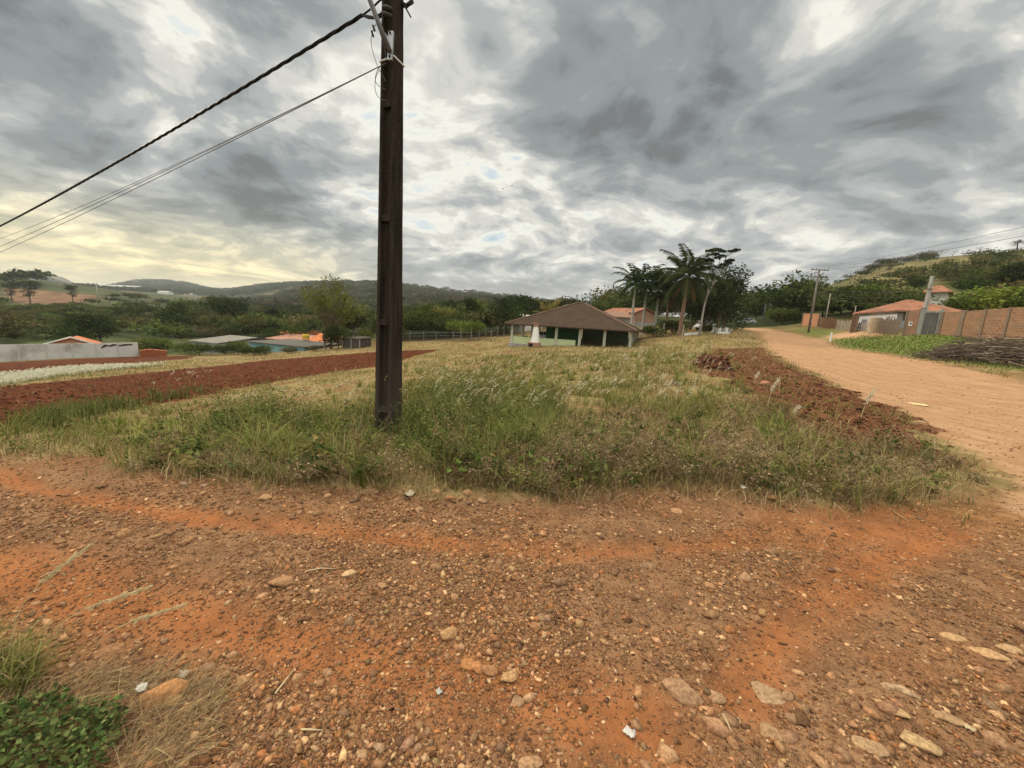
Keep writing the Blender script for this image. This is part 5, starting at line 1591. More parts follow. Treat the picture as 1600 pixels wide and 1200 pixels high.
DKG = [(.020, .031, .009), (.028, .041, .012), (.040, .054, .016)]
MDG = [(.042, .062, .015), (.060, .084, .020), (.075, .096, .026)]
YLG = [(.105, .125, .030), (.13, .145, .038), (.085, .105, .028)]
BRG = [(.085, .080, .032), (.11, .095, .040), (.075, .075, .026)]
tree_kind('dome_dark', 1, 10, 11, 7.5, 3.4, 5200, .52, DKG + MDG[:1], 12)
tree_kind('dome_mid', 2, 9, 9, 6.5, 3.0, 4600, .48, MDG + DKG, 10)
tree_kind('tall_dark', 3, 13, 8, 9.5, 4.5, 4800, .50, DKG, 11)
tree_kind('light', 4, 8, 7, 5.5, 2.8, 3600, .42, YLG + MDG, 9)
tree_kind('brownish', 5, 9, 9.5, 6.5, 2.8, 4600, .46, BRG + MDG[:1], 11)
tree_kind('bush', 6, 3.2, 4.6, 3.0, .6, 2400, .26, MDG + YLG[:1], 8, r0=.07)
tree_kind('bush_bright', 7, 3.4, 5.0, 3.2, .6, 2800, .28, YLG + [(.10, .15, .03)], 8, r0=.07)
tree_kind('sparse', 8, 13, 11, 9.5, 3.2, 4200, .36, YLG + BRG + MDG, 15, r0=.20, lsz=.24)
tree_kind('olive_open', 9, 9, 9, 7.2, 2.0, 3000, .40, BRG + YLG, 11, lsz=.27)
tree_kind('shade', 10, 4.2, 7.5, 2.2, 2.6, 2800, .34, [(.07, .11, .026), (.09, .13, .03)] + MDG, 9, lsz=.26)
tree_kind('veil', 12, 12, 9, 11, 3.0, 6200, .48, DKG + [(.05, .065, .025)], 13, droop=.9)
tree_kind('scrub', 13, 4.5, 6.5, 3.8, 1.0, 1700, .34, BRG + [(.09, .10, .04), (.13, .11, .055)], 8, r0=.08)

def bare_kind(kind, seed, H, spread, levels=4, r0=.20, m=None):
    rnd = random.Random(seed); mb = MB()
    def grow(p, d, L, r, lv):
        mid = p + d * L * .5 + Vector((rnd.uniform(-1, 1), rnd.uniform(-1, 1), rnd.uniform(-.3, .6))) * L * .07
        q = p + d * L
        mb.tube([p, mid, q], [r, r * .8, r * .6], 4, cap=False)
        if lv == 0: return
        for k in range(rnd.randint(2, 4)):
            nd = (d + Vector((rnd.gauss(0, spread), rnd.gauss(0, spread), rnd.gauss(.12, .3)))).normalized()
            grow(q if k < 2 else p.lerp(q, rnd.uniform(.5, .9)), nd, L * rnd.uniform(.55, .78), r * .58, lv - 1)
    grow(Vector((0, 0, -.3)), Vector((0, 0, 1)), H * .32, r0, levels)
    tm = bpy.data.meshes.new('branches'); tm.from_pydata(mb.v, [], mb.f); tm.update()
    tm.materials.append(m or M_TWIG)
    TREES[kind] = ([('branches', tm)], H)
bare_kind('bare', 21, 9, .55, 5)
bare_kind('bare_low', 22, 7, .85, 5, .20)

def frond(mb_v, mb_f, mb_c, o, az, el, L, droop, nleaf, ll, lw, col, rnd, rise=.0):
    """one pinnate palm frond"""
    pts = []
    p = Vector(o); d_el = el
    n = 9
    for i in range(n + 1):
        pts.append(p.copy())
        dv = Vector((math.cos(az) * math.cos(d_el), math.sin(az) * math.cos(d_el), math.sin(d_el)))
        p = p + dv * (L / n)
        d_el -= droop / n * (.5 + i / n)
    side = Vector((-math.sin(az), math.cos(az), 0))
    base = len(mb_v)
    for i in range(n):                      # rachis as a thin strip
        a, b = pts[i], pts[i + 1]
        w = .05 * (1 - i / n) + .012
        k = len(mb_v)
        mb_v += [a - side * w, a + side * w, b + side * w * .8, b - side * w * .8]
        mb_f += [(k, k + 1, k + 2), (k, k + 2, k + 3)]
        mb_c += [(col[0] * 1.6, col[1] * 1.45, col[2] * 1.5)] * 4
    for j in range(nleaf):
        t = .14 + .86 * j / nleaf
        i = min(int(t * n), n - 1); a = pts[i].lerp(pts[i + 1], t * n - i)
        tang = (pts[i + 1] - pts[i]).normalized()
        for s in (-1, 1):
            l = ll * (.55 + .45 * math.sin(PI * min(t * 1.1, 1))) * rnd.uniform(.85, 1.15)
            d = (side * s + tang * .65 + Vector((0, 0, rise - rnd.uniform(.1, .55)))).normalized()
            tip = a + d * l + Vector((0, 0, -l * .22))
            wv = tang * lw
            k = len(mb_v)
            mb_v += [a - wv * .5, a + d * l * .5 + wv * .6, tip, a + d * l * .5 - wv * .6]
            mb_f += [(k, k + 1, k + 2), (k, k + 2, k + 3)]
            c = rnd.uniform(.75, 1.3)
            mb_c += [(col[0] * c, col[1] * c, col[2] * c)] * 4

def palm_kind(kind, seed, th, rt, nf, L, droop, col, trunkmat, shaft=0.0, els=(-.5, 1.2), leans=.0, nleaf=26, ll=.75, dead=0):
    rnd = random.Random(seed)
    tb = MB()
    n = 14
    pts = [Vector((leans * (i / n) ** 1.5, 0, -.4 + (th + .4) * i / n)) for i in range(n + 1)]
    tb.tube(pts, [rt * (1.35 if i == 0 else 1.0 + .22 * math.sin(PI * i / n) - .25 * i / n + .05 * (i % 2)) for i in range(n + 1)], 9)
    tm = bpy.data.meshes.new('trunk'); tm.from_pydata(tb.v, [], tb.f); tm.update(); tm.materials.append(trunkmat)
    parts = [('trunk', tm)]
    top = pts[-1]
    if shaft:
        sb = MB().tube([top, top + Vector((0, 0, shaft * .6)), top + Vector((0, 0, shaft))], [rt * .9, rt * .75, rt * .4], 9)
        sm = bpy.data.meshes.new('crownshaft'); sm.from_pydata(sb.v, [], sb.f); sm.update(); sm.materials.append(mat('crownshaft', (.13, .17, .06), .5))
        parts.append(('crownshaft', sm))
        top = top + Vector((0, 0, shaft * .9))
    V = []; F = []; C = []
    for i in range(nf):
        az = i * 2.399 + rnd.uniform(-.2, .2)
        el = els[0] + (els[1] - els[0]) * (i + .5) / nf + rnd.uniform(-.12, .12)
        frond(V, F, C, top, az, el, L * rnd.uniform(.85, 1.1), droop * rnd.uniform(.8, 1.25), nleaf, ll, .06, col, rnd)
    for i in range(dead):
        frond(V, F, C, top - Vector((0, 0, .2)), rnd.random() * 6.3, -.6 - .5 * rnd.random(), L * .6, .6, nleaf, ll * .7, .05, (.30, .17, .07), rnd)
    cm = mesh_np('crown', np.array([tuple(v) for v in V]), np.array(F), np.array(C), leaf_mat(), link=False)
    parts.append(('crown', cm))
    TREES[kind] = (parts, th)
M_PALMTRUNK = mat('palm_trunk', (.40, .38, .34), .9, (.30, .28, .25), 5, .7, .006, 14)
M_ROUGHPALM = mat('rough_palm_trunk', (.24, .155, .105), .95, (.15, .095, .065), 6, .7, .02, 9)
palm_kind('royal', 31, 6.4, .155, 26, 3.9, 1.8, (.038, .060, .020), M_PALMTRUNK, 1.0, (-.55, 1.3))
palm_kind('queen', 32, 7.0, .19, 34, 4.6, 1.45, (.055, .072, .028), M_ROUGHPALM, 0, (-.55, 1.35), .3, 34, .95, dead=3)
palm_kind('dry_fan', 33, 2.2, .20, 18, 2.8, .9, (.20, .17, .06), M_ROUGHPALM, 0, (-.1, 1.4), 0, 26, .7)
palm_kind('small_palm', 34, 5.0, .16, 13, 2.3, 1.5, (.030, .042, .018), M_BARK, 0, (-.5, 1.2), .2, 20, .6)

def forked_kind():
    """slender pale tree: one stem, three limbs, umbrellas of large leaves"""
    rnd = random.Random(5); mb = MB()
    global RNG
    RNG = np.random.default_rng(77)
    f0 = Vector((.35, 0, 6.0))
    mb.tube([(0, 0, -.4), (.05, 0, 2.5), (.12, 0, 4.5), f0], [.19, .16, .14, .13], 8)
    ends = [Vector((.45, .2, 12.6)), Vector((1.6, -.3, 12.2)), Vector((2.9, .3, 13.0)), Vector((2.2, .2, 10.9)), Vector((.3, -.2, 11.2)), Vector((3.2, 0, 10.7))]
    tips = []
    for i, e in enumerate(ends):
        b = f0 if i < 3 else f0.lerp(ends[2 if i != 4 else 0], .45)
        m1 = b.lerp(e, .5) + Vector((rnd.uniform(-.15, .15), 0, -.25))
        mb.tube([b, m1, e], [.11 if i < 3 else .06, .075 if i < 3 else .045, .03], 6, cap=False)
        for k in range(3):
            t = e + Vector((rnd.uniform(-1.1, 1.1), rnd.uniform(-.9, .9), rnd.uniform(-.2, .6)))
            mb.tube([m1.lerp(e, .75), t], [.035, .018], 5, cap=False)
            tips.append(t)
    parts = []
    for t in tips:
        n = 70
        a = RNG.random(n) * 2 * PI; r = .12 + .52 * RNG.random(n)
        c = np.stack([t.x + np.cos(a) * r, t.y + np.sin(a) * r, t.z + .10 - .35 * r * r + RNG.normal(0, .06, n)], 1)
        parts.append(leaves(c, .42 * RNG.uniform(.7, 1.2, n), .24, 1.6, pick([(.022, .034, .014), (.035, .05, .018)], n)))
    v, f, c = merge(parts)
    cm = mesh_np('crown', v, f, c, leaf_mat(), link=False)
    tm = bpy.data.meshes.new('trunk'); tm.from_pydata(mb.v, [], mb.f); tm.update(); tm.materials.append(M_PALEBARK)
    tm.polygons.foreach_set('use_smooth', [True] * len(tm.polygons))
    TREES['forked'] = ([('trunk', tm), ('crown', cm)], 13.0)
forked_kind()

def tiered_kind(seed, kind='tiered'):
    """araucaria-like: straight stem with tiers of dark tufts"""
    rnd = random.Random(seed); mb = MB()
    global RNG
    RNG = np.random.default_rng(seed)
    mb.tube([(0, 0, -.5), (.1, 0, 6), (0, .1, 11.5)], [.30, .22, .10], 7)
    parts = []
    for (z, rr_, k) in ((11.2, 3.4, 9), (9.8, 3.0, 8), (8.2, 2.2, 5), (6.2, 1.7, 4), (4.4, 1.4, 3)):
        for i in range(k):
            a = rnd.random() * 6.3; r = rr_ * rnd.uniform(.35, 1)
            e = Vector((math.cos(a) * r, math.sin(a) * r, z + rnd.uniform(-.5, .9)))
            mb.tube([(0, 0, z - .5), (e.x * .5, e.y * .5, z - .35), e], [.08, .06, .03], 5, cap=False)
            n = 110
            c = np.array(e)[None] + RNG.normal(0, 1, (n, 3)) * np.array([.75, .75, .42])
            parts.append(leaves(c, .42, .18, .5, pick([(.018, .030, .012), (.028, .042, .016)], n)))
    v, f, c = merge(parts)
    cm = mesh_np('crown', v, f, c, leaf_mat(), link=False)
    tm = bpy.data.meshes.new('trunk'); tm.from_pydata(mb.v, [], mb.f); tm.update(); tm.materials.append(M_BARK)
    TREES[kind] = ([('trunk', tm), ('crown', cm)], 12.2)
tiered_kind(41)

def plant(kind, u, vb, vt, d, label, cat='tree', rot=None, wide=1.0, group=None, name=None, tint=None, zb=None):
    """stand a tree whose foot is at photo pixel u,vb (distance d) and whose top reaches row vt"""
    p = at(u, vb, d)
    g = gz(p.x, p.y) if zb is None else zb
    H = at(u, vt, d).z - g
    parts, h0 = TREES[kind]
    if kind in ('royal',): h0 += 3.4
    if kind in ('queen',): h0 += 3.3
    if kind in ('dry_fan',): h0 += 2.3
    if kind in ('small_palm',): h0 += 1.8
    s = max(H, 1.0) / h0
    nm = name or {'bush': 'bush', 'bush_bright': 'bush', 'scrub': 'bush', 'royal': 'royal_palm', 'queen': 'palm_tree', 'dry_fan': 'palm_tree', 'small_palm': 'palm_tree', 'bare': 'bare_tree', 'bare_low': 'bare_tree'}.get(kind, 'broadleaf_tree')
    rz = rot if rot is not None else random.Random(int(u * 7 + vt)).random() * 6.28
    e = empty(nm, (p.x, p.y, g), rz, label, cat, group)
    e.scale = (s * wide, s * wide, s)
    for (pn, me) in parts:
        o = bpy.data.objects.new(pn, me); COL.objects.link(o); o.parent = e
        if tint: o.color = tuple(tint) + (1,)
    return e

def crest(u):
    for v in np.arange(380, 470, 1.0):
        h = hits([(u, v)])[0]
        if math.hypot(h[0], h[1]) < 420:
            return h, v
    return h, v
def plant_crest(kind, u, hpx, label, cat='tree', back=0.0, **kw):
    h, v = crest(u)
    d = h[1] * .985 + back
    plant(kind, u, v + .7, v - hpx, d, label, cat, **kw)

# behind and beside the pole, left of the pavilion
plant('sparse', 517, 545, 424, 62, 'tall sparse yellow green tree rising above the skyline left of the pole', wide=1.0, rot=1.0, tint=(1.5, 1.4, 1.2))
plant('bare', 508, 545, 417, 63, 'leafless grey branches poking out above the tall sparse tree', name='bare_tree', wide=.75, rot=2.2)
plant('bush', 528, 545, 508, 60, 'dark bushy shrub at the foot of the tall sparse tree', 'bush', tint=(.7, .7, .8))
plant('tall_dark', 552, 540, 478, 80, 'dark tree directly left of the concrete pole behind the shack', wide=1.2)
plant('light', 572, 545, 512, 64, 'pale reedy bush against the left edge of the concrete pole', 'bush', name='bush', tint=(1.5, 1.3, 1.2))
plant('dome_dark', 346, 512, 459, 130, 'broad dark domed tree above the grey shed roof', wide=1.25)
plant('brownish', 388, 533, 491, 92, 'rounded brown green tree right behind the teal house', wide=1.15)
plant('dome_dark', 158, 537, 486, 80, 'wide dark feathery tree just above the orange gable', wide=1.35)
plant('bush_bright', 238, 545, 524, 66, 'bright lime green bush at the end of the grey wall', 'bush', wide=1.5)
plant('bush_bright', 372, 548, 530, 62, 'bright green bush between the shed and the teal house', 'bush', wide=1.0)
plant('bush', 312, 553, 536, 60, 'scrubby green bush in front of the grey shed', 'bush', wide=1.6)
plant('bush', 396, 554, 541, 58, 'low leafy bush below the grey roof of the teal house', 'bush', wide=2.0)
plant('bush', 414, 553, 539, 58, 'leafy bush against the teal wall below its window', 'bush', wide=1.3)
plant('bush', 350, 553, 538, 61, 'low tangled bush right of the grey shed', 'bush', wide=1.5)
plant('bush', 290, 552, 535, 63, 'small green bush left of the grey shed', 'bush', wide=1.3)
plant('scrub', 450, 552, 540, 58, 'weedy brown bush right of the teal wall', 'bush', wide=1.8)
plant('scrub', 492, 550, 539, 58, 'brown tangle of brush below the orange roof', 'bush', wide=1.5)
plant('light', 432, 530, 508, 100, 'small green tree between the two farther orange roofs', wide=.9)
plant('dome_mid', 485, 525, 488, 110, 'rounded mid green tree above the farther orange roof', wide=1.1)
plant('dome_mid', 275, 530, 474, 110, 'bushy green tree left of the broad dark dome', wide=1.1)
plant('brownish', 312, 520, 480, 120, 'brown green tree filling the gap left of the dome', wide=1.1)
plant('light', 294, 500, 462, 170, 'yellow topped tree farther back left of the dome', wide=1.2)
plant('dome_mid', 215, 525, 484, 115, 'mid green tree right of the wide feathery tree', wide=1.2)
plant('tall_dark', 430, 520, 480, 130, 'dark tree behind the farther orange roofs', wide=1.3)
plant('dome_mid', 60, 538, 512, 95, 'low spreading green tree on the slope behind the grey wall', wide=1.5)
plant('olive_open', 20, 540, 515, 90, 'olive bush like tree at the far left above the grey wall', wide=1.4)
plant('light', 105, 537, 512, 92, 'yellowish tree left of the wide feathery tree', wide=1.1)
plant('tiered', 20, 476, 440, 232, 'leftmost dark tiered tree before the brown field', wide=1.0)
plant('tiered', 48, 478, 439, 228, 'larger dark tiered tree second from the left before the brown field', wide=1.25)
plant('tiered', 115, 480, 446, 225, 'dark tiered tree standing alone right of the brown field', wide=1.1)
plant('dome_dark', 18, 458, 441, 420, 'dark clump of trees on the skyline at the far left', wide=1.3)
plant('tiered', 136, 481, 466, 225, 'small thin tree right of the lone dark tiered tree', wide=.8)
# right of the pole
plant('brownish', 632, 542, 492, 74, 'brownish tree close behind the right edge of the concrete pole', wide=.9, tint=(1.6, 1.5, 1.3))
plant('dome_mid', 665, 543, 477, 72, 'dense green tree right of the pole behind the fence', wide=1.0, tint=(1.6, 1.5, 1.3))
plant('olive_open', 690, 540, 470, 76, 'olive tree with open branches left of the dark garden tree', wide=1.0, tint=(1.6, 1.5, 1.3))
plant('tall_dark', 738, 535, 464, 78, 'dark garden tree in the middle of the group behind the fence', wide=1.2)
plant('shade', 733, 541, 502, 64, 'bright green flat topped shade tree with pale trunks behind the fence', wide=1.35, tint=(1.6, 1.5, 1.3))
plant('light', 744, 520, 461, 120, 'light green round tree rising behind the dark garden tree', wide=.9, tint=(1.6, 1.5, 1.3))
plant('dome_dark', 806, 530, 456, 95, 'rounded dark tree left of the pavilion roof', wide=.95)
plant('tall_dark', 828, 525, 466, 98, 'darkest tree touching the left slope of the pavilion roof', wide=1.1)
plant('bare', 768, 530, 462, 84, 'thin leafless tree between the garden trees', wide=.7)
plant('small_palm', 782, 531, 458, 75, 'taller thin palm with a bare straight trunk left of the pavilion', wide=1.0)
plant('small_palm', 789, 531, 463, 77, 'shorter thin palm beside the taller one left of the pavilion', wide=1.0)
plant('small_palm', 702, 538, 463, 80, 'thin dark palm above the bright shade tree', wide=1.1)
plant('dry_fan', 858, 515, 466, 72, 'spiky yellowing palm behind the pavilion roof', wide=1.0)
plant('light', 932, 508, 466, 85, 'yellow green tree over the right slope of the pavilion', wide=1.0)
plant('dome_mid', 955, 508, 472, 86, 'mid green tree between pavilion ridge and palms', wide=1.0)
plant('brownish', 900, 500, 468, 120, 'distant brown green tree behind the pavilion peak', wide=1.2)
plant('olive_open', 980, 505, 468, 100, 'olive tree behind the leftmost royal palm', wide=1.0)
plant('light', 1003, 498, 455, 110, 'pale leafy tree seen between the palm trunks', wide=1.0, tint=(1.3, 1.3, 1.2))
# palms
plant('royal', 986, 512, 411, 56, 'leftmost royal palm with long drooping fronds', 'palm tree', wide=1.0, rot=.3)
plant('royal', 1004, 512, 411, 58, 'second royal palm from the left', 'palm tree', rot=1.7)
plant('royal', 1023, 514, 413, 57, 'third royal palm with a pale trunk, next to the tallest palm', 'palm tree', rot=2.9)
plant('queen', 1061, 524, 386, 51, 'tallest palm with a rough brown trunk and bushy crown', 'palm tree', rot=.1)
plant('queen', 1040, 520, 428, 56, 'shorter shaggy palm between the royal palms and the tallest palm', 'palm tree', rot=2.4, tint=(.8, .8, .8))
plant('forked', 1093, 523, 388, 50, 'slender pale tree forking into bare limbs with leaf umbrellas', wide=1.0, rot=0.0, name='forked_tree')
plant('veil', 1100, 515, 418, 60, 'huge dark drooping tree behind the slender forked tree', wide=1.15)
plant('veil', 1132, 512, 412, 64, 'dark weeping tree at the right end of the palm group', wide=1.0)
plant('tall_dark', 1078, 514, 432, 64, 'dark leafy tree filling the gap right of the tallest palm', wide=1.0)
plant('bush', 1050, 521, 500, 55, 'dark bush at the foot of the palms', 'bush', wide=1.6, tint=(.75, .75, .75))
plant('bush', 1020, 523, 508, 53, 'leafy bush right of the pavilion corner', 'bush', wide=1.5)
plant('bush', 1104, 519, 505, 54, 'round dark bush by the foot of the forked tree', 'bush', wide=.9, tint=(.7, .7, .7))
plant('queen', 1122, 514, 470, 58, 'low shaggy palm behind the cactus pots', 'palm tree', rot=1.0)
# far end of the road
plant('brownish', 1160, 503, 455, 110, 'brownish tree at the far bend of the road', wide=1.1)
plant('bare', 1187, 500, 448, 120, 'leafless tree above the far bend of the road', wide=1.0)
plant('dome_mid', 1180, 503, 475, 105, 'green tree over the silver car at the road end', wide=1.4)
plant('dome_dark', 1212, 505, 462, 88, 'dark tree right of the far end of the road', wide=1.1)
plant('bush_bright', 1222, 513, 477, 72, 'big olive bush hanging over the right side of the road', 'bush', wide=1.25, tint=(.8, .8, .8))
plant('bush', 1240, 512, 486, 70, 'lower dark bush beside the big olive bush', 'bush', wide=1.3)
plant('dome_mid', 1232, 505, 441, 84, 'rounded tree just left of the double crossarm pole', wide=1.0)
plant('tall_dark', 1251, 505, 440, 80, 'dark tree left of the double crossarm pole', wide=.9)
plant('bare', 1268, 508, 432, 72, 'leafless twiggy tree behind the double crossarm pole', wide=.8)
plant('light', 1282, 510, 448, 76, 'yellow green tree right of the double crossarm pole', wide=1.2)
plant('dome_mid', 1310, 510, 446, 74, 'rounded green tree over the brown board fence', wide=1.1)
plant('bush_bright', 1345, 512, 437, 72, 'brightest leafy green tree in the row above the fences', wide=1.0, name='broadleaf_tree', tint=(.85, .9, .8))
plant('dome_dark', 1372, 508, 452, 66, 'dark rounded tree above the stick fence', wide=1.0)
plant('tall_dark', 1330, 512, 462, 62, 'dark tree behind the narrow brown door', wide=1.4)
plant('dome_dark', 1396, 500, 455, 60, 'dark tree left of the leaning concrete pole', wide=1.0)
plant('tall_dark', 1296, 512, 470, 66, 'dark low tree behind the short orange block wall', wide=1.5)
# hill on the right
plant('dome_mid', 1422, 478, 430, 100, 'shrubby green tree on the slope behind the clay roof', wide=1.3)
plant('dome_dark', 1500, 470, 432, 86, 'dark round bush tree right of the upper house', wide=1.1)
plant('dome_dark', 1478, 455, 428, 110, 'dark shrub tree above the upper house', wide=1.3)
plant('brownish', 1530, 470, 425, 90, 'olive tree midway up the right hand hill', wide=1.0)
plant('tall_dark', 1572, 468, 408, 72, 'dark leafy tree high at the right edge above the bright bush', wide=1.6)
plant('tall_dark', 1600, 462, 404, 74, 'dark tree cut by the right edge of the picture', wide=1.4)
plant('bush_bright', 1560, 490, 440, 46, 'bright green leafy tree spilling over the right end of the block wall', wide=1.3, name='broadleaf_tree', tint=(1.5, 1.5, 1.2))
plant('bush', 1520, 492, 458, 44, 'green shrub against the clay roof behind the block wall', 'bush', wide=1.3, tint=(1.5, 1.5, 1.2))
plant('bush_bright', 1603, 480, 440, 40, 'lush bush leaning over the block wall at the right edge', 'bush', wide=1.2, tint=(1.5, 1.5, 1.2))
plant('dome_dark', 1463, 426, 413, 150, 'single round dark bush on the bare ridge', 'bush', wide=1.2, name='bush')
plant_crest('small_palm', 1588, 20, 'small palm standing alone on the ridge line at the far right', 'palm tree', wide=1.6)
plant_crest('bare_low', 1528, 15, 'spreading bare tree on the ridge left of the lone palm', wide=2.0)
for i, (u, vb, vt, d, lab) in enumerate(((1350, 428, 408, 235, 'first bare tree at the left end of the hill ridge'), (1338, 432, 417, 240, 'small bare tree where the ridge drops left'), (1385, 421, 404, 228, 'bare tree on the ridge right of the first one'), (1402, 418, 402, 225, 'bare tree near the middle of the ridge row'),
                                        (1425, 414, 400, 220, 'bare tree right of the middle of the ridge row'), (1445, 411, 397, 215, 'wide bare tree at the right part of the ridge row'), (1466, 409, 397, 212, 'bare tree just above the single round bush'), (1488, 407, 399, 208, 'last low bare tree at the right end of the ridge row'))):
    plant_crest('bare_low', u, [13, 11, 15, 13, 16, 14, 17, 11][i], lab, wide=1.5, group='bare trees along the hill ridge')
for i, (u, vb, vt, d, lab) in enumerate(((1360, 432, 418, 220, 'grey brown bush at the left end of the ridge scrub'), (1390, 426, 411, 215, 'grey brown ridge bush second from the left'), (1412, 421, 409, 212, 'grey brown ridge bush in the middle of the row'), (1436, 417, 405, 208, 'grey brown ridge bush right of the middle'), (1455, 414, 403, 205, 'grey brown bush at the right end of the ridge scrub'))):
    plant_crest('scrub', u, [10, 12, 9, 13, 9][i], lab, 'bush', wide=2.4, group='scrub bushes along the hill ridge', tint=(.8, .75, .85))

# ------------------------------------------------------------------ woodland that reads as one mass
def canopy_mass(name, label, n, r0, r1, a0, a1, keep, H, cw, nl, ls, cols, power=0.6, seed=5):
    global RNG
    RNG = np.random.default_rng(seed)
    u = RNG.random(n)
    r = (r0 ** power + (r1 ** power - r0 ** power) * u) ** (1 / power)
    a = np.radians(a0 + (a1 - a0) * RNG.random(n))
    x, y = r * np.sin(a), r * np.cos(a)
    k = RNG.random(n) < keep(x, y, r, np.degrees(a))
    x, y, r = x[k], y[k], r[k]
    z = height(x, y); n = len(x)
    if n == 0: return
    s = RNG.uniform(.6, 1.35, n)
    base = np.array(cols)[RNG.integers(0, len(cols), n)] * RNG.uniform(.7, 1.3, (n, 1))
    d = RNG.normal(0, 1, (n, nl, 3)); d[..., 2] = np.abs(d[..., 2]) * .9 - .25
    d /= np.linalg.norm(d, axis=2)[..., None]
    lump = RNG.normal(0, 1, (n, 7, 3)); lump[..., 2] = np.abs(lump[..., 2]); lump /= np.linalg.norm(lump, axis=2)[..., None]
    kk = RNG.integers(0, 7, (n, nl))
    d = d * .55 + np.take_along_axis(lump, kk[..., None].repeat(3, 2), 1) * .6
    rad = (.55 + .5 * RNG.random((n, nl)))
    c = np.stack([x, y, z], 1)[:, None] + d * rad[..., None] * (np.array([cw / 2, cw / 2, H * .5]) * s[:, None])[:, None] + np.array([0, 0, 1])[None, None] * (H * .5 * s)[:, None, None]
    col = base[:, None] * RNG.uniform(.65, 1.4, (n, nl, 1))
    L = ls * (s[:, None] * RNG.uniform(.6, 1.3, (n, nl))).reshape(-1)
    v, f, cc = leaves(c.reshape(-1, 3), L, L * .6, .8, np.clip(col.reshape(-1, 3), .004, .4), d.reshape(-1, 3) * .6)
    o = mesh_np(name, v, f, cc, leaf_mat())
    tag(o, label, 'woodland', kind='stuff')

BROWNFIELD = hits([(0, 450), (60, 452), (155, 461), (165, 470), (110, 478), (0, 474)])
SLOPE = hits([(0, 472), (60, 474), (130, 480), (200, 492), (215, 515), (150, 535), (0, 540)])
canopy_mass('valley_trees', 'mixed trees filling the valley behind the houses', 1900, 90, 420, -58, 9,
            lambda x, y, r, a: (poly_sd(x, y, BROWNFIELD) < -3) * (poly_sd(x, y, SLOPE) < 2) * (.25 + .75 * smooth(.38, .55, fbm(x / 30, y / 30, 3, 301))) * smooth(92, 120, r) * (1 - .6 * smooth(-36, -44, a)) , 5.2, 9.0, 380, .62, DKG + MDG + BRG[:2], .7, 51)
canopy_mass('slope_scrub', 'low green scrub on the slope above the grey wall', 3600, 66, 300, -60, -34,
            lambda x, y, r, a: (poly_sd(x, y, SLOPE) > 0) * .9, 2.3, 4.2, 150, .40, MDG + DKG + YLG[:1] + BRG, .7, 52)
canopy_mass('road_woods', 'trees and undergrowth beyond the end of the road', 360, 92, 300, 12, 37,
            lambda x, y, r, a: 1.0 * (np.abs(poly_sd(x, y, AREA['road'])) > 4) * (poly_sd(x, y, AREA['road']) < 0), 7, 9, 340, .62, DKG + MDG + BRG[:2], .8, 53)
canopy_mass('yard_undergrowth', 'tangled undergrowth in the yards behind the roadside fences', 420, 62, 100, 27, 44.5,
            lambda x, y, r, a: (poly_sd(x, y, AREA['road']) < -9) * (poly_sd(x, y, AREA['lawn']) < -3) * smooth(62, 68, r), 3.2, 5.5, 240, .34, DKG + MDG + BRG[:1], .9, 58)
canopy_mass('fence_undergrowth', 'dark undergrowth below the trees behind the wire fence', 260, 70, 96, -19, 0,
            lambda x, y, r, a: np.ones(len(x)), 4.2, 6.5, 260, .36, DKG + MDG + BRG[:1], .9, 59)
canopy_mass('hill_scrub', 'patches of shrubs on the dry grassy hill', 1300, 62, 260, 37, 60,
            lambda x, y, r, a: (1.0 - (a > 43.5) * (a < 52) * (r < 112)) * (1 - .45 * smooth(140, 175, r)) * smooth(.42, .54, fbm(x / 26, y / 26, 3, 311) + .13 * smooth(170, 70, r)), 3.6, 6.5, 170, .55, MDG + BRG + DKG, .8, 54)
canopy_mass('hill_forest', 'dark woodland covering the hill in the middle distance', 5200, 380, 1000, -38, 20,
            lambda x, y, r, a: np.clip(.55 + .45 * smooth(.4, .6, fbm(x / 70, y / 70, 3, 321)), 0, 1), 7.5, 11, 64, 1.9, [(.050, .052, .030), (.068, .062, .038), (.055, .060, .030), (.085, .070, .045), (.04, .048, .022)], .8, 55)
canopy_mass('ridge_woods', 'strips of far woodland on the opposite valley side', 8000, 420, 3000, -60, -16,
            lambda x, y, r, a: smooth(.42, .52, fbm(x / 150, y / 90, 3, 331)) * (.25 + .75 * smooth(600, 1100, r)) * (1 - (a > -50.5) * (a < -38) * (r < 1150)), 9, 15, 46, 3.2, DKG + MDG[:1], .5, 56)
canopy_mass('skyline_woods', 'continuous woodland on the farthest ridge at the left', 7000, 1250, 2900, -60, -20,
            lambda x, y, r, a: .25 + .75 * smooth(.36, .5, fbm(x / 200, y / 130, 3, 351)), 9, 22, 26, 5.5, DKG + MDG[:1], 1.2, 61)
canopy_mass('distant_woods', 'woodland along the distant skyline', 1500, 1000, 3000, -16, 36,
            lambda x, y, r, a: smooth(.46, .58, fbm(x / 150, y / 90, 3, 341)), 12, 20, 46, 3.6, DKG + MDG[:1], .5, 57)
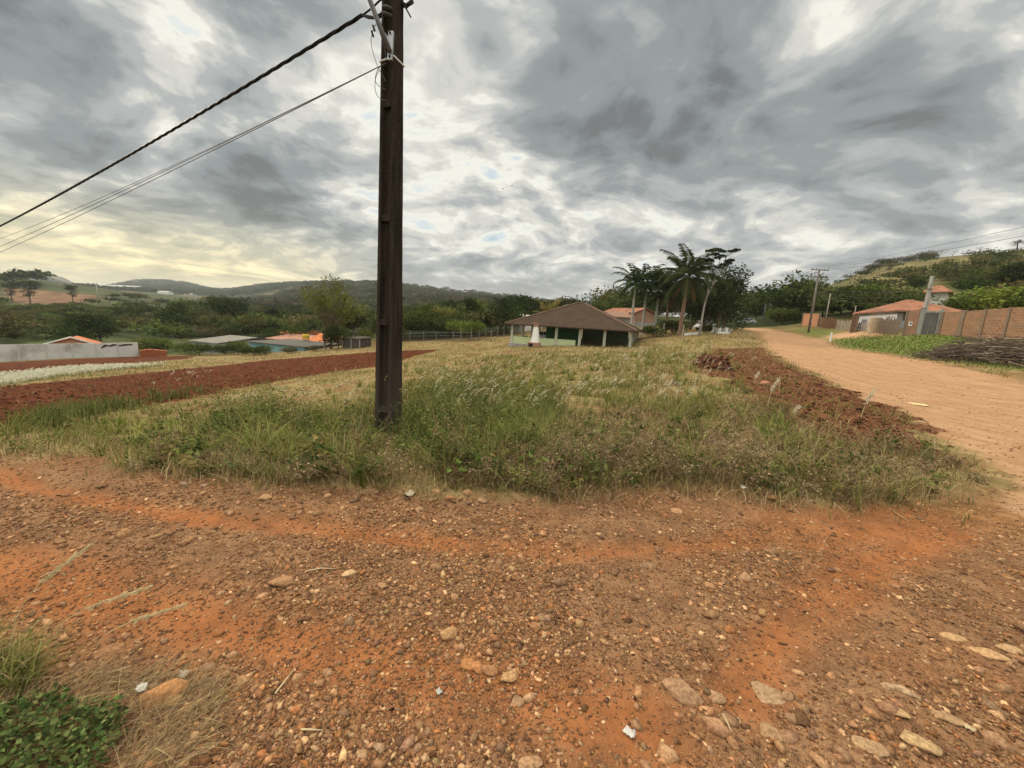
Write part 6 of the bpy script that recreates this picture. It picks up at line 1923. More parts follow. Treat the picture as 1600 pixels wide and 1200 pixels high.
# ------------------------------------------------------------------ the concrete pole in front
RNG = np.random.default_rng(99)
def pole_mat():
    m = bpy.data.materials.new('old_pole_concrete'); m.use_nodes = True
    nt = m.node_tree; bs = nt.nodes['Principled BSDF']
    P = N(nt, 'ShaderNodeTexCoord').outputs['Object']
    mp = N(nt, 'ShaderNodeMapping', {'Vector': P, 'Scale': (9, 9, .7)}).outputs[0]
    st = NOISE(nt, mp, 1.6, 6, .65).outputs[0]
    n = NOISE(nt, P, 38, 5, .65).outputs[0]
    col = MIX(nt, SS(nt, st, .34, .66), (.016, .0128, .0105), (.043, .0325, .0245))
    col = MIX(nt, M(nt, 'MULTIPLY', SS(nt, n, .54, .74), .5), col, (.12, .092, .07))
    col = MIX(nt, M(nt, 'MULTIPLY', SS(nt, n, .46, .30), .5), col, (.006, .005, .004))
    # lower part splashed by red dust, greyer
    z = N(nt, 'ShaderNodeSeparateXYZ', {0: P}).outputs[2]
    col = MIX(nt, M(nt, 'MULTIPLY', SS(nt, z, 1.7, .2), .6), col, (.075, .058, .046))
    nt.links.new(col, bs.inputs['Base Color'])
    bs.inputs['Roughness'].default_value = .92
    bs.inputs['Specular IOR Level'].default_value = .05
    bp = N(nt, 'ShaderNodeBump', {'Height': M(nt, 'ADD', n, st), 'Strength': .7, 'Distance': .006})
    nt.links.new(bp.outputs[0], bs.inputs['Normal'])
    return m
M_POLE = pole_mat()
M_CABLE = mat('cable_black', (.018, .018, .018), .5)
M_WIREGREY = mat('wire_grey', (.10, .10, .10), .5)

PB = at(606.5, 690, 5.3); PZ = gz(PB.x, PB.y)
PH = 8.2
def pole_front():
    e = empty('utility_pole', (PB.x, PB.y, PZ), R(-26), 'tall weathered dark concrete utility pole standing in the weeds', 'utility pole')
    # slight real lean so that the shaft runs as in the photograph
    e.rotation_euler = (R(0.0), R(0.0), R(-26))
    a0, b0, a1, b1 = .315, .238, .155, .12
    def ring(t, z):
        a = a0 + (a1 - a0) * t; b = b0 + (b1 - b0) * t
        fx = a * .21; wy = b * .16
        A, B = a / 2, b / 2
        return [(-A, -B, z), (-A + fx, -B, z), (-A + fx * 1.25, -wy, z), (A - fx * 1.25, -wy, z), (A - fx, -B, z), (A, -B, z), (A, B, z), (A - fx, B, z), (A - fx * 1.25, wy, z), (-A + fx * 1.25, wy, z), (-A + fx, B, z), (-A, B, z)]
    mb = MB(); n = 12; K = 40
    vs = []; fs = []
    rnd = random.Random(1)
    for k in range(K + 1):
        t = k / K
        for p in ring(t, -.5 + (PH + .5) * t):
            vs.append((p[0] + rnd.uniform(-.002, .002), p[1] + rnd.uniform(-.002, .002), p[2]))
    for k in range(K):
        for i in range(n):
            j = (i + 1) % n
            fs.append((k * n + i, k * n + j, (k + 1) * n + j, (k + 1) * n + i))
    fs.append(tuple(range(n))[::-1]); fs.append(tuple(range(K * n, K * n + n)))
    mb.add(vs, fs)
    sh = mb.build('shaft', M_POLE, e, bevel=.008)
    # cross ribs in the recess
    for z in (.42, 1.62, 2.95, 4.3, 5.6, 6.9):
        t = (z + .5) / (PH + .5); a = a0 + (a1 - a0) * t; b = b0 + (b1 - b0) * t
        r_ = MB()
        r_.box(-a / 2 + a * .2, a / 2 - a * .2, -b * .46, -b * .15, z - .04, z + .04)
        r_.box(-a / 2 + a * .2, a / 2 - a * .2, b * .15, b * .46, z - .04, z + .04)
        r_.build('rib', M_POLE, e)
    return e
POLE = pole_front()
def onpole(u, v, dx=0.0, dd=0.0):
    """point beside the pole seen at photo pixel u,v"""
    return at(u, v, PB.y + dd)

def local(e, p):
    bpy.context.view_layer.update()
    return e.matrix_world.inverted() @ Vector(p)

bpy.context.view_layer.update()
def pole_tube(name, pts, r, m, n=6, parent=None, smooth_=True):
    inv = POLE.matrix_world.inverted()
    return MB().tube([inv @ Vector(p) for p in pts], r, n).build(name, m, parent or POLE, smooth_=smooth_)

# plate and lamp arm
d = -.16
pl = [onpole(607, 48, 0, d), onpole(614.5, 48, 0, d), onpole(612.5, 93, 0, d), onpole(605, 93, 0, d)]
inv = POLE.matrix_world.inverted()
arm_plate = MB().prism([inv @ p for p in pl], inv.to_3x3() @ Vector((.0, .05, 0))).build('arm_plate', M_STEEL, POLE)
for (u, v) in ((609.5, 51), (608.6, 88)):
    c = onpole(u, v, 0, d - .004)
    MB().tube([inv @ c, inv @ (c + Vector((0, -.012, 0)))], .012, 8).build('bolt', M_TREAD, arm_plate)
A0 = onpole(609, 80, 0, d - .02); A1 = onpole(591, 35, 0, d - .06); A2 = onpole(577, -2, 0, d - .10)
pole_tube('lamp_arm', [A0, A1, A2, A2 + (A2 - A1) * 2.0], .028, mat('arm_pipe', (.15, .15, .15), .5, (.10, .10, .10), 6, .6, metal=.5), 10)
gus = [onpole(600, 49, 0, d - .01), onpole(607, 58, 0, d - .01), onpole(611, 79, 0, d - .01), onpole(608, 80, 0, d - .01)]
MB().prism([inv @ p for p in gus], inv.to_3x3() @ Vector((0, .012, 0))).build('arm_gusset', M_STEEL, POLE)
# white strap round the shaft
zc = onpole(615, 100).z - PZ
t_ = (zc + .5) / (PH + .5); a = (.315 + (.155 - .315) * t_) / 2 + .006; b = (.238 + (.12 - .238) * t_) / 2 + .006
MB().tube([(-a, -b, zc), (a, -b, zc + .01), (a, b, zc), (-a, b, zc - .01), (-a, -b, zc)], .011, 6).build('strap', mat('strap_white', (.66, .66, .63), .6), POLE)
# rack at the top with insulators, cable tails
for (u, v) in ((604, 12), (602, 22)):
    c = onpole(u, v, 0, -.12)
    MB().tube([inv @ (c + Vector((.10, .05, 0))), inv @ c, inv @ (c + Vector((-.05, 0, 0)))], [.018, .03, .022], 8).build('insulator', mat('insulator', (.05, .045, .04), .3), POLE)
rnd = random.Random(4)
for k in range(4):
    p = [onpole(628 + rnd.uniform(-2, 2), 10 + rnd.uniform(-8, 3)), onpole(636 + rnd.uniform(-3, 3), 10 + rnd.uniform(-4, 3), 0, -.1), onpole(644 + rnd.uniform(-2, 2), 3 + rnd.uniform(-6, 3), 0, -.05), onpole(640, -14, 0, .05), onpole(626, -20)]
    pole_tube('cable_tail', p, .012, M_CABLE, 6)
pole_tube('cable_tail', [onpole(632, 8), onpole(636, 16, 0, -.05), onpole(642, 27, 0, -.08)], .009, M_CABLE, 5)
# loose thin wires and loops beside the shaft
loops = [[(590, 35), (584, 44), (580, 60), (581, 75), (586, 92), (592, 108), (600, 122), (603, 128)], [(589, 20), (592, 45), (597, 62), (602, 80), (603, 92)],
         [(604, 98), (592, 106), (587, 118), (587, 128), (593, 135), (603, 140)], [(593, 108), (587, 122), (586, 138), (590, 150), (598, 156), (603, 156)], [(597, 20), (598, 30), (596, 40)]]
for L in loops:
    pts = [onpole(u, v, 0, -.14) for u, v in L]
    # smooth the run
    q = []
    for i in range(len(pts) - 1):
        p0 = pts[max(i - 1, 0)]; p1 = pts[i]; p2 = pts[i + 1]; p3 = pts[min(i + 2, len(pts) - 1)]
        for s in range(4):
            t = s / 4
            q.append(.5 * ((2 * p1) + (p2 - p0) * t + (2 * p0 - 5 * p1 + 4 * p2 - p3) * t * t + (3 * p1 - p0 - 3 * p2 + p3) * t ** 3))
    q.append(pts[-1])
    pole_tube('loose_wire', q, .0035, M_WIREGREY, 5)
for (u, v) in ((584, 44), (582, 53)):
    c = onpole(u, v, 0, -.14)
    MB().tube([inv @ (c + Vector((-.012, 0, .03))), inv @ (c + Vector((.012, 0, -.03)))], .012, 6).build('connector', M_CABLE, POLE)

# twisted supply cable and thin lines running off to the left
def sagline(P0, P1, sag, n=60):
    return [P0.lerp(P1, i / n) - Vector((0, 0, sag * 4 * (i / n) * (1 - i / n))) for i in range(n + 1)]

def twisted(P0, P1, sag, r, label, turns):
    pts = sagline(P0, P1, sag, 360)
    d = (P1 - P0).normalized(); s = d.cross(Vector((0, 0, 1))).normalized(); u = s.cross(d)
    e = empty('twisted_cable', tuple(P0), 0, label, 'cable')
    for k in range(3):
        q = [p + (s * math.cos(2 * PI * (turns * i / 360 + k / 3)) + u * math.sin(2 * PI * (turns * i / 360 + k / 3))) * r * 1.05 - P0 for i, p in enumerate(pts)]
        MB().tube(q, r, 6).build('strand', M_CABLE, e, smooth_=True)
    return e
P0 = onpole(602, 17, 0, -.12); Pm = onpole(566, 24, 0, .05)
P1 = at(0, 343, 12.0)
far = P0 + (P1 - P0) * 1.7
twisted(Pm, far, .22, .0115, 'thick black twisted cable running from the pole down to the left', 34)
pole_tube('cable_tail', [Pm, onpole(585, 27, 0, 0), onpole(600, 19, 0, -.1)], .012, M_CABLE, 6)
pole_tube('cable_tail', [Pm, onpole(575, 28, 0, 0), onpole(590, 29, 0, -.1), onpole(604, 21, 0, -.1)], .011, M_CABLE, 6)
pole_tube('cable_tail', [Pm, onpole(582, 12, 0, 0), onpole(592, 2, 0, -.1), onpole(606, -8, 0, -.1)], .011, M_CABLE, 6)
for (v1, r, lab) in ((359.5, .0045, 'uppermost of the three thin telephone lines left of the pole'), (379, .0055, 'middle thin telephone line left of the pole'), (388, .0055, 'lowest thin telephone line left of the pole')):
    a = onpole(604, 98.5, 0, -.12); b = at(0, v1, 12.0)
    b = a + (b - a) * 1.6
    o = MB().tube([p for p in sagline(a, b, .25 if v1 < 370 else .12, 50)], r, 5).build('telephone_line', M_WIREGREY, smooth_=True)
    tag(o, lab, 'wire')

# ------------------------------------------------------------------ poles and lines along the road
def road_pole(u, vb, vt, d, label, arms=1, thick=.13, square=False, aw=1.1, ay=(.25,), rz=0.0, m=None):
    p = at(u, vb, d); g = gz(p.x, p.y)
    H = at(u, vt, d).z - g
    e = empty('utility_pole', (p.x, p.y, g), rz, label, 'utility pole')
    m = m or M_POST
    if square:
        MB().add(*[[(-thick, -thick, -.4), (thick, -thick, -.4), (thick, thick, -.4), (-thick, thick, -.4), (-thick * .7, -thick * .7, H), (thick * .7, -thick * .7, H), (thick * .7, thick * .7, H), (-thick * .7, thick * .7, H)],
                   [(3, 2, 1, 0), (4, 5, 6, 7), (0, 1, 5, 4), (1, 2, 6, 5), (2, 3, 7, 6), (3, 0, 4, 7)]]).build('shaft', m, e)
    else:
        MB().tube([(0, 0, -.4), (0, 0, H)], [thick, thick * .68], 10).build('shaft', m, e, smooth_=True)
    for k in range(arms):
        z = H - ay[k % len(ay)]
        ar = MB().box(-aw, aw, -thick - .10, -thick * .6, z - .06, z + .06).build('crossarm', M_WOOD, e)
        for x in (-aw * .92, -aw * .45, aw * .45, aw * .92):
            MB().tube([(x, -thick - .04, z + .06), (x, -thick - .04, z + .14), (x, -thick - .04, z + .24)], [.025, .055, .035], 7).build('insulator', M_WIREGREY, ar)
    return e, Vector((p.x, p.y, g)), H
_, Q1, H1 = road_pole(1264, 514, 419.5, 58, 'wooden pole with two crossarms over the trees right of the road', 2, .15, aw=1.15, ay=(.15, 1.15), rz=-.1, m=M_FPOST)
_, Q2, H2 = road_pole(1203, 503, 437, 104, 'farther pole with a single crossarm beyond the bend', 1, .14, aw=1.35, ay=(.15,), rz=.1, m=M_FPOST)
e, Q3, H3 = road_pole(1437, 522, 430, 39.5, 'pale square concrete pole behind the brick pier', 0, .15, square=True, m=M_CONC)
MB().box(-.55, .12, -.2, -.13, H3 - 1.32, H3 - 1.24).build('bracket', M_WOOD, e)
_, Q4, H4 = road_pole(1288, 512, 458, 62, 'thin grey pole among the trees right of the double crossarm pole', 0, .10)
_, Q5, H5 = road_pole(1192, 503, 470, 90, 'short pale pole standing by the silver car', 0, .12, m=M_CONC)
_, Q6, H6 = road_pole(1331, 512, 477, 54, 'thin dark service post over the stick fence', 0, .06)
road_pole(154, 481, 442, 215, 'taller of two pale poles on the slope across the valley', 0, .24, m=M_PALEBARK)
road_pole(172, 483, 464, 215, 'shorter of two pale poles on the slope across the valley', 0, .2, m=M_PALEBARK)

def wire(name, pts, r, label, sag=.4):
    mb = MB()
    run = []
    for a, b in zip(pts[:-1], pts[1:]):
        s = sagline(Vector(a), Vector(b), sag, 24)
        run += s if not run else s[1:]
    mb.tube(run, r, 4)
    o = mb.build(name, M_WIREGREY, smooth_=True)
    return tag(o, label, 'wire')
t1 = Q1 + Vector((0, -.2, H1 + .08))
for k, (v, x, lab) in enumerate(((344, -1.0, 'highest power line crossing the sky at the right edge'), (356, -.4, 'middle power line crossing the sky at the right edge'), (371, 1.0, 'lowest power line crossing the sky at the right edge'))):
    a = at(1600, v, 22)
    wire('power_line', [a + (a - t1) * .6, t1 + Vector((x, 0, 0)), Q2 + Vector((x, -.2, H2 + .08))], .011, lab, .5)
t3 = Q3 + Vector((-.3, -.1, H3 - 1.25))
t1b = Q1 + Vector((.3, -.2, H1 - 2.6))
for k in range(3):
    wire('service_wire', [t1b + Vector((0, 0, -.35 * k)), t3 + Vector((0, 0, -.5 * k))], .013, ['top service wire sagging from the double crossarm pole to the concrete pole', 'second service wire sagging between the double crossarm pole and the concrete pole', 'lowest service wire drooping in front of the trees to the concrete pole'][k], .5 + .25 * k)
wire('service_wire', [Q2 + Vector((0, -.2, H2 - 1.8)), t1b], .012, 'service wire from the far pole down to the double crossarm pole', .5)
wire('service_wire', [t3, at(1400, 489, 42.0)], .010, 'short service wire from the concrete pole to the bluish white house', .15)

# ------------------------------------------------------------------ heap of cut branches
def brush_pile():
    A = hit(1440, 556); B = at(1690, 572, 19.5)
    A = Vector((A.x, A.y, 0)); B = Vector((B.x, B.y, 0))
    rnd = random.Random(8)
    e = empty('brush_pile', (A.x, A.y, gz(A.x, A.y)), 0, 'long heap of dark cut branches at the roadside below the block wall', 'brush pile')
    o = Vector((A.x, A.y, gz(A.x, A.y)))
    dark = MB(); pale = MB()
    ax = (B - A); L = ax.length; ax = ax.normalized(); nrm = Vector((-ax.y, ax.x, 0))
    for i in range(1000):
        t = rnd.random() ** .9; w = rnd.gauss(0, .9)
        hh = (1.3 * smooth(0, .25, t) + .12) * math.exp(-(w / 1.3) ** 2)
        c = A + ax * (t * L) + nrm * (w + 1.0)
        zz = gz(c.x, c.y) if i % 3 == 0 else None
        if zz is None: zz = lastz + rnd.uniform(-.03, .03)
        lastz = zz
        if i % 3: c.x, c.y = c.x, c.y
        z = zz + rnd.random() * hh
        l = rnd.uniform(.5, 1.6)
        ang = math.atan2(ax.y, ax.x) + rnd.gauss(.35, .60)
        dv = Vector((math.cos(ang), math.sin(ang), rnd.gauss(-.03, .18)))
        c = Vector((c.x, c.y, z))
        r = rnd.uniform(.010, .030)
        p = [c - dv * l / 2, c + Vector((rnd.uniform(-.1, .1), rnd.uniform(-.1, .1), rnd.uniform(-.02, .10))), c + dv * l / 2]
        m_ = pale if rnd.random() < .13 else dark
        m_.tube([q - o for q in p], [r, r * .85, r * .5], 5)
        if rnd.random() < .6:
            b = p[1]; d2 = (dv + Vector((rnd.gauss(0, .6), rnd.gauss(0, .6), rnd.gauss(.1, .3)))).normalized()
            m_.tube([b - o, b + d2 * l * .35 - o], [r * .6, r * .3], 4)
    br = dark.build('dark_branches', mat('cut_branch', (.085, .062, .05), .95, (.15, .115, .09), 2.5, .7), e)
    pale.build('pale_branches', mat('peeled_branch', (.34, .27, .20), .9, (.25, .19, .14), 3, .6), e)
    # mound of leaf litter and soil that carries it
    n = 4500
    t = RNG.random(n) ** .9; w = RNG.normal(0, .95, n)
    cx = A.x + ax.x * t * L + nrm.x * (w + 1.0); cy = A.y + ax.y * t * L + nrm.y * (w + 1.0)
    z = gheight(cx, cy) + RNG.random(n) * .6 * (smooth(0, .25, t) + .1) * np.exp(-(w / 1.2) ** 2)
    v, f, c = leaves(np.stack([cx, cy, z], 1) - np.array(o), .17, .10, .8, pick([(.07, .05, .035), (.12, .085, .055), (.17, .12, .075), (.06, .05, .03)], n))
    mesh_np('dead_leaves', v, f, c, leaf_mat(), e)
brush_pile()

# ------------------------------------------------------------------ single rocks
def rock(u, v, wpx, col, label, name='rock', flat=.55, seed=0, sink=.42, aspect=1.35, cat='rock', turn=None, group=None):
    g = hit(u, v); z = gz(g.x, g.y)
    dist = (Vector((g.x, g.y, z)) - Vector((0, 0, EYE))).dot(_f)
    W = wpx / FPX * dist * .95
    rnd = np.random.default_rng(seed + int(u))
    bv, bf = ico()
    v0 = [Vector(p) for p in bv]; f0 = [tuple(q) for q in bf]
    for _ in range(2):                       # finer mesh
        vs = list(v0); cache = {}; fs = []
        def midp(a, b):
            k = (min(a, b), max(a, b))
            if k not in cache:
                vs.append(((vs[a] + vs[b]) / 2).normalized()); cache[k] = len(vs) - 1
            return cache[k]
        for a, b, c in f0:
            x, y, w = midp(a, b), midp(b, c), midp(c, a)
            fs += [(a, x, w), (x, b, y), (w, y, c), (x, y, w)]
        v0, f0 = vs, fs
    P = np.array([tuple(p) for p in v0])
    # chop with random planes into a broken stone
    for k in range(9):
        nn = rnd.normal(0, 1, 3); nn /= np.linalg.norm(nn); dd = rnd.uniform(.52, .86)
        ov = np.maximum(P @ nn - dd, 0)
        P = P - ov[:, None] * nn[None] * .95
    P += rnd.normal(0, .014, P.shape)
    P = P * np.array([W / 2 * 1.12, W / 2 * 1.12 / aspect, W / 2 * flat])
    a = turn if turn is not None else rnd.uniform(-.5, .5)
    P = np.stack([P[:, 0] * math.cos(a) - P[:, 1] * math.sin(a), P[:, 0] * math.sin(a) + P[:, 1] * math.cos(a), P[:, 2]], 1)
    P[:, 2] -= P[:, 2].min() * (1 - sink) * 1.0
    P[:, 2] -= W * flat * sink * .4
    c = np.array(col)[None] * np.array([.82, .76, .70]) * (1 + rnd.normal(0, .06, (len(P), 1)))
    o = mesh_np(name, P, np.array(f0), c, stone_mat())
    o.location = (g.x, g.y, z)
    return tag(o, label, cat, group)
TAN, ORG, GRY, BRN = (.42, .27, .15), (.42, .215, .10), (.31, .205, .13), (.30, .17, .095)
for args in (
    (252, 1088, 66, (.46, .25, .12), 'largest orange brown rock lying near the creeping plant', 'rock', .50, 1, .4, 1.8, 'rock', .45),
    (272, 1092, 30, (.45, .29, .15), 'flat tan stone leaning on the largest orange rock', 'rock', .45, 2, .4, 1.1),
    (170, 1012, 40, BRN, 'half buried brownish slab right of the green clump', 'rock', .25, 3),
    (380, 1060, 24, TAN, 'single yellowish cobble right of the white paper scraps', 'rock', .6, 4),
    (700, 990, 34, TAN, 'pale round stone left of centre on the gravel', 'rock', .45, 5),
    (732, 1032, 22, ORG, 'left piece of a split orange stone', 'rock', .6, 6, .4, .8, 'rock', 1.2),
    (748, 1037, 22, ORG, 'middle piece of a split orange stone', 'rock', .6, 7, .4, .8, 'rock', 1.2),
    (764, 1041, 18, BRN, 'right narrow piece of a split orange stone', 'rock', .6, 8, .4, .6, 'rock', 1.2),
    (797, 1050, 34, TAN, 'pale lumpy stone just right of the split orange stone', 'rock', .4, 9),
    (808, 1088, 26, GRY, 'dull round stone below the split orange stone', 'rock', .35, 10),
    (1066, 1080, 62, (.33, .215, .14), 'big triangular grey brown rock in the lower middle', 'rock', .35, 11, .4, 1.5),
    (1118, 1082, 32, (.36, .24, .155), 'smaller pointed rock right of the big triangular one', 'rock', .45, 12),
    (1200, 1075, 56, (.36, .26, .17), 'rough broken slab in the lower right gravel', 'rock', .30, 13),
    (1204, 1138, 50, (.34, .23, .14), 'dull greyish slab below the rough broken slab', 'rock', .28, 14),
    (1232, 1082, 24, GRY, 'thin dark edged stone beside the rough broken slab', 'rock', .5, 15),
    (1392, 1078, 30, (.42, .31, .21), 'upper of two pale flat stones lying side by side', 'rock', .4, 16, .4, 1.8, 'rock', -.5),
    (1416, 1084, 28, (.42, .31, .21), 'lower of two pale flat stones lying side by side', 'rock', .4, 17, .4, 1.8, 'rock', -.5),
    (1392, 1112, 42, (.45, .32, .18), 'yellowish flat stone half sunk in the lower right dirt', 'rock', .25, 18, .4, 2.0, 'rock', -.7),
    (1480, 1122, 52, (.36, .25, .155), 'long greyish flat stone near the lower right corner', 'rock', .22, 19, .4, 2.2, 'rock', -.5),
    (1432, 1158, 56, (.44, .32, .19), 'broad ochre slab near the bottom right', 'rock', .22, 20, .4, 1.5, 'rock', -.5),
    (1360, 1165, 46, (.37, .26, .165), 'cracked dull slab left of the broad ochre slab', 'rock', .22, 21, .4, 1.4),
    (1488, 996, 36, (.48, .33, .19), 'pale flat stone at the right, uppermost of three', 'rock', .25, 22, .4, 1.7, 'rock', -.3),
    (1545, 1026, 50, (.46, .31, .18), 'longest pale flat stone at the right, in the middle of three', 'rock', .22, 23, .4, 2.0, 'rock', -.5),
    (1578, 1018, 44, (.46, .32, .19), 'pale flat stone at the right edge beside the longest one', 'rock', .22, 24, .4, 2.0, 'rock', -.4),
    (546, 898, 22, (.50, .36, .22), 'smooth pale oval cobble in the dark gravel', 'rock', .6, 25),
    (442, 908, 44, (.35, .215, .125), 'half sunk brown rock with a dark side in the gravel', 'rock', .35, 26, .4, 1.6, 'rock', .6),
    (506, 888, 20, (.19, .12, .08), 'dark brown stone left of the pale oval cobble', 'rock', .5, 27),
    (597, 918, 15, TAN, 'small pointed tan stone below the pale oval cobble', 'rock', .6, 28),
    (834, 982, 20, BRN, 'brown angular stone near the middle of the gravel', 'rock', .5, 29),
    (944, 1003, 14, TAN, 'little cream stone near the middle of the gravel', 'rock', .6, 30),
    (1298, 886, 18, (.17, .10, .07), 'lone dark pebble on the smooth orange dirt', 'rock', .4, 31),
    (828, 1192, 40, (.37, .24, .15), 'large pale stone cut by the bottom edge', 'rock', .3, 32),
    (592, 1172, 20, (.36, .25, .17), 'squarish pale stone near the bottom left of centre', 'rock', .7, 33),
    (565, 1180, 20, (.40, .27, .17), 'round tan stone beside the squarish one near the bottom', 'rock', .6, 34),
    (415, 776, 26, (.42, .27, .16), 'flat tan stone at the edge of the weeds left of the pole', 'rock', .35, 35, .4, 1.4),
    (682, 776, 15, (.45, .29, .16), 'orange tan rock at the edge of the weeds below the pole', 'rock', .8, 36),
    (731, 780, 18, (.40, .25, .15), 'broad rock in the stony edge right of the pole foot', 'rock', .7, 37),
    (703, 784, 16, (.36, .20, .11), 'reddish rock in the stony edge below the weeds', 'rock', .6, 38),
    (655, 794, 15, (.37, .25, .16), 'rounded tan rock lower down the stony edge', 'rock', .6, 39),
    (752, 786, 18, (.36, .25, .16), 'slanted tan rock at the right end of the stony edge', 'rock', .6, 40),
    (288, 757, 14, (.33, .245, .18), 'round grey cobble at the left weed edge', 'rock', .7, 41),
    (319, 760, 12, (.34, .25, .19), 'second round cobble right of the grey one at the left weed edge', 'rock', .7, 42),
    (1196, 601, 20, (.36, .20, .13), 'boulder sitting on the red soil bank by the road', 'boulder', .7, 43),
    (1205, 781, 22, (.40, .25, .14), 'tan stone with a broken edge at the weeds on the right', 'rock', .4, 44),
    (1055, 798, 26, (.44, .27, .15), 'flat orange slab at the lower edge of the dry weeds', 'rock', .3, 45),
    (1438, 786, 12, (.45, .28, .15), 'small pale stone by the weeds near the road', 'rock', .5, 46),
):
    rock(*args)

# heap of red soil with plumes on the lot corner
def mound():
    p = hit(1112, 575); z = gz(p.x, p.y)
    n = 42; v = []; f = []
    for i in range(n):
        for j in range(n):
            x = (i / (n - 1) - .5) * 1.3; y = (j / (n - 1) - .5) * 2.0
            r = math.hypot(x / .62, y / .96)
            h = max(0, 1 - r * r)
            v.append((x, y, h))
    v = np.array(v)
    g = gheight(v[:, 0] + p.x, v[:, 1] + p.y) - z
    v[:, 2] = g - .04 + v[:, 2] ** .8 * (.16 + .62 * fbm(v[:, 0] * 2.6 + 5, v[:, 1] * 2.6, 3, 401)) + (v[:, 2] > 0) * (.34 * (fbm(v[:, 0] * 7, v[:, 1] * 7, 3, 403) - .45))
    f = [(i * n + j, (i + 1) * n + j, (i + 1) * n + j + 1, i * n + j + 1) for i in range(n - 1) for j in range(n - 1)]
    o = mesh_np('soil_heap', v, np.array(f), None, mat('heap_soil', (.085, .033, .020), .95, (.045, .018, .012), 9, .9, .03, 22, dirt=(.17, .085, .05), dscale=5, damt=.5))
    o.location = (p.x, p.y, z)
    k = RNG.integers(0, len(v), 260)
    q = v[k][v[k][:, 2] > g[k] + .02]
    cv, cf, cc = stones(q, np.exp(RNG.normal(math.log(.05), .5, len(q))), ico(), pick([(.06, .024, .015), (.10, .042, .025), (.16, .08, .048)], len(q), .2))
    mesh_np('clods', cv, cf, cc, stone_mat(), o)
    tag(o, 'heap of dark red soil at the corner of the lot beside the road', 'soil heap')
mound()

# litter
def scrap(u, v, wpx, label, colr=(.80, .80, .78), name='paper_scrap', seed=1, cat='litter', crump=.42):
    g = hit(u, v); z = gz(g.x, g.y)
    dist = (Vector((g.x, g.y, z)) - Vector((0, 0, EYE))).dot(_f)
    W = wpx / FPX * dist
    rnd = random.Random(seed)
    n = 6; v_ = []; f = []
    for i in range(n):
        for j in range(n):
            x = (i / (n - 1) - .5) * W * (1 + .25 * rnd.random()); y = (j / (n - 1) - .5) * W * .8 * (1 + .3 * rnd.random())
            v_.append((x * (.7 + .5 * rnd.random()), y * (.7 + .5 * rnd.random()), .008 + W * crump * rnd.random()))
    f = [(i * n + j, (i + 1) * n + j, (i + 1) * n + j + 1, i * n + j + 1) for i in range(n - 1) for j in range(n - 1)]
    o = mesh_np(name, np.array(v_), np.array(f), None, mat('scrap_%d' % int(colr[2] * 100), colr, .7, tuple(c * .9 for c in colr), 20, .5))
    md = o.modifiers.new('thickness', 'SOLIDIFY'); md.thickness = .0015
    o.location = (g.x, g.y, z); o.rotation_euler = (0, 0, rnd.random() * 6)
    tag(o, label, cat)
for a in ((221, 1079, 15, 'crumpled white paper scrap left of the largest orange rock', (.62, .63, .62), 'paper_scrap', 1), (286, 1055, 13, 'small whitish scrap above the largest orange rock', (.50, .46, .40), 'paper_scrap', 2),
          (984, 1138, 15, 'crushed white plastic scrap near the bottom centre', (.42, .40, .37), 'plastic_scrap', 3), (686, 1075, 9, 'tiny white bit by the dark stone near the centre', (.36, .35, .33), 'paper_scrap', 4),
          (640, 777, 15, 'pale dry leaf lying at the foot of the weeds below the pole', (.36, .30, .21), 'dry_leaf', 5), (1514, 1142, 10, 'light dry leaf in the lower right gravel', (.40, .32, .19), 'dry_leaf', 6),
          (1120, 694, 11, 'white scrap caught in the dry weeds right of centre', (.72, .68, .60), 'paper_scrap', 7), (1160, 769, 8, 'white scrap at the lower edge of the dry weeds', (.75, .72, .66), 'paper_scrap', 8),
          (1436, 632, 24, 'flat yellowish board scrap lying on the tan road', (.62, .46, .24), 'board_scrap', 9, 'litter', .03)):
    scrap(*a)
# dry sticks on the dirt
for i, (u0, v0, u1, v1, lab) in enumerate(((478, 896, 524, 890, 'thin dry stick left of the pale oval cobble'), (430, 1085, 460, 1040, 'long straw lying on the orange dirt left of centre'), (1130, 1115, 1143, 1145, 'pale straw below the big triangular rock'),
                                          (470, 1145, 505, 1143, 'short pale stick near the bottom left gravel'), (1395, 795, 1420, 812, 'dry twig on the dirt below the right hand weeds'), (1280, 775, 1320, 800, 'forked straw at the edge of the right hand weeds'), (205, 1042, 170, 1056, 'bleached stick by the straw in the near left corner'))):
    a = hit(u0, v0); b = hit(u1, v1)
    a.z = gz(a.x, a.y) + .012; b.z = gz(b.x, b.y) + .012
    m_ = a.lerp(b, .5); m_.z = max(m_.z, gz(m_.x, m_.y) + .016)
    o = MB().tube([a, m_, b], [.004, .0035, .002], 6).build('dry_stick', mat('dry_stick', (.50, .39, .24), .8), smooth_=True)
    tag(o, lab, 'stick')

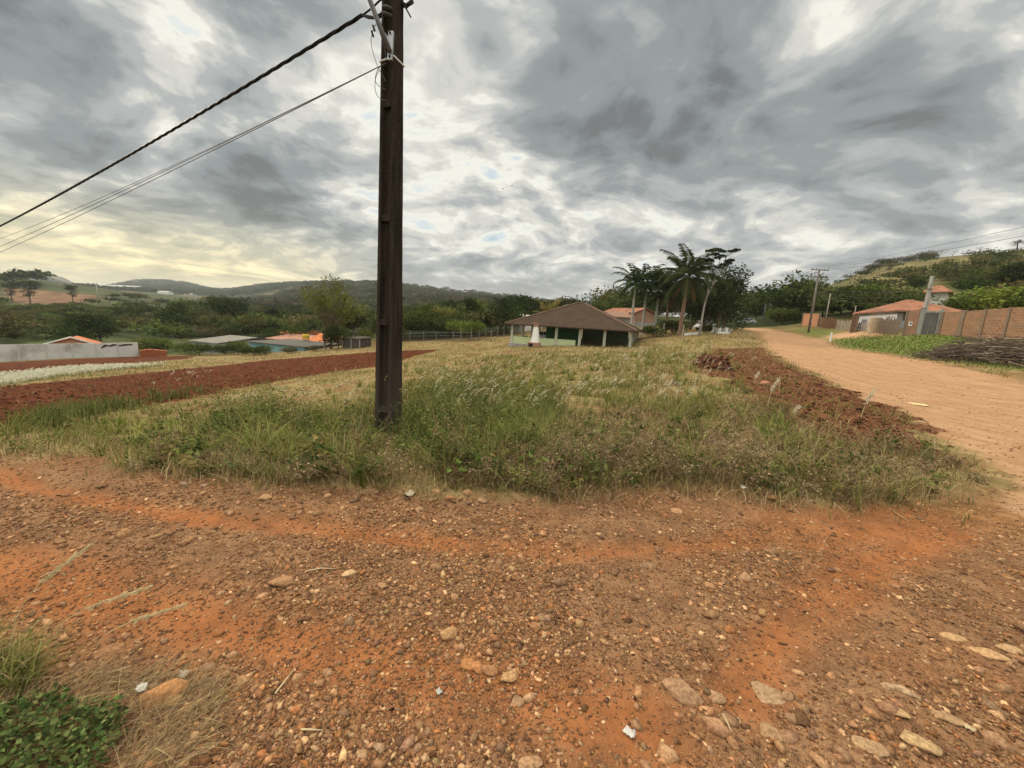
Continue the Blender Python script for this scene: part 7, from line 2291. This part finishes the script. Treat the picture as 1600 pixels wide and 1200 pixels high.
# white plume heads standing apart near the bank
fol_p = leaf_mat('plume', .45)
for i, (u, v, vt, lab) in enumerate(((1345, 655, 610, 'single white plume standing before the tan road'), (1236, 662, 636, 'short white plume stalk at the edge of the red bank'), (1200, 632, 592, 'pair leaning plume beside the boulder on the bank'), (1178, 600, 582, 'thin upright white stalk on the red bank'))):
    g = hit(u, v); z = gz(g.x, g.y)
    h = max(.25, at(u, vt, g.y).z - z)
    e = empty('plume_stalk', (g.x, g.y, z), 0, lab, 'plume grass', 'single plume stalks by the red bank')
    pts = [Vector((.25 * h * t * t, 0, h * t)) for t in np.linspace(0, 1, 7)]
    MB().tube(pts, [.007 - .0007 * k for k in range(7)], 5).build('stem', mat('straw', (.50, .40, .22)), e)
    t = .55 + .5 * RNG.random(110)
    q = np.stack([.25 * h * t * t, 0 * t, h * t], 1) + RNG.normal(0, .018, (110, 3))
    vv, ff, cc = leaves(q, .07, .014, .3, pick([(.62, .57, .43), (.62, .55, .42)], 110, .08), np.tile(np.array([[.8, 0, 1.6]]), (110, 1)))
    mesh_np('seed_head', vv, ff, cc, fol_p, e)

# birds far off in the sky
def bird(u, v, d, rz, label):
    p = at(u, v, d)
    o = MB()
    body = [(-.35, 0, 0), (-.1, 0, .02), (.15, 0, .03), (.32, 0, .01)]
    o.tube(body, [.02, .09, .08, .02], 7)
    for s in (-1, 1):
        o.add([(.12, s * .05, .04), (-.12, s * .05, .04), (-.18, s * .55, .20), (.02, s * .60, .22), (-.20, s * 1.0, .10), (-.12, s * .62, .21), (.12, s * .05, .01), (-.12, s * .05, .01), (-.18, s * .55, .17), (.02, s * .60, .19)],
              [(0, 1, 2, 3), (3, 2, 4), (9, 8, 7, 6), (9, 4, 8)] if s > 0 else [(3, 2, 1, 0), (4, 2, 3), (6, 7, 8, 9), (8, 4, 9)])
    b = o.build('bird', mat('bird_dark', (.03, .03, .03), .8))
    b.location = p; b.rotation_euler = (.25, 0, rz)
    tag(b, label, 'bird')
bird(786, 295, 150, .6, 'left of two small birds high over the pavilion')
bird(800, 290.5, 150, .3, 'right and higher of two small birds over the pavilion')
bird(1398, 402.5, 140, 1.2, 'bird gliding just above the right hand hill ridge')

# ------------------------------------------------------------------ air between here and the far ridge
def make_haze():
    m = bpy.data.materials.new('haze'); m.use_nodes = True
    nt = m.node_tree; nt.nodes.clear()
    out = N(nt, 'ShaderNodeOutputMaterial')
    v = N(nt, 'ShaderNodeVolumePrincipled', {'Color': (.80, .84, .90, 1), 'Density': HAZE, 'Anisotropy': .0})
    nt.links.new(v.outputs[0], out.inputs['Volume'])
    zs = np.empty(len(GROUND.data.vertices) * 3, np.float32); GROUND.data.vertices.foreach_get('co', zs)
    z = zs[2::3]
    o = MB().box(-3650, 3650, -3650, 3650, float(z.min()) - 1.5, float(z.max()) + 45).build('haze', m)
    tag(o, 'thin bluish haze over the valley', 'haze', kind='stuff')
HAZE = 0.00014
make_haze()
